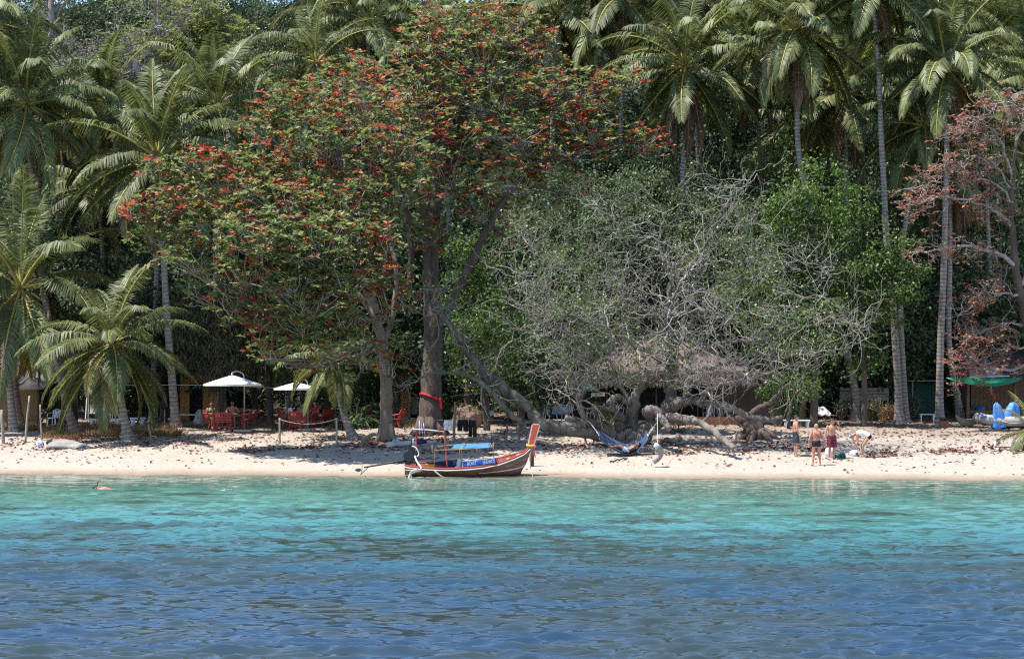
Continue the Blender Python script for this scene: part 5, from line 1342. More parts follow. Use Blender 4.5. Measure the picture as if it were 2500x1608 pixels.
    fr.tube([top_n[0], top_n[0].lerp(top_f[0], .5) + Vector((-.05, 0, .04)), top_f[0]], .015, 6); fr.tube([top_n[-1], top_f[-1]], .015, 6); fr.tube([zc(1126, 1096, .1), zc(1128, 1088, .5), zc(1140, 1084, 1.35)], .015, 6)
    fr.build('canopy_frame', M['frame_yellow'], t)
    for px, py, dy in ((1057, 1124, 1.35), (1124, 1126, 1.35), (1166, 1120, 1.35), (1206, 1116, 1.35), (1126, 1135, .12), (1060, 1140, .12)):
        tp = zc(px, (1097 if dy < 1 else 1086) - (px - 1060) * .04, dy); MB().tube([zc(px + 1, py, dy), tp], .013, 6).build('canopy_post', M['frame_yellow'], t)
    cl = MB(); cl.sheet(lambda u, v: zc(1092 + 112 * u, 0, 0) * 0 + (zc(1095 + 108 * u, 1097 - 6 * u, .12)).lerp(zc(1112 + 84 * u, 1086 - 3.5 * u, 1.3), v) + Vector((0, 0, .03 - .07 * math.sin(v * math.pi) + .012 * math.sin(u * 14))), 14, 6, .012)
    cl.build('canopy_cloth', M['tarp_blue'], t)
    # side banners
    bn = MB(); b4 = [zc(1129, 1126.5, .06), zc(1209.5, 1118, .06), zc(1211, 1131.5, .03), zc(1130.5, 1140.5, .03)]
    bn.sheet(lambda u, v: b4[0].lerp(b4[1], u).lerp(b4[3].lerp(b4[2], u), v) + Vector((0, .02 * math.sin(u * 11) * math.sin(v * 3), 0)), 24, 5, .01); bo = bn.build('banner', M['banner_blue'], t)
    ang = math.atan2((b4[1] - b4[0]).z, (b4[1] - b4[0]).x)
    def on(u, v): return b4[0].lerp(b4[1], u).lerp(b4[3].lerp(b4[2], u), v) + Vector((0, -.03, 0))
    for body, u, wd in (('BOAT', .275, 1.0), ('SERVICE', .79, .95)):
        text(body, .205, bo, on(u, .5), (R(90), -ang, 0), M['white_paint'], 'lettering', wd * .72, .006)
    MB().bar(b4[0] + Vector((0, 0, .02)), b4[1] + Vector((0, 0, .02)), .03, .03).build('banner_rail', M['trim_white'], t)
    b5 = [zc(1050, 1128, 1.30), zc(1124, 1118.5, 1.30), zc(1118, 1138, 1.25), zc(1052, 1141, 1.25)]
    bn = MB(); bn.sheet(lambda u, v: b5[0].lerp(b5[1], u).lerp(b5[3].lerp(b5[2], u), v), 10, 4, .01); bn.build('far_banner', M['navy'], t)
    MB().bar(b5[0], b5[1], .04, .04).build('banner_rail', M['frame_yellow'], t)
    bx = MB(); bx.box(zc(1050, 1137, .6), (.36, .4, .15)); bx.build('yellow_locker', mat('yellow locker', (.50, .30, .02), .6, .2), t)
    fd = MB(); fd.ell(zc(1122, 1133, .35), (.12, .12, .24), 0, 10, 8); fd.build('fender', mat('pale blue bundle', (.45, .55, .62), .6, .3, 6), t)
    co = MB(); co.ell(zc(1245, 1121, .7), (.14, .14, .06), 0, 10, 6); co.build('yellow_rope_coil', mat('yellow rope', (.55, .33, .03), .8, .3, 12), t)
    # red arch over the stern with its little grey roof and flag
    ar = MB(); ar.tube(smooth_path([zc(1018.5, 1140, .9), zc(1018, 1075, .9), zc(1018.5, 1060, .9), zc(1023, 1055, .9), zc(1080, 1053, .35), zc(1084, 1056, .3), zc(1086, 1066, .3), zc(1092, 1142, .12)], 5), .032, 7); ar.build('stern_arch', M['frame_red'], t)
    rf = MB(); rf.sheet(lambda u, v: zc(1008 + 66 * u, 1047.5 + 5 * u * u, .1 + 1.1 * v) + Vector((0, 0, .04 * math.sin(v * math.pi))), 6, 3, .02); rf.build('stern_roof', mat('grey roof board', (.30, .36, .35), .6, .2), t)
    fg = MB(); pole = [zc(1025, 1062, -.02), zc(1024.5, 1027, -.02)]; fg.tube(pole, .012, 5); fg.build('flag_pole', M['trim_white'], t)
    cols = [mat('flag red', (.42, .02, .035), .7, .1), mat('flag white', (.75, .73, .74), .7, .1), mat('flag blue', (.035, .05, .32), .7, .1)]
    fl = MB()
    seq = [0, 1, 2, 2, 1, 0]
    for k in range(6):
        fl.sheet(lambda u, v, k=k: zc(1025 + (k + u) * 1.9 + 5 * v * (1 - .3 * u), 1029 + 33 * v + (k + u) * .6, -.02) + Vector((0, .04 * math.sin(v * 6 + k * .7), 0)), 2, 8, 0, seq[5 - k])
    fl.build('flag', cols, t)
    # engine with its long tail shaft
    e = zc(1006, 1110, .62)
    eb = MB(); eb.ell(e + Vector((-.10, -.05, -.03)), (.25, .2, .25), 0, 14, 9); eb.box(e + Vector((.10, 0, -.04)), (.34, .30, .38)); eb.box(e + Vector((0, 0, .24)), (.26, .22, .16)); eb.tube([e + Vector((-.1, -.27, -.03)), e + Vector((-.1, -.2, -.03))], .22, 14); eb.box(e + Vector((.02, 0, -.31)), (.5, .26, .06)); eb.build('engine', M['engine'], t)
    MB().tube([e + Vector((.02, .03, .3)), e + Vector((.02, .03, .78))], .055, 8).build('exhaust', M['navy'], t)
    MB().tube([e + Vector((.07, -.05, .3)), e + Vector((.07, -.05, .66))], .035, 7).build('air_pipe', M['bark_pink'], t)
    MB().tube(smooth_path([e + Vector((.02, -.15, .36)), e + Vector((.18, -.22, .3)), e + Vector((.30, -.24, .05)), e + Vector((.22, -.24, -.05))], 4), .025, 6).build('hose', M['rope_white'], t)
    MB().tube(smooth_path([zc(1013, 1112, .4), zc(1019, 1127, .2), zc(1027, 1139, .0), zc(1027, 1147, -.04), zc(1012, 1151, -.05), zc(1001, 1158, -.06), zc(998, 1168, -.06)], 5), .035, 6).build('hose', M['rope_white'], t)
    MB().tube(smooth_path([zc(1028, 1145, -.08), zc(1014, 1147, -.08), zc(1002, 1153, -.08), zc(1006, 1168, -.09)], 5), .03, 6).build('hose', M['rope'], t)
    MB().tube([zc(1010, 1121, .62), zc(960, 1128, .62), zc(890, 1140, .62)], [.05, .045, .03], 7).build('tail_shaft', M['wood_dark'], t)
    MB().tube([zc(1012, 1122, .62), zc(1053, 1116, .62)], .022, 6).build('tiller', M['wood_dark'], t)
    MB().tube(smooth_path([zc(1052, 1117, .62), zc(1060, 1121, .62), zc(1074, 1115.5, .62)], 3), .022, 6).build('tiller_handle', M['wood_dark'], t)
    MB().bar(zc(972, 1130, .55), zc(1010, 1126, .55), .06, .05).build('shaft_guard', M['engine'], t)
    pr_ = MB(); pr_.ell(zc(876, 1146, .62), (.13, .03, .07), 0, 12, 6); pr_.build('propeller_guard', mat('dark green skeg', (.05, .06, .045), .5, .2), t)
    for k in range(3):
        a = k * 2.09 + .5; c = zc(886, 1141, .62)
        pf = MB(); pf.ell((0, 0, .085), (.012, .05, .085), 0, 8, 5); pf.build('propeller_blade', M['bark_pink'], t, c, (a, .1, .3))
    MB().bar(zc(900, 1140, .62), zc(881, 1158, .62), .02, .03).build('skeg_rod', M['engine'], t)
    MB().bar(zc(884, 1146, .62), zc(884, 1156, .62), .015, .02).build('skeg_rod', M['engine'], t)
    MB().bar(zc(990, 1155, .35), zc(995, 1166, .3), .02, .04).build('rudder_rod', M['engine'], t)
    ro = MB(); ro.tube([zc(1058, 1145, -.02), zc(1075, 1159, -.08), zc(1090, 1168, -.2)], .012, 5); ro.tube([zc(1060, 1149, -.02), zc(1072, 1159, -.08), zc(1083, 1168, -.2)], .012, 5); ro.build('side_rope', M['rope'], t)
    ro = MB(); ro.tube(smooth_path([zc(1292, 1110, cx0), zc(1296, 1130, cx0), zc(1297, 1150, .4), zc(1303, 1166, .1)], 4), .012, 5); ro.build('bow_rope', M['rope'], t)
    ro = MB(); ro.tube(smooth_path([zc(988, 1146, .3), zc(1005, 1147, -.02), zc(1020, 1143, -.1)], 4), .012, 5); ro.build('stern_rope', M['rope_white'], t)
boat()
p0 = foot(1299, 1138)
o = MB().tube([(0, 0, -.3), (.0, 0, .3), (.02, 0, 1.0)], [.085, .08, .075], 8).build('mooring_post', M['wood_dark'], None, p0); tag(o, 'dark mooring post on the sand behind the boat prow', 'post')
# ------------------------------------------------------------------ people
M['skin'] = mat('sun tanned skin', (.46, .235, .155), .55, .12, 9, spec=.35)
M['skin_red'] = mat('sunburnt skin', (.50, .20, .135), .55, .14, 9, spec=.35)
M['skin_brown'] = mat('deeply tanned skin', (.36, .16, .09), .55, .14, 9, spec=.35)
M['hair_dark'] = mat('dark hair', (.022, .015, .012), .6, .3, 30)
M['hair_fair'] = mat('short fair hair', (.30, .19, .11), .7, .25, 30)
M['eye'] = mat('dark eye', (.02, .015, .012), .3, .1)
M['lips'] = mat('lips', (.30, .10, .08), .5, .1)
REM = []
V3 = lambda *a: Vector(a)
def stand(k=1.0, w=1.0):
    J = dict(pel=V3(0, 0, .93), neck=V3(0, -.005, 1.45), head=V3(0, .02, 1.61))
    for s, n in ((-1, 'l'), (1, 'r')):
        J['sho' + n] = V3(s * .185 * w, -.01, 1.40); J['elb' + n] = V3(s * .235 * w, -.03, 1.12); J['wri' + n] = V3(s * .245 * w, .03, .88)
        J['hip' + n] = V3(s * .095, 0, .90); J['kne' + n] = V3(s * .105, .015, .49); J['ank' + n] = V3(s * .11, -.02, .085); J['toe' + n] = V3(s * .13, .15, .025)
    return {a: b * k for a, b in J.items()}
def sit(h=.45):
    J = stand(); dz = h + .06 - .90
    for a in J: J[a] = J[a] + V3(0, 0, dz)
    for n, s in (('l', -1), ('r', 1)):
        J['kne' + n] = J['hip' + n] + V3(s * .06, .42, .02); J['ank' + n] = V3(J['kne' + n].x, J['kne' + n].y + .02, .085); J['toe' + n] = J['ank' + n] + V3(s * .02, .16, -.055)
        J['elb' + n] = J['sho' + n] + V3(s * .07, .10, -.26); J['wri' + n] = J['elb' + n] + V3(-s * .06, .24, .02)
    return J
def torso(mb, J, t0=-.12, t1=1.0, inf=0.0, female=False, m=0):
    p, nk = J['pel'], J['neck']; mid = (p + nk) / 2 + J.get('bend', V3(0, 0, 0))
    rh = (J['hipr'] - J['hipl']).normalized(); rs = (J['shor'] - J['shol']).normalized()
    tt = [-.16, -.08, .05, .22, .40, .58, .76, .88, .97, 1.06]
    wx = [.10, .155, .172, .150 if not female else .135, .142, .165, .180, .165, .09, .055]
    wy = [.07, .105, .112, .100, .100, .118, .118, .092, .062, .052]
    N = 11; pts = []; V = []
    ts = np.linspace(t0, t1, N)
    for t in ts:
        c = p * (1 - t) ** 2 + mid * 2 * t * (1 - t) + nk * t * t
        ta = (mid - p) * (1 - t) + (nk - mid) * t; ta.normalize()
        rt = (rh * (1 - t) + rs * t); rt = (rt - ta * rt.dot(ta)).normalized(); fw = ta.cross(rt)
        a, b = np.interp(t, tt, wx) + inf, np.interp(t, tt, wy) + inf
        for k in range(16):
            th = 2 * math.pi * k / 16; q = math.cos(th); u = math.sin(th)
            V.append(tuple(c + rt * (a * math.copysign(abs(q) ** .85, q)) + fw * (b * math.copysign(abs(u) ** .85, u))))
    mb.add(V, np.concatenate([tube_faces(N, 16)]), m, True)
    b0 = mb.n - N * 16
    mb.loops += [np.arange(16)[::-1] + b0, np.arange(16) + b0 + (N - 1) * 16]; mb.sizes.append(np.array([16, 16])); mb.mi.append(np.array([m, m])); mb.sm.append(np.array([True, True]))
def cap(mb, a, b, r0, r1, sides=10, mid=None, m=0):
    a, b = Vector(a), Vector(b); d = (b - a).normalized(); pts = []; rr = []
    for q in (-.98, -.7, 0): pts.append(a + d * q * r0); rr.append(r0 * math.sqrt(1 - q * q))
    if mid:
        for t, r in mid: pts.append(a.lerp(b, t)); rr.append(r)
    for q in (0, .7, .98): pts.append(b + d * q * r1); rr.append(r1 * math.sqrt(1 - q * q))
    mb.tube(pts, rr, sides, m)
def hand(mb, elb, wri, palm_n, s, curl=.5):
    d = (wri - elb).normalized(); n = (palm_n - d * palm_n.dot(d)); n = n.normalized() if n.length > .01 else d.orthogonal(); side = d.cross(n) * s
    c = wri + d * .05
    mb.ell(c, (.038, .05, .017), 0, 10, 6, Matrix((side, d, n)).transposed())
    for k, ln in enumerate((.062, .072, .068, .052)):
        a = wri + d * .088 + side * (.028 - k * .0187); b = a + (d - n * curl * .4).normalized() * ln * .55; e = b + (d - n * curl).normalized() * ln * .5
        cap(mb, a, b, .0095, .0088, 6); cap(mb, b, e, .0088, .0075, 6)
    a = wri + d * .03 + side * .032; b = a + (side * .7 + d * .6 - n * .2).normalized() * .04; cap(mb, a, b, .012, .010, 6); cap(mb, b, b + (d * .9 + side * .2 - n * .3).normalized() * .03, .010, .008, 6)
def body(mb, J, female=False, face=None, fat=1.0):
    torso(mb, J, female=female, inf=.012 * (fat - 1) * 4)
    hd = J['head']; up = (hd - J['neck']).normalized()
    f = face if face else V3(0, 1, 0); f = (f - up * f.dot(up)).normalized(); rt = f.cross(up)
    Q = Matrix((rt, f, up)).transposed()
    cap(mb, J['neck'] - up * .05, hd - up * .06, .062, .056)
    mb.ell(hd + up * .02, (.076, .095, .105), 0, 14, 10, Q)
    mb.ell(hd - up * .055 + f * .022, (.056, .068, .065), 0, 12, 8, Q)
    cap(mb, hd + f * .085 + up * .005, hd + f * .105 - up * .028, .011, .016, 8)
    mb.ell(hd + f * .082 + up * .027, (.05, .014, .010), 0, 8, 6, Q)
    mb.ell(hd + f * .07 - up * .088, (.026, .02, .018), 0, 8, 6, Q)
    for s, n in ((-1, 'l'), (1, 'r')):
        mb.ell(hd + rt * s * .078 - up * .005 - f * .008, (.012, .022, .033), 0, 8, 6, Q)
        cap(mb, J['sho' + n], J['elb' + n], .054 * fat, .038 * fat, mid=[(.35, .050 * fat)]); cap(mb, J['elb' + n], J['wri' + n], .039 * fat, .026, mid=[(.25, .041 * fat)])
        hand(mb, J['elb' + n], J['wri' + n], J.get('palm' + n, V3(-s, 0, 0)), s * (-1 if False else 1))
        cap(mb, J['hip' + n], J['kne' + n], .088 * fat, .056 * fat, mid=[(.4, .080 * fat)]); cap(mb, J['kne' + n], J['ank' + n], .055 * fat, .036, mid=[(.28, .058 * fat), (.6, .045)])
        an, to = J['ank' + n], J['toe' + n]; dn = (to - an); dn = dn.normalized()
        cap(mb, an + V3(0, 0, -.03) - dn * .03, to, .040, .028, 10, [(.5, .038)])
        for k in range(4): pass
    if female:
        ch = J['neck'].lerp(J['pel'], .36); rs = (J['shor'] - J['shol']).normalized(); fw = ((J['neck'] - J['pel']).normalized()).cross(rs)
        for s in (-1, 1): mb.ell(ch + rs * s * .075 + fw * .085, (.062, .055, .06), 0, 10, 8)
    return dict(f=f, up=up, rt=rt, Q=Q, hd=hd)
def rem(mb, name, material, parent, vox=.0125, dec=.4):
    o = mb.build(name, material, parent)
    a = o.modifiers.new('r', 'REMESH'); a.mode = 'VOXEL'; a.voxel_size = vox; a.use_smooth_shade = True
    s_ = o.modifiers.new('s', 'SMOOTH'); s_.factor = .4; s_.iterations = 2
    d = o.modifiers.new('d', 'DECIMATE'); d.ratio = dec
    REM.append(o); return o
def hair(parent, H, material, length=0.0, vol=1.0, bun=False):
    mb = MB(); hd, f, up, Q = H['hd'], H['f'], H['up'], H['Q']
    th = np.linspace(0, math.pi * .60, 8); V = []
    for t in th:
        for k in range(16):
            a = 2 * math.pi * k / 16; front = math.sin(a)
            tt = min(t, math.pi * (.33 if front > .5 else (.42 if front > -.1 else .62)))
            r = np.array([.083, .102, .113]) * vol
            V.append((math.sin(tt) * math.cos(a) * r[0], math.sin(tt) * math.sin(a) * r[1] - .008, math.cos(tt) * r[2]))
    V = np.array(V) @ np.array(Q).T + np.array(hd + up * .022)
    mb.add(V, tube_faces(8, 16)[:, ::-1], 0, True)
    if length:
        for k in range(9):
            a = math.pi * (1.05 + .9 * k / 8); b = hd + H['rt'] * math.cos(a) * .075 + f * (math.sin(a) * .085) + up * .03
            cap(mb, b, b - up * length + V3(0, 0, -.02), .032, .018, 6)
    if bun: mb.ell(hd - f * .11 + up * .05, (.045, .045, .045), 0, 8, 6)
    mb.build('hair', material, parent)
def face_bits(parent, H, glasses=False):
    hd, f, up, rt = H['hd'], H['f'], H['up'], H['rt']
    for s in (-1, 1): MB().ell(hd + rt * s * .032 + f * .088 + up * .012, (.013, .009, .009), 0, 8, 6, H['Q']).build('eye', M['eye'], parent)
    MB().ell(hd + f * .089 - up * .055, (.024, .008, .007), 0, 8, 6, H['Q']).build('mouth', M['lips'], parent)
    if glasses:
        mb = MB()
        for s in (-1, 1): mb.ell(hd + rt * s * .036 + f * .103 + up * .012, (.033, .008, .024), 0, 10, 6, H['Q']); mb.bar(hd + rt * s * .066 + f * .095 + up * .016, hd + rt * s * .084 - f * .01 + up * .01, .006, .006)
        mb.bar(hd - rt * .02 + f * .108 + up * .02, hd + rt * .02 + f * .108 + up * .02, .008, .006); mb.build('sunglasses', M['black'], parent)
def shorts(parent, J, material, f=.7, inf=.022, top=.2, name='shorts', flare=.02):
    mb = MB(); torso(mb, J, -.15, top, inf)
    for n in 'lr':
        a, b = J['hip' + n], J['hip' + n].lerp(J['kne' + n], f); d = (b - a).normalized()
        mb.tube([a - d * .05, a, a.lerp(b, .5), b], [.07, .098 + inf * .4, .092 + flare, .085 + flare * 1.6], 12)
    return rem(mb, name, material, parent, .011, .35)
def top(parent, J, material, t0, t1, inf=.014, name='shirt', sleeves=0.0, female=False):
    mb = MB(); torso(mb, J, t0, t1, inf, female)
    if sleeves:
        for n in 'lr': a = J['sho' + n]; b = a.lerp(J['elb' + n], sleeves); mb.tube([a - (b - a).normalized() * .05, a, b], [.05, .072, .066], 12)
    if female and t1 < .9:
        ch = J['neck'].lerp(J['pel'], .36); rs = (J['shor'] - J['shol']).normalized(); fw = ((J['neck'] - J['pel']).normalized()).cross(rs)
        for s in (-1, 1): mb.ell(ch + rs * s * .075 + fw * .085, (.074, .067, .07), 0, 10, 8)
    return rem(mb, name, material, parent, .011, .35)
def person(label, loc, rotz, J, skin='skin', face=None, female=False, fat=1.0, hairm='hair_dark', hl=0.0, glasses=False, vol=1.0, bun=False, scale=1.0):
    t = thing('person', label, 'person', loc, rotz, None, scale)
    mb = MB(); H = body(mb, J, female, face, fat); rem(mb, 'body', M[skin], t)
    if hairm: hair(t, H, M[hairm], hl, vol, bun)
    face_bits(t, H, glasses)
    return t, H
# bathers on the sand at the right
J = stand(); J['wrir'] = V3(.235, .06, .87); J['wril'] = V3(-.235, .05, .88)
t, H = person('slim dark haired bather in dark knee shorts standing side on, farthest left of the bathers', foot(1943, 1112), R(-78), J, 'skin', hairm='hair_dark', fat=.93)
shorts(t, J, mat('dark boardshorts', (.018, .022, .03), .7, .6, 7, c2=(.05, .06, .075)), .85)
J = stand(); J['kner'] = V3(.125, .01, .49); J['ankr'] = V3(.155, -.02, .085); J['toer'] = V3(.19, .14, .025); J['ankl'] = V3(-.15, -.02, .085); J['toel'] = V3(-.18, .14, .025); J['kne' + 'l'] = V3(-.12, .01, .49)
J['elbl'] = V3(-.29, -.04, 1.13); J['wril'] = V3(-.31, .0, .90); J['elbr'] = V3(.30, -.04, 1.14); J['wrir'] = V3(.36, .0, .92)
t, H = person('fair haired bather in tight black trunks seen from behind near the water', foot(1993, 1137), R(4), J, 'skin_red', hairm='hair_fair', face=V3(-.3, 1, 0))
shorts(t, J, M['black'], .24, .012, .22, 'swim_trunks', .004)
mb = MB(); mb.tube(smooth_path([V3(-.13, -.115, 1.40), V3(0, -.135, 1.27), V3(.15, -.105, 1.12)], 4), .008, 5); mb.build('shoulder_strap', M['wood_dark'], t)
J = stand(); J['elbl'] = V3(-.34, .12, 1.22); J['wril'] = V3(-.20, .26, 1.45); J['palml'] = V3(1, 0, .2); J['elbr'] = V3(.28, -.03, 1.12); J['wrir'] = V3(.33, .02, .89)
t, H = person('dark haired bather in patterned red and black shorts raising a hand to the face', foot(2031, 1122), R(196), J, 'skin', hairm='hair_dark', face=V3(-.8, .7, 0), fat=1.03)
shorts(t, J, mat('red and black patterned shorts', (.02, .015, .022), .7, .1, 9, c2=(.32, .02, .04), detail=1), .92, .026)
MB().box(V3(-.17, .29, 1.55), (.05, .03, .10), (R(20), 'Z')).build('handset', mat('pink phone', (.55, .2, .22), .5, .1), t)
# the one bending over a bag
def bent():
    base = foot(2106, 1115); k = 1.0
    J = stand()
    J['pel'] = V3(0, -.26, .86); J['neck'] = V3(0, .30, .98); J['head'] = V3(0, .46, .90); J['bend'] = V3(0, -.03, .17)
    for s, n in ((-1, 'l'), (1, 'r')):
        J['hip' + n] = V3(s * .10, -.22, .82); J['kne' + n] = V3(s * .11, .02, .47); J['ank' + n] = V3(s * .11, -.03, .085); J['toe' + n] = V3(s * .13, .14, .025)
        J['sho' + n] = V3(s * .17, .24, .95); J['elb' + n] = V3(s * .18, .21, .66); J['wri' + n] = V3(s * .12, .30, .42)
    t, H = person('bather in black bikini bottoms and white cap bending over a bag', base, R(84), J, 'skin', face=V3(0, .5, -.9), female=True, hairm='hair_dark')
    shorts(t, J, M['black'], .05, .008, .08, 'bikini_bottoms', .0)
    mb = MB(); torso(mb, J, .05, .92, .016); o = rem(mb, 'white_shirt', M['canvas'], t, .011, .35)
    # open shirt: only its back half is kept
    hd, f, up = H['hd'], H['f'], H['up']
    cb = MB(); cb.ell(hd + up * .035, (.088, .108, .10), 0, 14, 8, H['Q']); cb.sheet(lambda u, v: hd + f * (.09 + .09 * v) + H['rt'] * ((u - .5) * .15) + up * (.055 - .02 * v), 4, 2, .01)
    cb.build('cap', mat('white and black cap', (.10, .10, .10), .7, .2, 9, c2=(.6, .6, .6)), t)
bent()

# seated at the red tables and in the hammock: built with the furniture below
# ------------------------------------------------------------------ red garden furniture
def bench_proto():
    t = thing('garden_bench', 'x', 'bench', (0, 0, 0), 0, 'red painted wooden garden furniture')
    L = .95; m_ = M['red_paint']
    for k in range(3): MB().box((0, -.13 + k * .15, .45), (L, .13, .03)).build('seat_slat', m_, t)
    bk = MB()
    tilt = lambda z: -.22 - (z - .45) * .25
    top_ = [Vector((-L / 2 + L * k / 8, tilt(.9), .86 + .05 * math.sin(math.pi * k / 8) + (.04 if k in (0, 8) else 0))) for k in range(9)]
    for a, b in zip(top_, top_[1:]): bk.bar(a, b, .035, .10)
    bk.bar((-L / 2, tilt(.56), .56), (L / 2, tilt(.56), .56), .03, .09)
    for k in range(7):
        x = -L / 2 + L * (k + .5) / 7; bk.box((x, tilt(.71), .71), (.105 if k % 2 else .07, .022, .26), (-.24, 'X'))
    bk.bar((-L / 2, tilt(.70) + .01, .70), (L / 2, tilt(.70) + .01, .70), .02, .05)
    bk.build('backrest', m_, t)
    for s in (-1, 1):
        MB().tube(smooth_path([(s * L * .46, tilt(.95), .95), (s * L * .46, -.20, .47), (s * L * .44, -.16, .28), (s * L * .50, -.30, 0)], 3), lerp_r([.028, .035, .04, .035], 10), 6).build('rear_leg', m_, t)
        MB().tube(smooth_path([(s * L * .46, .22, .62), (s * L * .46, .17, .44), (s * L * .43, .13, .25), (s * L * .48, .26, 0)], 3), lerp_r([.03, .04, .04, .035], 10), 6).build('front_leg', m_, t)
        MB().tube(smooth_path([(s * L * .47, tilt(.72), .72), (s * L * .48, 0, .67), (s * L * .47, .26, .63)], 3), lerp_r([.03, .035, .03], 7), 6).build('armrest', m_, t)
    MB().bar((-L * .42, 0, .22), (L * .42, 0, .22), .03, .06).build('stretcher', m_, t)
    return remember(t)
def table_proto():
    t = thing('garden_table', 'x', 'table', (0, 0, 0), 0, 'red painted wooden garden furniture')
    for k in range(5): MB().box((0, -.30 + k * .15, .74), (1.05, .14, .035)).build('top_slat', M['red_paint'], t)
    MB().box((0, 0, .69), (.85, .5, .06)).build('apron', M['red_paint'], t)
    for sx in (-1, 1):
        for sy in (-1, 1): MB().tube([(sx * .40, sy * .22, .72), (sx * .34, sy * .17, .4), (sx * .42, sy * .26, 0)], [.04, .05, .035], 7).build('leg', M['red_paint'], t)
    return remember(t)
BEN, TAB = bench_proto(), table_proto()
first = {'b': True, 't': True}
def put(kind, px, py, rz, label, dy=0.0):
    p = foot(px, py); p.y += dy; p.x = X(px, p.y); p.z = g(p.x, p.y)
    src = BEN if kind == 'b' else TAB
    if first[kind]:
        first[kind] = False; src.location = p; src.rotation_euler = (0, 0, rz); src['label'] = label; return src
    return dup(src, p, rz, label)
put('b', 544, 1052, 0, 'red bench with its back to the sea at the table under the open white parasol')
put('b', 606, 1046, R(70), 'red bench draped with a white towel, right of the table under the open parasol')
put('b', 513, 1046, R(-60), 'red bench under the woman in green')
put('b', 566, 1049, R(180), 'red bench under the bare chested man behind the table', 2.1)
put('t', 574, 1051, R(5), 'red table under the open white parasol', 1.05)
put('b', 729, 1049, 0, 'red bench with its back to the sea at the table behind the rope fence')
put('b', 789, 1043, R(62), 'red bench at the right end of the table behind the rope fence')
put('b', 697, 1045, R(-70), 'red bench under the person in the white shirt')
put('b', 752, 1047, R(180), 'red bench on the far side of the table behind the rope fence', 2.0)
put('t', 744, 1048, R(0), 'red table behind the rope fence under the half hidden parasol', 1.0)
put('b', 884, 1042, R(20), 'red bench in the shade left of the pale almond trunk')
put('t', 905, 1040, R(10), 'red table in the shade behind the pale almond trunk', .6)
put('b', 968, 1044, R(80), 'dark red bench in the shade between the two almond trunks')

def at_px(px, py, dy=0.0):
    p = foot(px, py); p.y += dy; p.x = X(px, p.y); p.z = g(p.x, p.y); return p
# seated people
J = sit(); J['head'] += V3(0, .02, 0); J['elbl'] = J['shol'] + V3(-.10, -.02, -.27); J['wril'] = J['elbl'] + V3(.05, .20, -.02)
p = at_px(515, 1046); t, H = person('woman in strapless green dress and sunglasses seated left of the red table', p, R(-145), J, 'skin', female=True, glasses=True, bun=True, face=V3(.1, 1, 0))
M['green_dress'] = mat('green dress', (.006, .16, .055), .7, .25, 8)
mb = MB(); torso(mb, J, -.15, .66, .016, True)
for n in 'lr': mb.tube([J['hip' + n] - V3(0, .06, 0), J['hip' + n], J['hip' + n].lerp(J['kne' + n], .8)], [.08, .105, .09], 12)
ch = J['neck'].lerp(J['pel'], .36)
for s in (-1, 1): mb.ell(ch + V3(s * .075, .085, 0), (.075, .068, .07), 0, 10, 8)
rem(mb, 'dress', M['green_dress'], t, .011, .35)
J = sit(.47); J['elbl'] = J['shol'] + V3(-.17, .05, -.22); J['wril'] = J['elbl'] + V3(.0, .25, -.03); J['elbr'] = J['shor'] + V3(.16, .02, -.24); J['wrir'] = J['elbr'] + V3(-.05, .24, .02)
p = at_px(567, 1049, 2.05); t, H = person('bare chested man in sunglasses seated behind the red table', p, R(184), J, 'skin_red', glasses=True, fat=1.08, face=V3(.15, 1, 0))
shorts(t, J, mat('dark grey shorts', (.03, .025, .028), .8, .2), .75)
J = sit(); J['elbr'] = J['shor'] + V3(.05, .14, -.24); J['wrir'] = J['elbr'] + V3(-.05, .22, .04)
p = at_px(709, 1046, .3); t, H = person('long dark haired person in white shirt seated side on at the second red table', p, R(-80), J, 'skin', hl=.26, face=V3(0, 1, 0))
top(t, J, mat('off white shirt', (.62, .62, .62), .8, .08), -.1, .98, .018, 'shirt', .55); shorts(t, J, mat('pale trousers', (.35, .33, .31), .8, .2), .95, .016, .1, 'trousers')
J = sit(.44); p = at_px(739, 1047, 1.9); t, H = person('small bare shouldered person behind the second red table, hands at the face', p, R(180), J, 'skin', scale=.92)
top(t, J, mat('pinkish vest', (.45, .22, .2), .8, .1), -.1, .7, .014, 'vest')
J = sit(.45); J['elbl'] = J['shol'] + V3(-.10, .12, -.22); p = at_px(769, 1046, 1.6); t, H = person('person in a red shirt at the right end of the second red table', p, R(150), J, 'skin')
top(t, J, mat('bright red shirt', (.45, .03, .02), .7, .15), -.1, .97, .018, 'shirt', .5)

# things on and around the tables
p = at_px(553, 1051, 1.0)
mb = MB(); mb.tube([(0, 0, 0), (0, 0, .02), (0, 0, .16), (0, 0, .2), (0, 0, .24)], [.05, .06, .06, .03, .03], 10); o = mb.build('white_bottle', M['white_plastic'], None, p + V3(0, 0, .76)); tag(o, 'white bottle on the red table before the bare chested man', 'bottle')
mb = MB(); mb.ell((0, 0, .03), (.16, .12, .05), 0, 12, 6); o = mb.build('bread_plate', mat('pale plate', (.6, .5, .4), .6, .2), None, at_px(574, 1051, 1.05) + V3(0, 0, .755)); tag(o, 'pale plate of food on the red table', 'plate')
mb = MB(); mb.sheet(lambda u, v: (-.25 + .5 * u, -.28 - .12 * max(0, .5 - v), .95 - .5 * abs(v - .0) if v < .9 else .5) if False else (-.2 + .4 * u, -.36 + .5 * v, .92 - .46 * min(1, v * 1.8) + .03 * math.sin(u * 9)), 6, 8, .012)
q = at_px(606, 1046); o = mb.build('white_towel', M['canvas'], None, q + V3(0, 0, .03), (0, 0, R(70))); tag(o, 'white towel draped over the red bench right of the table', 'towel')
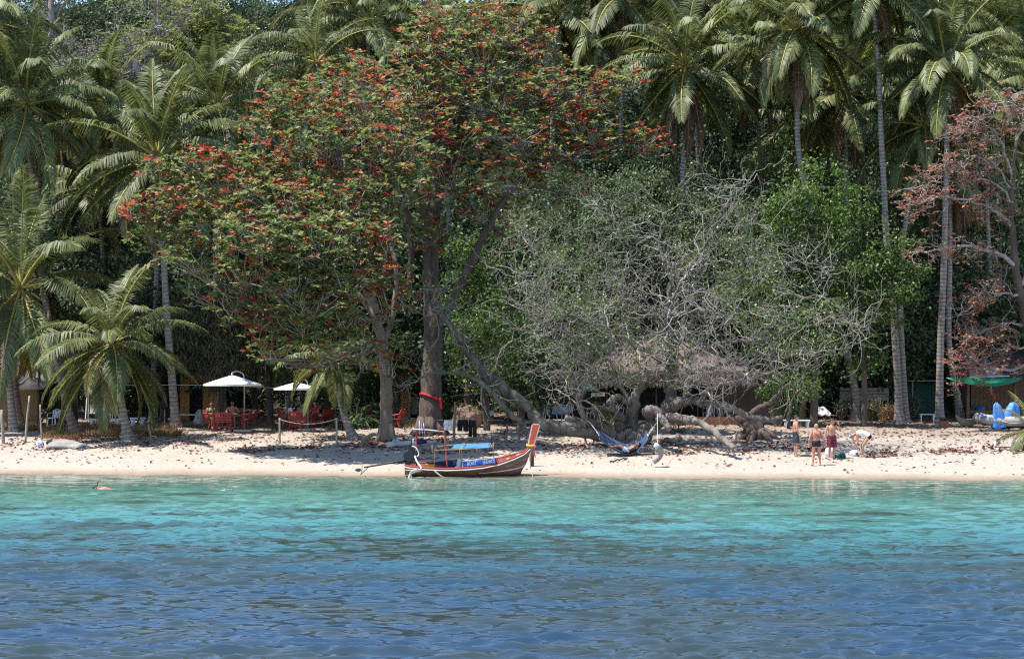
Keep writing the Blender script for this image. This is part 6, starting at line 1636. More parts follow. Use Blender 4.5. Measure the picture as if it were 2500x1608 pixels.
q = at_px(513, 1046); mb = MB(); mb.sheet(lambda u, v: (-.3 + .6 * u, -.30 + .42 * v, .80 - .32 * min(1, v * 1.8) + .02 * math.sin(u * 8)), 6, 8, .012); o = mb.build('white_towel', M['canvas'], None, q + V3(0, 0, .03), (0, 0, R(-60))); tag(o, 'white towel on the red bench beneath the woman in green', 'towel')
mb = MB()
for s in (-1, 1): mb.sheet(lambda u, v: (s * .09 + .08 * (u - .5), -.13 + .26 * v, .03 + .02 * (v - .5) ** 2), 3, 6, .02); mb.tube([(s * .09 - .04, .03, .035), (s * .09, .06, .08), (s * .09 + .04, .03, .035)], .012, 5)
o = mb.build('sandals', mat('grey sandals', (.16, .14, .13), .7, .1), None, foot(500, 1052), (0, 0, .6)); tag(o, 'pair of grey sandals on the sand by the red bench', 'sandals'); o['kind'] = 'stuff' if False else ''
del o['kind']
def bottle_on(px, py, dy, label, m_, h=.24):
    mb = MB(); mb.tube([(0, 0, 0), (0, 0, h * .6), (0, 0, h * .75), (0, 0, h)], [.035, .036, .016, .015], 8); o = mb.build('drink_bottle', m_, None, at_px(px, py, dy) + V3(0, 0, .76)); tag(o, label, 'bottle')
bottle_on(738, 1048, 1.0, 'clear drink bottle on the second red table', mat('clear bottle', (.45, .42, .38), .2, .1)); bottle_on(752, 1048, 1.1, 'dark drink bottle on the second red table', mat('brown bottle', (.10, .05, .02), .2, .1))

# parasols
def parasol(label, px, py_apex, py_edge, Y, hw, side, seed):
    x = X(px, Y); b = Vector((x, Y, g(x, Y))); za = P(px, py_apex, Y).z - b.z; ze = P(px, py_edge, Y).z - b.z; rad = hw / FPX * Y
    t = thing('parasol', label, 'parasol', b)
    mb = MB(); n = 8
    def Pf(u, v):
        a = u * 2 * math.pi + .2; k = a * n / (2 * math.pi); fr = abs((k % 1) - .5) * 2
        rr = rad * v * (1 - .045 * (1 - fr)); return (rr * math.cos(a), rr * math.sin(a), za + (ze - za) * (v ** 1.08) - .05 * (1 - fr) * math.sin(math.pi * v) - .0)
    mb.sheet(lambda u, v: Pf(u, .03 + .97 * v), 64, 8, .008); mb.build('canopy', M['canvas'], t)
    vb = MB(); vb.sheet(lambda u, v: tuple(np.array(Pf(u, 1)) + np.array([0, 0, -.07 * v])), 64, 1, 0); vb.build('valance', M['canvas'], t)
    MB().ell((0, 0, za + .02), (.08, .08, .07), 0, 10, 6).build('finial', M['metal'], t)
    for k in range(n):
        a = .2 + k * 2 * math.pi / n; MB().bar((0, 0, za - .03), (rad * .97 * math.cos(a), rad * .97 * math.sin(a), ze + .01), .02, .02).build('rib', M['metal'], t)
    pxp = side * .47 * 1; py_ = .9
    MB().tube([(pxp, py_, 0), (pxp, py_, za - .4), (pxp * .96, py_ * .95, za + .0)], .04, 8).build('pole', M['metal'], t)
    MB().tube(smooth_path([(pxp, py_, za - .1), (pxp * .85, py_ * .8, za + .10), (pxp * .4, py_ * .4, za + .20), (0, 0, za + .12), (0, 0, za)], 5), .032, 7).build('arm', M['metal'], t)
    MB().box((pxp, py_, .05), (.7, .7, .1)).build('base', M['concrete'], t)
parasol('open white parasol with a curved cantilever arm over the first red table', 567, 916, 938, 92.8, 71, 1, 1)
parasol('white parasol half hidden behind hanging palm fronds', 724, 933, 948, 93.4, 56, 1, 2)
# rope fence and lines
def rope_fence():
    a, b = foot(683, 1084), foot(822, 1086); t = thing('rope_fence', 'two slim bamboo posts joined by a sagging rope in front of the second table', 'fence', a)
    ha, hb = (64 / FPX * a.y), (67 / FPX * b.y)
    M['bamboo'] = mat('grey bamboo', (.30, .25, .19), .7, .3, 6, stretch=(1, 1, 4))
    for q, h in ((a - a, ha), (b - a, hb)):
        mb = MB(); pts = [q + V3(0, 0, -.2 + (h + .2) * k / 12) for k in range(13)]; mb.tube(pts, [.045 if k % 3 else .052 for k in range(13)], 7); mb.build('post', M['bamboo'], t)
    pa, pb = V3(0, 0, ha - .06), b - a + V3(0, 0, hb - .05)
    MB().tube([pa.lerp(pb, k / 16) + V3(0, -.02, -.9 * (k / 16) * (1 - k / 16) * 1.0) for k in range(17)], .014, 5).build('rope', M['rope'], t)
    c = foot(900, 1084); pc = V3(c.x - a.x, c.y - a.y, .9)
    MB().tube([pb.lerp(pc, k / 8) + V3(0, 0, -.2 * (k / 8) * (1 - k / 8)) for k in range(9)], .010, 5).build('rope', M['rope'], t)
rope_fence()
mb = MB(); Yl = 96; A_ = [P(300, 940, Yl), P(450, 939.5, Yl), P(560, 941, Yl), P(650, 945.5, Yl), P(690, 948, Yl)]
o = mb.tube(smooth_path(A_, 4), .010, 5).build('washing_line', M['rope_white'], None); tag(o, 'thin white line strung from the left palms past the first parasol', 'line')

# white stone picnic table, its benches and the swing seat on the left
def picnic():
    p = at_px(272, 1037, .8); t = thing('stone_table', 'long white stone table among the left palms', 'table', p); s = p.y / FPX
    MB().box((0, 0, .72), (84 * s, .75, .07)).build('table_top', M['white_paint'], t)
    for sx in (-1, 1): MB().tube([(sx * .55, 0, 0), (sx * .52, 0, .35), (sx * .55, 0, .69)], [.22, .13, .2], 8).build('leg', M['white_paint'], t)
    for lab, px, py, w_, rz in (('white stone bench before the white stone table', 256, 1043, 92, 0), ('short curved white stone bench right of the white stone table', 336, 1040, 34, .5)):
        q = at_px(px, py); t = thing('stone_bench', lab, 'bench', q, rz)
        MB().box((0, 0, .42), (w_ * s, .36, .08)).build('seat', M['white_paint'], t)
        for sx in (-1, 1): MB().tube([(sx * w_ * s * .33, 0, 0), (sx * w_ * s * .33, 0, .2), (sx * w_ * s * .33, 0, .38)], [.16, .10, .15], 8).build('leg', M['white_paint'], t)
    q = at_px(242, 1036, 3.2); t = thing('swing_seat', 'white garden swing seat with a hooped top behind the stone table', 'swing seat', q)
    z1 = P(0, 961, q.y).z - q.z
    for sx in (-1, 1):
        for sy in (-1, 1): MB().bar((sx * .68, sy * .35, 0), (sx * .62, sy * .15, z1), .05, .05).build('post', M['white_paint'], t)
    MB().box((0, 0, z1 + .05), (1.45, .5, .14)).build('canopy_board', M['white_paint'], t)
    MB().tube([(-.45 + .9 * k / 10, 0, z1 + .12 + .26 * math.sin(math.pi * k / 10)) for k in range(11)], .02, 6).build('hoop', M['white_paint'], t)
    MB().tube([(-.30 + .6 * k / 10, 0, z1 + .12 + .13 * math.sin(math.pi * k / 10)) for k in range(11)], .02, 6).build('hoop', M['white_paint'], t)
    MB().box((0, 0, .45), (1.1, .45, .04)).build('seat', M['white_paint'], t)
    for k in range(4): MB().box((0, .22, .55 + k * .11), (1.1, .025, .08)).build('back_slat', M['white_paint'], t)
    for sx in (-1, 1): MB().bar((sx * .5, 0, .46), (sx * .5, 0, z1), .02, .02).build('hanger', M['white_paint'], t)
picnic()
# plastic chairs and tables in the restaurant, and by the left hut
def chair_proto():
    t = thing('plastic_chair', 'x', 'chair', (0, 0, 0), 0, 'white plastic chairs')
    m_ = M['white_plastic']
    MB().sheet(lambda u, v: (-.23 + .46 * u, -.22 + .44 * v, .44 - .02 * math.sin(math.pi * u)), 5, 4, .02).build('seat', m_, t)
    bk = MB()
    for k in range(5): bk.bar((-.20 + .10 * k, -.22, .44), (-.19 + .095 * k, -.32, .80), .055, .015)
    bk.tube(smooth_path([(-.24, -.30, .70), (-.2, -.325, .82), (0, -.335, .86), (.2, -.325, .82), (.24, -.30, .70)], 3), .022, 6); bk.build('backrest', m_, t)
    for sx in (-1, 1):
        for sy in (-1, 1): MB().bar((sx * .21, sy * .19, .44), (sx * .25, sy * .23 - (.03 if sy < 0 else 0), 0), .045, .045).build('leg', m_, t)
        MB().tube(smooth_path([(sx * .24, -.29, .68), (sx * .27, 0, .66), (sx * .25, .2, .62), (sx * .23, .21, .44)], 3), .02, 6).build('armrest', m_, t)
    return remember(t)
CH = chair_proto()
for i, (px, Y, rz, lab) in enumerate([(1346, 100.3, -1.0, 'leftmost white plastic chair inside the restaurant'), (1326, 100.8, 2.4, 'white plastic chair half hidden at the left corner of the restaurant'), (1385, 100.9, .4, 'white plastic chair with its back to the sea between the restaurant tables'), (1437, 100.5, 2.0, 'white plastic chair below the notice board of the restaurant'), (1508, 100.6, -.6, 'white plastic chair behind the trunk of the sprawling tree'), (1730, 100.6, .3, 'white plastic chair behind the restaurant balustrade'), (1768, 101.0, 1.2, 'white plastic chair at the right end of the restaurant balustrade')]):
    loc = (X(px, Y), Y, REST_Z)
    if i == 0: CH.location = loc; CH.rotation_euler = (0, 0, rz); CH['label'] = lab
    else: dup(CH, loc, rz, lab)
dup(CH, (X(131, 99), 99, g(X(131, 99), 99)), 2.8, 'white plastic chair in the porch of the ochre hut')
for px, Y, lab in ((1365, 100.6, 'cloth covered dining table at the left of the restaurant'), (1470, 101, 'cloth covered dining table under the notice board'), (1750, 101.4, 'cloth covered dining table behind the balustrade')):
    t = thing('dining_table', lab, 'table', (X(px, Y), Y, REST_Z))
    MB().box((0, 0, .73), (.9, .8, .04)).build('table_top', M['wood_brown'], t)
    for sx in (-1, 1):
        for sy in (-1, 1): MB().box((sx * .38, sy * .33, .35), (.06, .06, .70)).build('leg', M['wood_dark'], t)
    MB().sheet(lambda u, v: (-.48 + .96 * u, -.42, .76 - .45 * v) if False else (-.47 + .94 * u, -.42 - .015 * math.sin(u * 30) * v, .76 - .42 * v), 24, 3, .006).build('cloth_drop', mat('pale blue cloth', (.30, .36, .42), .8, .1), t)
    MB().box((0, 0, .757), (.95, .84, .012)).build('cloth_top', bpy.data.materials['pale blue cloth'], t)
    o = MB().tube([(0, 0, 0), (0, 0, .12), (0, 0, .15)], [.05, .05, .03], 8).build('condiment_jar', M['white_plastic'], None, (X(px, Y) + .1, Y, REST_Z + .765)); tag(o, 'white condiment jar on the ' + lab, 'jar')

# white plastic table, white covered lounger right of the sprawling tree
p = at_px(1945, 1046); t = thing('plastic_table', 'white plastic table in the shade behind the bathers', 'table', p); s = p.y / FPX
MB().box((0, 0, .42), (62 * s, .7, .05)).build('table_top', M['white_plastic'], t)
for sx in (-1, 1):
    for sy in (-1, 1): MB().tube([(sx * .55, sy * .28, .40), (sx * .50, sy * .26, 0)], [.06, .045], 6).build('leg', M['white_plastic'], t)
p = at_px(2006, 1033, 1.0); t = thing('covered_lounger', 'tilted lounger under a crumpled pale sheet by the green shrub', 'lounger', p, .2)
r = np.random.default_rng(3)
MB().sheet(lambda u, v: (-.42 + .84 * u + .05 * math.sin(v * 7), -.3 + .6 * v, .35 + .62 * v * (1 - .35 * u) + .05 * math.sin(u * 13 + v * 5) + .04 * math.sin(v * 17)), 14, 10, .03).build('sheet', mat('crumpled pale sheet', (.55, .50, .46), .8, .2, 4), t)
for sx in (-1, 1): MB().bar((sx * .35, -.3, .36), (sx * .38, -.35, 0), .05, .05).build('front_leg', M['wood_brown'], t); MB().bar((sx * .35, .3, .72), (sx * .38, .35, 0), .05, .05).build('rear_leg', M['wood_brown'], t)
# bags of the bathers
def sack(label, px, py, w_, h_, m_, seed, cat='bag', name='bag', extra=None, dy=0.0):
    p = at_px(px, py, dy); s = p.y / FPX; t = thing(name, label, cat, p)
    r = np.random.default_rng(seed); mb = MB(); ph = r.uniform(0, 6, 4)
    seg, rg = 18, 10; V = []
    for j in range(rg + 1):
        v = j / rg; rr = math.sin(math.pi * (.10 + .86 * v)) ** .55
        for k in range(seg):
            a = 2 * math.pi * k / seg; q = rr * (1 + .10 * math.sin(3 * a + ph[0] + 4 * v) + .06 * math.sin(7 * a + ph[1]))
            V.append((w_ * s / 2 * q * math.cos(a), w_ * s * .33 * q * math.sin(a), h_ * s * v + .02 * math.sin(5 * a + ph[2])))
    mb.add(V, tube_faces(rg + 1, seg), 0, True)
    mb.loops += [np.arange(seg) + mb.n - seg]; mb.sizes.append(np.array([seg])); mb.mi.append(np.array([0])); mb.sm.append(np.array([True]))
    mb.build('sack', m_, t)
    if extra: extra(t, w_ * s, h_ * s)
    return t
def handles(m_):
    def f(t, w_, h_):
        for sx in (-1, 1): MB().tube(smooth_path([(sx * w_ * .18, 0, h_ * .93), (sx * w_ * .16, 0, h_ * 1.12), (sx * w_ * .04, .0, h_ * 1.15), (0, 0, h_ * .95)], 3), .012, 5).build('handle', m_, t)
    return f
plast = mat('white carrier bag', (.66, .66, .70), .4, .1, 5, spec=.5)
sack('tall white plastic carrier bag standing on the sand among the bathers', 2027, 1117, 24, 29, plast, 1, extra=handles(plast))
gm = mat('dark green rucksack', (.008, .06, .058), .7, .3, 6)
def gx(t, w_, h_):
    MB().tube(smooth_path([(-w_ * .08, -w_ * .36, h_ * .3), (w_ * .12, -w_ * .37, h_ * .45), (-w_ * .02, -w_ * .36, h_ * .62), (w_ * .14, -w_ * .33, h_ * .78)], 4), .012, 5).build('emblem', M['teal'], t)
sack('round dark green rucksack lying beside the white carrier bag', 2053, 1120, 24, 18, gm, 2, extra=gx)
sack('dark cloth bundle between the carrier bag and the green rucksack', 2036, 1117, 22, 7, mat('navy bundle', (.015, .015, .04), .8, .3), 3, 'bundle', 'cloth_bundle', dy=.1)
def wx_(t, w_, h_):
    handles(M['black'])(t, w_, h_)
    MB().tube([(-w_ * .49, 0, .03), (0, -w_ * .33, .03), (w_ * .49, 0, .03)], .03, 6).build('base_trim', M['black'], t)
    for k in range(3): MB().bar((w_ * (.10 + .09 * k), -w_ * .325, h_ * .25), (w_ * (.06 + .09 * k), -w_ * .31, h_ * .7), .035, .02).build('dark_lettering', M['black'], t)
sack('white beach bag with dark markings under the bending bather', 2086, 1115, 26, 17, M['canvas'], 4, extra=wx_)

# ------------------------------------------------------------------ hammock, its sleeper, the hanging log
Yh = 80.9
def hammock():
    base = P(1530, 1107, Yh)
    t = thing('hammock', 'blue striped hammock slung from the sprawling tree', 'hammock', base)
    c = [P(a, b, Yh) - base for a, b in ((1462, 1060), (1478, 1078), (1500, 1094), (1530, 1106), (1553, 1098), (1570, 1079), (1581, 1061))]
    sp = smooth_path(c, 5); n = len(sp) - 1
    wd = lambda u: .30 + .18 * math.sin(math.pi * u)
    mb = MB(); mb.sheet(lambda u, v: sp[int(round(u * n))] + V3(0, (v - .5) * 2 * wd(u), abs(v - .5) ** 2 * .75 * math.sin(math.pi * u) ** .6 + (v - .5) * .42), n, 8, .012)
    mm = mat('blue striped cloth', (.014, .027, .06), .8, .3, 3, stretch=(.3, 9, .3), c2=(.055, .09, .16)); mb.build('cloth', mm, t)
    for nm, k, tgt in (('rope', 0, [P(1440, 1030, Yh + 1.6) - base, P(1424, 1020, Yh + 3.4) - base]), ('rope', n, [P(1600, 1036, Yh + 1.0) - base, P(1618, 1012, Yh + 2.0) - base])):
        for q in (-.22, 0, .22): MB().tube([sp[k] + V3(0, q, q * .18), tgt[0], tgt[1]], .008, 5).build(nm, M['rope_white'], t)
    for k in (0, n): MB().tube([sp[k] + V3(0, -.3, -.05), sp[k] + V3(0, .3, .06)], .022, 6).build('spreader', mat('pale blue binding', (.35, .5, .6), .7, .1) if k else M['wood_grey'], t)
    # sleeper
    B = P(1530, 1103, Yh); q = lambda a, b, dy=0: P(a, b, Yh + dy) - B
    J = dict(pel=q(1532, 1099), neck=q(1551, 1089.5), head=q(1557.5, 1085))
    for s, nn in ((-1, 'l'), (1, 'r')):
        J['hip' + nn] = q(1528.5, 1099, s * .09); J['kne' + nn] = q(1512 - s, 1088.5 + s * .5, s * .11); J['ank' + nn] = q(1490 - s, 1091 + s * .5, s * .12); J['toe' + nn] = q(1484 - s, 1083, s * .12)
        J['sho' + nn] = q(1547.5, 1091, s * .17); J['elb' + nn] = q(1538, 1096, s * .24); J['wri' + nn] = q(1530, 1093, s * .12)
    t2, H = person('tanned man in white shorts lying asleep in the blue hammock', B, 0, J, 'skin_brown', face=q(1548, 1060) - q(1557, 1085))
    shorts(t2, J, mat('pale shorts', (.60, .60, .62), .8, .15), .45, .018, .15)
hammock()
YL = ground_Y(1600, 1140)
for (a, b) in [((1605, 1010), (1605, 1087))]:
    base = P(1604, 1107, YL); t = thing('hanging_log', 'short curved log hung on a white rope as a swing seat', 'log swing', base)
    MB().tube(smooth_path([P(1604, 1088, YL) - base, P(1612, 1098, YL) - base, P(1613, 1108, YL) - base, P(1606, 1119, YL) - base, P(1595, 1127, YL) - base], 4), lerp_r([.10, .12, .12, .12, .11], 17), 9).build('log', M['bark_grey'], t)
    MB().tube([P(1605, 1090, YL) - base, P(1605, 1010, YL + 2.5) - base], .009, 5).build('rope', M['rope_white'], t)
    MB().tube([P(1600, 1085, YL) - base, P(1608, 1092, YL - .1) - base], .115, 8).build('binding', mat('pale binding cloth', (.45, .5, .52), .8, .2), t)
    MB().tube([P(1592, 1125, YL) - base, P(1590, 1137, YL) - base], .02, 5).build('loose_end', mat('turquoise cord', (.2, .45, .45), .7, .1), t)

# swimmer
sw = V3(X(262, 68.3), 68.3, -.02)
J = stand(); Rm = Matrix.Rotation(R(-84), 3, 'X')
for k in J: J[k] = Rm @ (J[k] - V3(0, 0, 1.2)) if True else J[k]
for k in J: J[k] = V3(J[k].x, J[k].y, J[k].z + (-.08))
for n, s in (('l', -1), ('r', 1)): J['elb' + n] = J['sho' + n] + V3(s * .25, .15, -.12); J['wri' + n] = J['elb' + n] + V3(-s * .05, .25, -.1)
J['head'] += V3(0, 0, .09); J['neck'] += V3(0, 0, .05)
t, H = person('swimmer floating face down with a red tipped snorkel near the left shore', sw, R(90), J, 'skin_red', face=V3(0, .4, -1), hairm='hair_dark')
MB().tube(smooth_path([H['hd'] + V3(.09, 0, -.1), H['hd'] + V3(.10, -.02, .10), H['hd'] + V3(.09, -.05, .22)], 3), .014, 6).build('snorkel', M['black'], t)
MB().tube([H['hd'] + V3(.09, -.05, .20), H['hd'] + V3(.088, -.06, .29)], .022, 6).build('snorkel_tip', M['frame_red'], t)

# convert the remeshed bodies and clothes
bpy.context.view_layer.update()
dg = bpy.context.evaluated_depsgraph_get()
new = [(o, bpy.data.meshes.new_from_object(o.evaluated_get(dg))) for o in REM]
for o, me in new: o.modifiers.clear(); o.data = me
# ------------------------------------------------------------------ boats drawn up at the right
def dinghy():
    p = at_px(2452, 1046, 1.0); t = thing('inflatable_dinghy', 'grey inflatable dinghy on the sand at the right edge', 'dinghy', p, .05); s = p.y / FPX
    gm = mat('grey rubber', (.34, .33, .30), .6, .2, 4)
    path = [V3(2.6, -.62, .32), V3(1.2, -.66, .31), V3(-.3, -.62, .34), V3(-1.0, -.45, .44), V3(-1.35, 0, .52), V3(-1.0, .45, .44), V3(-.3, .62, .34), V3(1.2, .66, .31), V3(2.6, .62, .32)]
    sp = smooth_path(path, 6); MB().tube(sp, .255, 14).build('buoyancy_tube', gm, t)
    MB().box((.7, 0, .16), (3.4, 1.0, .10)).build('floor', M['wood_grey'], t)
    for k in (14, 22, 30): MB().tube([sp[k] * .98 + V3(0, 0, -.005), sp[k] + (sp[k + 1] - sp[k]).normalized() * .12 + V3(0, 0, -.005)], .262, 14).build('rubber_band', M['white_plastic'], t)
    MB().tube(smooth_path([V3(-.4, -.9, .35), V3(.2, -.93, .25), V3(.9, -.93, .35)], 4), .015, 5).build('grab_rope', M['rope_white'], t)
    return p
DP = dinghy()
def cover(label, px, py, w_, h_, seed, nm='blue_cover', dy=0.0, z0=0.1):
    r = np.random.default_rng(seed); ph = r.uniform(0, 6, 6); s = DP.y / FPX
    c = V3(X(px, DP.y + dy), DP.y + dy, DP.z); W_, H_ = w_ * s, h_ * s
    def Pf(u, v):
        a = u * 2 * math.pi; rr = (1 - .62 * v ** 1.6) * (1 + .13 * math.sin(3 * a + ph[0]) + .09 * math.sin(5 * a + ph[1] + 3 * v)) * (1 if v < .97 else .25)
        return (W_ / 2 * rr * math.cos(a) + .08 * W_ * math.sin(v * 3 + ph[2]), .42 * W_ * rr * math.sin(a), z0 + (H_ - z0) * v + .03 * math.sin(4 * a + ph[3]))
    mb = MB(); mb.sheet(Pf, 26, 9, 0); o = mb.build(nm, M['tarp_blue'], None, c); tag(o, label, 'tarpaulin')
cover('taller blue tarpaulin hanging over the dinghy side', 2435, 1040, 36, 62, 1, dy=-.6, z0=.02)
cover('low bunched blue tarpaulin over the dinghy motor', 2470, 1010, 40, 62, 2, dy=.15, z0=.60)
mb = MB(); mb.sheet(lambda u, v: (-1.45 + 1.15 * u, -.72 + .9 * v, .60 - .20 * (2 * v - .75) ** 2 + .05 * u + .02 * math.sin(u * 12)), 10, 8, .015); o = mb.build('blue_cover', M['tarp_blue'], None, DP + V3(.05, 0, .06)); tag(o, 'flat blue tarpaulin spread on the dinghy bow', 'tarpaulin')
p = at_px(2362, 1041); s = p.y / FPX
mb = MB(); n = 14
V = []
for i in range(n + 1):
    u = i / n; x = (-30 + 62 * u) * s; hw = .34 * math.sin(math.pi * min(1, max(0, .02 + .96 * u))) ** .6; zt = .36 + .16 * (2 * u - 1) ** 2 + (.06 if u < .2 else 0)
    for k in range(9):
        a = -1 + k / 4; V.append((x + (abs(a) - 1) * .0, hw * a, (zt - .36 * (1 - abs(a) ** 2.2) * math.sin(math.pi * u) ** .35)))
F = np.array([(i * 9 + k, (i + 1) * 9 + k, (i + 1) * 9 + k + 1, i * 9 + k + 1) for i in range(n) for k in range(8)])
t = thing('canoe', 'pale beige canoe lying in front of the dinghy', 'canoe', p, -.06)
mb.add(V, F, 0, True); mb.add(np.array(V) * [1, .92, 1] + [0, 0, .03], F[:, ::-1], 0, True); mb.build('hull', mat('pale beige hull', (.45, .38, .28), .6, .25, 3), t)
MB().box((.1, 0, .3), (.16, .5, .03)).build('seat', M['wood_grey'], t)
# crate planter at the palm foot
p = at_px(2305, 1041, -.2); t = thing('crate_planter', 'orange crate planter with green tuft at the foot of the tall palm', 'planter', p)
MB().box((0, 0, .15), (.42, .3, .30)).build('crate', mat('terracotta crate', (.48, .17, .08), .8, .2), t)
for k in range(3): MB().bar((-.2, -.156, .07 + k * .08), (.2, -.156, .07 + k * .08), .02, .035).build('slat', mat('terracotta slat', (.40, .13, .06), .8, .2), t)
r = np.random.default_rng(6); c_ = np.stack([r.uniform(-.2, .2, 160), r.uniform(-.13, .13, 160), np.full(160, .3)], 1)
lb = MB(); add_leaves(lb, c_, r, .16, .02, np.tile([0, 0, 1.], (160, 1)), .9, .3, -.3); o = lb.build('green_tuft', LM['olive'], t); o['kind'] = 'stuff'
o = MB().ell((0, 0, .16), (.19, .19, .20), 0, 12, 8).build('yellow_buoy', mat('yellow buoy', (.65, .38, .01), .4, .15), None, foot(2491, 1097)); tag(o, 'round yellow buoy on the sand at the right edge', 'buoy')
o = MB().tube([(0, 0, 0), (0, 0, .1), (0, 0, .28), (0, 0, .3)], [.10, .12, .12, .06], 10).build('blue_jug', M['blue_plastic'], None, foot(2476, 1096)); tag(o, 'small dark blue jug left of the yellow buoy', 'jug')
o = MB().tube([(0, 0, -.1), (.01, 0, .3)], [.055, .05], 8).build('white_stake', M['white_paint'], None, foot(2429, 1093)); tag(o, 'short white stake in the litter at the right', 'stake')
# young palm sprouting at the right edge
t = palm('young palm sprout with yellowish fronds at the right edge above the buoy', [(2512, 1098), (2514, 1075), (2516, 1062)], ground_Y(2512, 1098), .36, 12, 77, 0, 0, 4, .10, bulge=.5, top_e=.8, hang=.2)

# ------------------------------------------------------------------ left: poles, bundles, drift wood
def pole(label, px, py0, py1, rad, lean=0.0, m_='wood_grey', name='wooden_pole', dy=0.0):
    p = at_px(px, py0, dy); h = (py0 - py1) / FPX * p.y; r = random.Random(px)
    pts = [V3(lean * k / 6 * h + r.gauss(0, .012), r.gauss(0, .012), -.15 + (h + .15) * k / 6) for k in range(7)]
    o = MB().tube(pts, lerp_r([rad, rad * .9, rad * .75], 7), 7).build(name, M[m_], None, p); tag(o, label, 'pole')
pole('thick pale pole at the very left edge of the sand', 8, 1080, 1000, .085, -.05)
pole('tall thin crooked pole left of the cloth bundles', 61, 1081, 966, .055, .09, 'bark_twig')
pole('shorter thin pole right of the tall crooked pole', 103, 1076, 987, .045, -.06, 'bark_twig')
pole('thin dark stick behind the drift wood slab', 162, 1072, 1030, .025, .05, 'wood_dark')
pole('dark leaning stick right of the small stout palm', 371, 1081, 1035, .05, -.18, 'bark_brown')
pole('thin pale stick in the dry brush right of the small palm', 401, 1046, 1000, .04, .02, 'bark_grey')
pole('post carrying the washing beside the great almond', 1106, 1078, 980, .07, .06, 'bark_brown')
p = foot(170, 1094)
mb = MB(); mb.sheet(lambda u, v: ((-1.0 + 2.0 * u), -.28 + .5 * v - .1 * u, .02 + .40 * math.sin(math.pi * (u * .8 + .2)) ** 1.2 * (1 - .4 * (1 - v)) * v ** .3 + .03 * math.sin(u * 9)), 16, 8, .05); o = mb.build('drift_slab', M['wood_grey'], None, p); tag(o, 'grey drift wood slab on the sand at the left', 'driftwood')
sack('blue and white patterned bag left of the drift wood slab', 98, 1092, 19, 17, mat('blue white print', (.10, .12, .35), .8, .1, 14, c2=(.75, .72, .72), detail=1), 11)
sack('black bag beside the patterned bag', 122, 1086, 19, 13, mat('black bag', (.015, .01, .01), .8, .3), 12)
t = sack('white and blue bag topped by a red cloth behind the drift wood slab', 146, 1083, 18, 11, mat('white blue print', (.3, .33, .55), .8, .2, 12, c2=(.75, .74, .74), detail=1), 13)
MB().sheet(lambda u, v: (-.17 + .34 * u, -.14 + .28 * v, .21 + .06 * math.sin(math.pi * u) * math.sin(math.pi * v)), 8, 6, .02).build('red_cloth', mat('red cloth', (.40, .02, .025), .8, .1), t)
# under the almond trees
def log(label, pts, rad, m_='bark_grey', name='drift_log', Yd=None):
    Q = [at_px(a, b) for a, b in pts]; b0 = Q[0].copy(); r = random.Random(int(pts[0][0]))
    sp = smooth_path([q - b0 + V3(0, 0, rad * .6) for q in Q], 5, .02, r)
    o = MB().tube(sp, lerp_r([rad, rad * .9, rad * .6], len(sp)), 8).build(name, M[m_], None, b0); tag(o, label, 'log')
log('pale log edging the sand behind the boat engine', [(946, 1091), (1000, 1086), (1065, 1082)], .14, 'concrete')
o = MB().tube(smooth_path([V3(0, 0, -.1), V3(.25, .2, .35), V3(.55, .3, .58), V3(.75, .3, .6)], 4), lerp_r([.10, .09, .08, .06], 13), 7).build('drift_branch', M['bark_brown'], None, foot(876, 1093)); tag(o, 'broken branch leaning on the foot of the pale almond trunk', 'branch')
log('long thin fallen branch on the sand right of the hammock', [(1600, 1100), (1680, 1083), (1760, 1078)], .07, 'bark_twig')
log('short stout fallen log below the sprawling limbs', [(1618, 1080), (1640, 1082), (1662, 1076)], .17)
log('grey fallen branch left of the hammock', [(1380, 1098), (1420, 1092), (1450, 1095)], .05)
log('dark twiggy branch on the sand below the hammock', [(1490, 1128), (1512, 1122), (1532, 1118)], .035, 'wood_dark')
pole('short prop under the ground limb of the sprawling tree', 1431, 1084, 1052, .06, -.1, 'bark_grey', 'prop')
pole('second short prop under the ground limb, leaning right', 1446, 1086, 1060, .05, .25, 'bark_twig', 'prop')
pole('post under the raised limb behind the boat prow', 1267, 1080, 1040, .07, 0, 'bark_grey', 'prop')
pole('brown post left of the boat prow in the shade', 1236, 1078, 1035, .06, .05, 'bark_brown', 'prop')
sack('pale blue patterned bag at the foot of the pale almond trunk', 968, 1086, 24, 15, mat('blue pattern', (.03, .12, .40), .8, .2, 12, c2=(.5, .55, .62), detail=1), 21)
sack('navy bag on the pale log behind the boat engine', 1026, 1085, 34, 13, M['navy'], 22, dy=.1)
sack('small red bag under the washing post', 1063, 1080, 12, 8, mat('red bag', (.45, .03, .05), .7, .2), 23)
sack('small dark rucksack left of the washing post', 1082, 1084, 11, 10, mat('dark rucksack', (.02, .02, .025), .8, .3), 24)
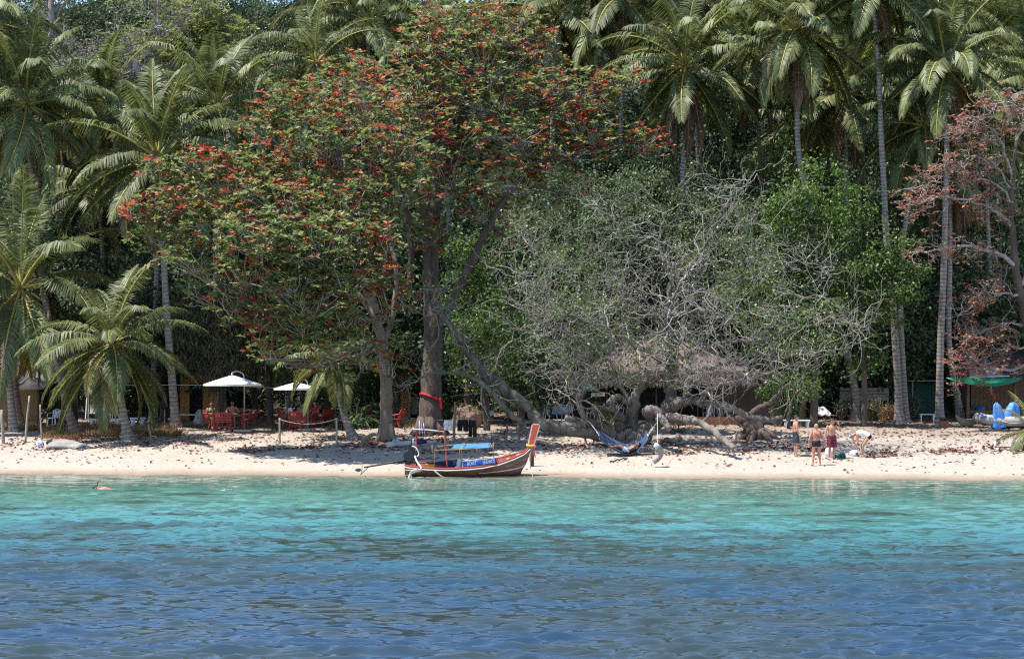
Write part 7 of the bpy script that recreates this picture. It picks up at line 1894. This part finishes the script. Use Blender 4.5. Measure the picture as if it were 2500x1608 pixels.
def washing():
    a = at_px(1086, 1072); Yw = a.y
    pth = [P(1052, 1024, Yw), P(1090, 1025, Yw), P(1112, 1022, Yw), P(1150, 1023, Yw), P(1230, 1026, Yw)]
    o = MB().tube(smooth_path(pth, 4), .008, 5).build('washing_line', M['rope'], None); tag(o, 'thin washing line between the great almond and the raised limb', 'line')
    def garment(label, px, w_, py0, py1, m_, name, legs=True):
        c = P(px, py0, Yw); s = Yw / FPX; W_ = w_ * s; H_ = (py1 - py0) * s; mb = MB()
        mb.sheet(lambda u, v: ((u - .5) * W_ * (.85 + .15 * v), .02 * math.sin(u * 9 + v * 3), -H_ * .45 * v), 8, 4, .015)
        for sgn in (-1, 1): mb.sheet(lambda u, v: ((sgn * .26 + (u - .5) * .46) * W_ * (1 + .04 * v * sgn), .02 * math.sin(u * 7 + v * 4 + sgn), -H_ * (.44 + .56 * v)), 5, 5, .015)
        o = mb.build(name, m_, None, c); tag(o, label, 'shorts')
    garment('white shorts hanging on the washing line', 1096, 26, 1025, 1050, M['canvas'], 'hanging_shorts')
    garment('dark shorts hanging on the washing line', 1130, 28, 1024, 1052, M['black'], 'hanging_shorts')
    garment('black trousers hanging at the right end of the washing line', 1154, 20, 1024, 1066, M['black'], 'hanging_trousers')
washing()
# red sash round the great almond trunk, things behind it
Ys = YA
sash = MB(); c = P(1052, 968, Ys)
sash.tube([c + V3(math.cos(a) * .50, math.sin(a) * .50, .05 * math.sin(a * 2) - .12 * math.cos(a)) for a in np.linspace(0, 2 * math.pi, 25)], .07, 6); sash.sheet(lambda u, v: c + V3(.42 + .12 * u + .05 * v, -.46, -.05 - .55 * v), 3, 8, .02)
M['sash'] = mat('red sash cloth', (.38, .012, .02), .7, .2, 5)
o = sash.build('red_sash', M['sash']); tag(o, 'red sash tied round the great almond trunk', 'sash')
p = at_px(1140, 1050, 3); mb = MB(); mb.ell((0, 0, .3), (.8, .6, .75), 0, 16, 10); o = mb.build('planter_rock', mat('brown rock', (.20, .14, .10), .95, .5, 3, bump=1, bscale=6, bdist=.1), None, p); tag(o, 'brown rock mound planted with spiky tufts behind the washing', 'rock')
for v in o.data.vertices: v.co *= 1 + .15 * math.sin(v.co.x * 6 + 1) * math.cos(v.co.z * 5 + v.co.y * 4)
p = at_px(1183, 1040, 3); t = thing('covered_stack', 'low stack of timber under a white sheet behind the raised limb', 'timber stack', p); s = p.y / FPX
for k in range(5): MB().box((.02 * (k % 2), 0, .08 + k * .085), (46 * s, .5, .07)).build('timber', M['wood_brown'], t)
MB().sheet(lambda u, v: ((-24 + 48 * u) * s, -.32 + .64 * v, .56 + .12 * math.sin(u * 6) * math.cos(v * 3) + .05 * math.sin(u * 15)), 14, 6, .03).build('white_sheet', M['canvas'], t)
def tuft(label, loc, n, L, W_, leaf, seed, name='spiky_plant', spread=1.0, sz=.12):
    r = np.random.default_rng(seed); c_ = r.normal(0, sz, (n, 3)); c_[:, 2] = 0
    d = np.stack([r.normal(0, spread, n), r.normal(0, spread, n), r.uniform(.3, 1.3, n)], 1); nr = np.stack([-d[:, 0], -d[:, 1], np.full(n, 1.0)], 1)
    d = unit(d); l = L * r.uniform(.6, 1.1, n)
    # two-segment drooping blades
    s_ = unit(np.cross(d, nr)); mid = c_ + d * l[:, None] * .6; d2 = d.copy(); d2[:, 2] -= .8; d2 = unit(d2); tip = mid + d2 * l[:, None] * .45
    V = np.stack([c_, mid + s_ * W_, tip, mid - s_ * W_], 1).reshape(-1, 3); k = np.arange(n)[:, None] * 4
    o = MB().add(V, np.concatenate([k + np.array([[0, 1, 3]]), k + np.array([[1, 2, 3]])])).build(name, leaf, None, loc); tag(o, label, 'plant'); return o
tuft('spiky greenish plant on top of the brown rock mound', at_px(1150, 1050, 3) + V3(0, 0, .85), 90, .5, .02, LM['olive'], 1)
tuft('reddish spiky plant at the left of the brown rock mound', at_px(1120, 1050, 2.8) + V3(0, 0, .8), 80, .45, .02, LM['heather'], 2)
tuft('yellow leaved air plant on the sprawling trunk', P(1462, 1012, 84.2), 70, .75, .03, LM['palm_yellow'], 3, 'air_plant', 1, .08)
tuft('orange leaved air plant below the yellow one', P(1488, 1030, 84.0), 70, .8, .03, LM['palm_yellow'], 4, 'air_plant', 1, .1)
tuft('small air plant on the raised limb', P(1258, 1000, 84.6), 60, .5, .02, LM['olive'], 5, 'air_plant', 1, .08)
tuft('tall grassy plant behind the sprawling limbs on the right', at_px(1655, 1062, 1), 60, 1.0, .025, LM['dark'], 6)
tuft('dark fern in the shade left of the pale almond trunk', at_px(874, 1050, 1.5), 120, 1.9, .05, LM['dark'], 7, 'fern', 1, .2)
tuft('second dark fern beside the red bench in the shade', at_px(905, 1048, 2.2), 110, 2.1, .05, LM['dark'], 8, 'fern', .8, .2)
tuft('pale tuft of dry grass under the washing line', at_px(1152, 1078), 40, .45, .015, LM['grass'], 9)

# ------------------------------------------------------------------ shrubs
def shrub(label, px, py, w_, h_, leaf, n, seed, L=.10, W_=.03, dy=0.0, name='shrub', twig='bark_brown'):
    p = at_px(px, py, dy); s = p.y / FPX; W, H = w_ * s / 2, h_ * s; r = np.random.default_rng(seed); pr = random.Random(seed)
    t = thing(name, label, 'shrub', p); lb = MB()
    for k in range(7):
        a = pr.uniform(0, 6.3); q = pr.uniform(.1, .6); c = (math.cos(a) * q * W, math.sin(a) * q * W, H * pr.uniform(.35, .75))
        pts, out = ell_points(r, n // 7, c, (W * .55, W * .55, H * .36), .4); pts[:, 2] = np.maximum(pts[:, 2], .03); add_leaves(lb, pts, r, L, W_, out, .5, .6, .1)
    o = lb.build('leaves', leaf, t); o['kind'] = 'stuff'
    tb = MB()
    for k in range(12): tb.tube(smooth_path([V3(0, 0, -.05), V3(pr.gauss(0, W * .25), pr.gauss(0, W * .25), H * .4), V3(pr.gauss(0, W * .55), pr.gauss(0, W * .55), H * pr.uniform(.6, 1))], 3), lerp_r([.02, .006], 7), 4, caps=False)
    tb.build('stems', M[twig], t)
shrub('reddish brown bush at the foot of the very tall bare palm', 2172, 1031, 74, 42, LM['brush'], 1500, 1, .13, .035)
shrub('grey green shrub left of the reddish brown bush', 2128, 1028, 60, 56, LM['olive'], 1300, 2)
shrub('grey green shrub behind the reddish brown bush', 2225, 1025, 60, 58, LM['olive'], 1300, 3, dy=.5)
shrub('sparse reddish green shrub behind the bathers', 2052, 1026, 56, 56, LM['heather'], 1100, 4)
shrub('bright green shrub hanging behind the crumpled sheet', 1978, 1015, 70, 62, LM['bright'], 1500, 5, .14, .045, dy=.6)
shrub('bright leafy bush right of the great almond trunk', 1105, 1010, 96, 110, LM['bright'], 3000, 6, .18, .06, dy=1)
shrub('dark bush behind the boat arch in the shade', 1080, 1040, 60, 60, LM['dark'], 1200, 7, .16, .05, dy=2)
shrub('leafy shrub between the ochre hut and the white chair', 105, 990, 50, 60, LM['dark'], 900, 8, .16, .05, dy=1)
shrub('pale flowering shrub behind the white stone table', 322, 1020, 50, 46, LM['heather'], 900, 9, .12, .035, dy=2)
shrub('low green bush by the posts of the dark hut', 2330, 1012, 40, 26, LM['bright'], 700, 10, .1, .03)
shrub('dark bush behind the second red table', 640, 1012, 80, 70, LM['dark'], 1400, 11, .16, .05, dy=3)
shrub('dark bush with broad leaves behind the first parasol pole', 610, 1008, 60, 60, LM['dark2'] if 'dark2' in LM else LM['dark'], 900, 12, .24, .08, dy=3.5)

# ------------------------------------------------------------------ dry brush, dry grass and leaf litter
r = np.random.default_rng(44)
def on_ground(x, y): return beach_z(np.asarray(x), np.asarray(y))
mb = MB()
for (x0, x1, y0, y1, n) in [(10, 90, 1028, 1052, 1400), (105, 190, 1045, 1074, 1800), (200, 300, 1038, 1068, 2200), (330, 440, 1045, 1066, 1300)]:
    c = np.array([tuple(foot(r.uniform(x0, x1), r.uniform(y0, y1))) for k in range(n // 12)])
    c = np.repeat(c, 12, 0) + r.normal(0, .14, (n // 12 * 12, 3)) * [1, 1, 0]
    d = np.stack([r.normal(0, .6, len(c)), r.normal(0, .6, len(c)), r.uniform(.3, 1, len(c))], 1)
    V, F = leaf_geo(c, d, rand_dirs(r, len(c)), r.uniform(.15, .42, len(c)), np.full(len(c), .022)); mb.add(V, F)
o = mb.build('dry_brush', LM['brush']); o['kind'] = 'stuff'; o['label'] = 'dry reddish brush on the bank below the left palms'; o['category'] = 'undergrowth'
n = 16000; px = r.uniform(400, 1120, n); x = (px - 1250) / FPX * 98; d_ = r.uniform(20.5, 25, n); y = shore(x) + d_
k = fbm(x, y, 8, [3, 1.2], [.6, .5]) > -.2
x, y = x[k], y[k]; c = np.stack([x, y, on_ground(x, y)], 1); d = np.stack([r.normal(0, .5, len(x)), r.normal(0, .5, len(x)), np.ones(len(x))], 1)
V, F = leaf_geo(c, d, rand_dirs(r, len(c)), r.uniform(.06, .2, len(c)), np.full(len(c), .012))
o = MB().add(V, F).build('dry_grass', LM['grass']); o['kind'] = 'stuff'; o['label'] = 'dry yellowish grass on the low bank behind the red tables'; o['category'] = 'grass'
def litter(name, label, n, fx, fd, dens, L=(.10, .24), leaf='litter'):
    px = r.uniform(*fx, n); x = (px - 1250) / FPX * 84; d_ = fd(n); y = shore(x) + d_
    k = r.uniform(0, 1, n) < dens(px, d_, x, y); x, y = x[k], y[k]; m_ = len(x)
    c = np.stack([x, y, on_ground(x, y) + r.uniform(.004, .035, m_)], 1); a = r.uniform(0, 6.3, m_)
    d = np.stack([np.cos(a), np.sin(a), r.normal(0.05, .22, m_)], 1); nr = np.stack([r.normal(0, .45, m_), r.normal(-.15, .45, m_), np.ones(m_)], 1)
    l = r.uniform(*L, m_); V, F = leaf_geo(c, d, nr, l, l * r.uniform(.22, .36, m_), .35)
    o = MB().add(V, F).build(name, LM[leaf]); o['kind'] = 'stuff'; o['label'] = label; o['category'] = 'fallen leaves'
def dens1(px, d_, x, y):
    band = np.exp(-((d_ - 8.2 - .8 * np.sin(x * .7) - .5 * np.sin(x * 1.9)) / 1.1) ** 2) * np.where(px > 560, 1, .6)
    tree = np.exp(-((px - 930) / 160) ** 2) * np.exp(-((d_ - 11) / 2.5) ** 2) + np.exp(-((px - 1680) / 330) ** 2) * np.exp(-((d_ - 9.5) / 2) ** 2) + .7 * np.exp(-((px - 300) / 170) ** 2) * np.exp(-((d_ - 10.5) / 2.2) ** 2)
    clump = np.clip(.42 + fbm(x, y, 5, [3.2, .9], [.75, .6]), .0, 1)
    return np.clip(1.0 * band * clump + .9 * tree * clump + .035 + .25 * np.clip((d_ - 9) / 6, 0, 1) * clump, 0, 1) * np.where(d_ < 3, .4, 1)
litter('leaf_litter', 'reddish brown fallen leaves strewn along the top of the beach', 46000, (-200, 2700), lambda n: r.uniform(1.2, 16, n), dens1)
litter('forest_litter', 'shaded fallen leaves under the trees', 9000, (-200, 2700), lambda n: r.uniform(16, 34, n), lambda px, d_, x, y: np.full(len(px), .6))
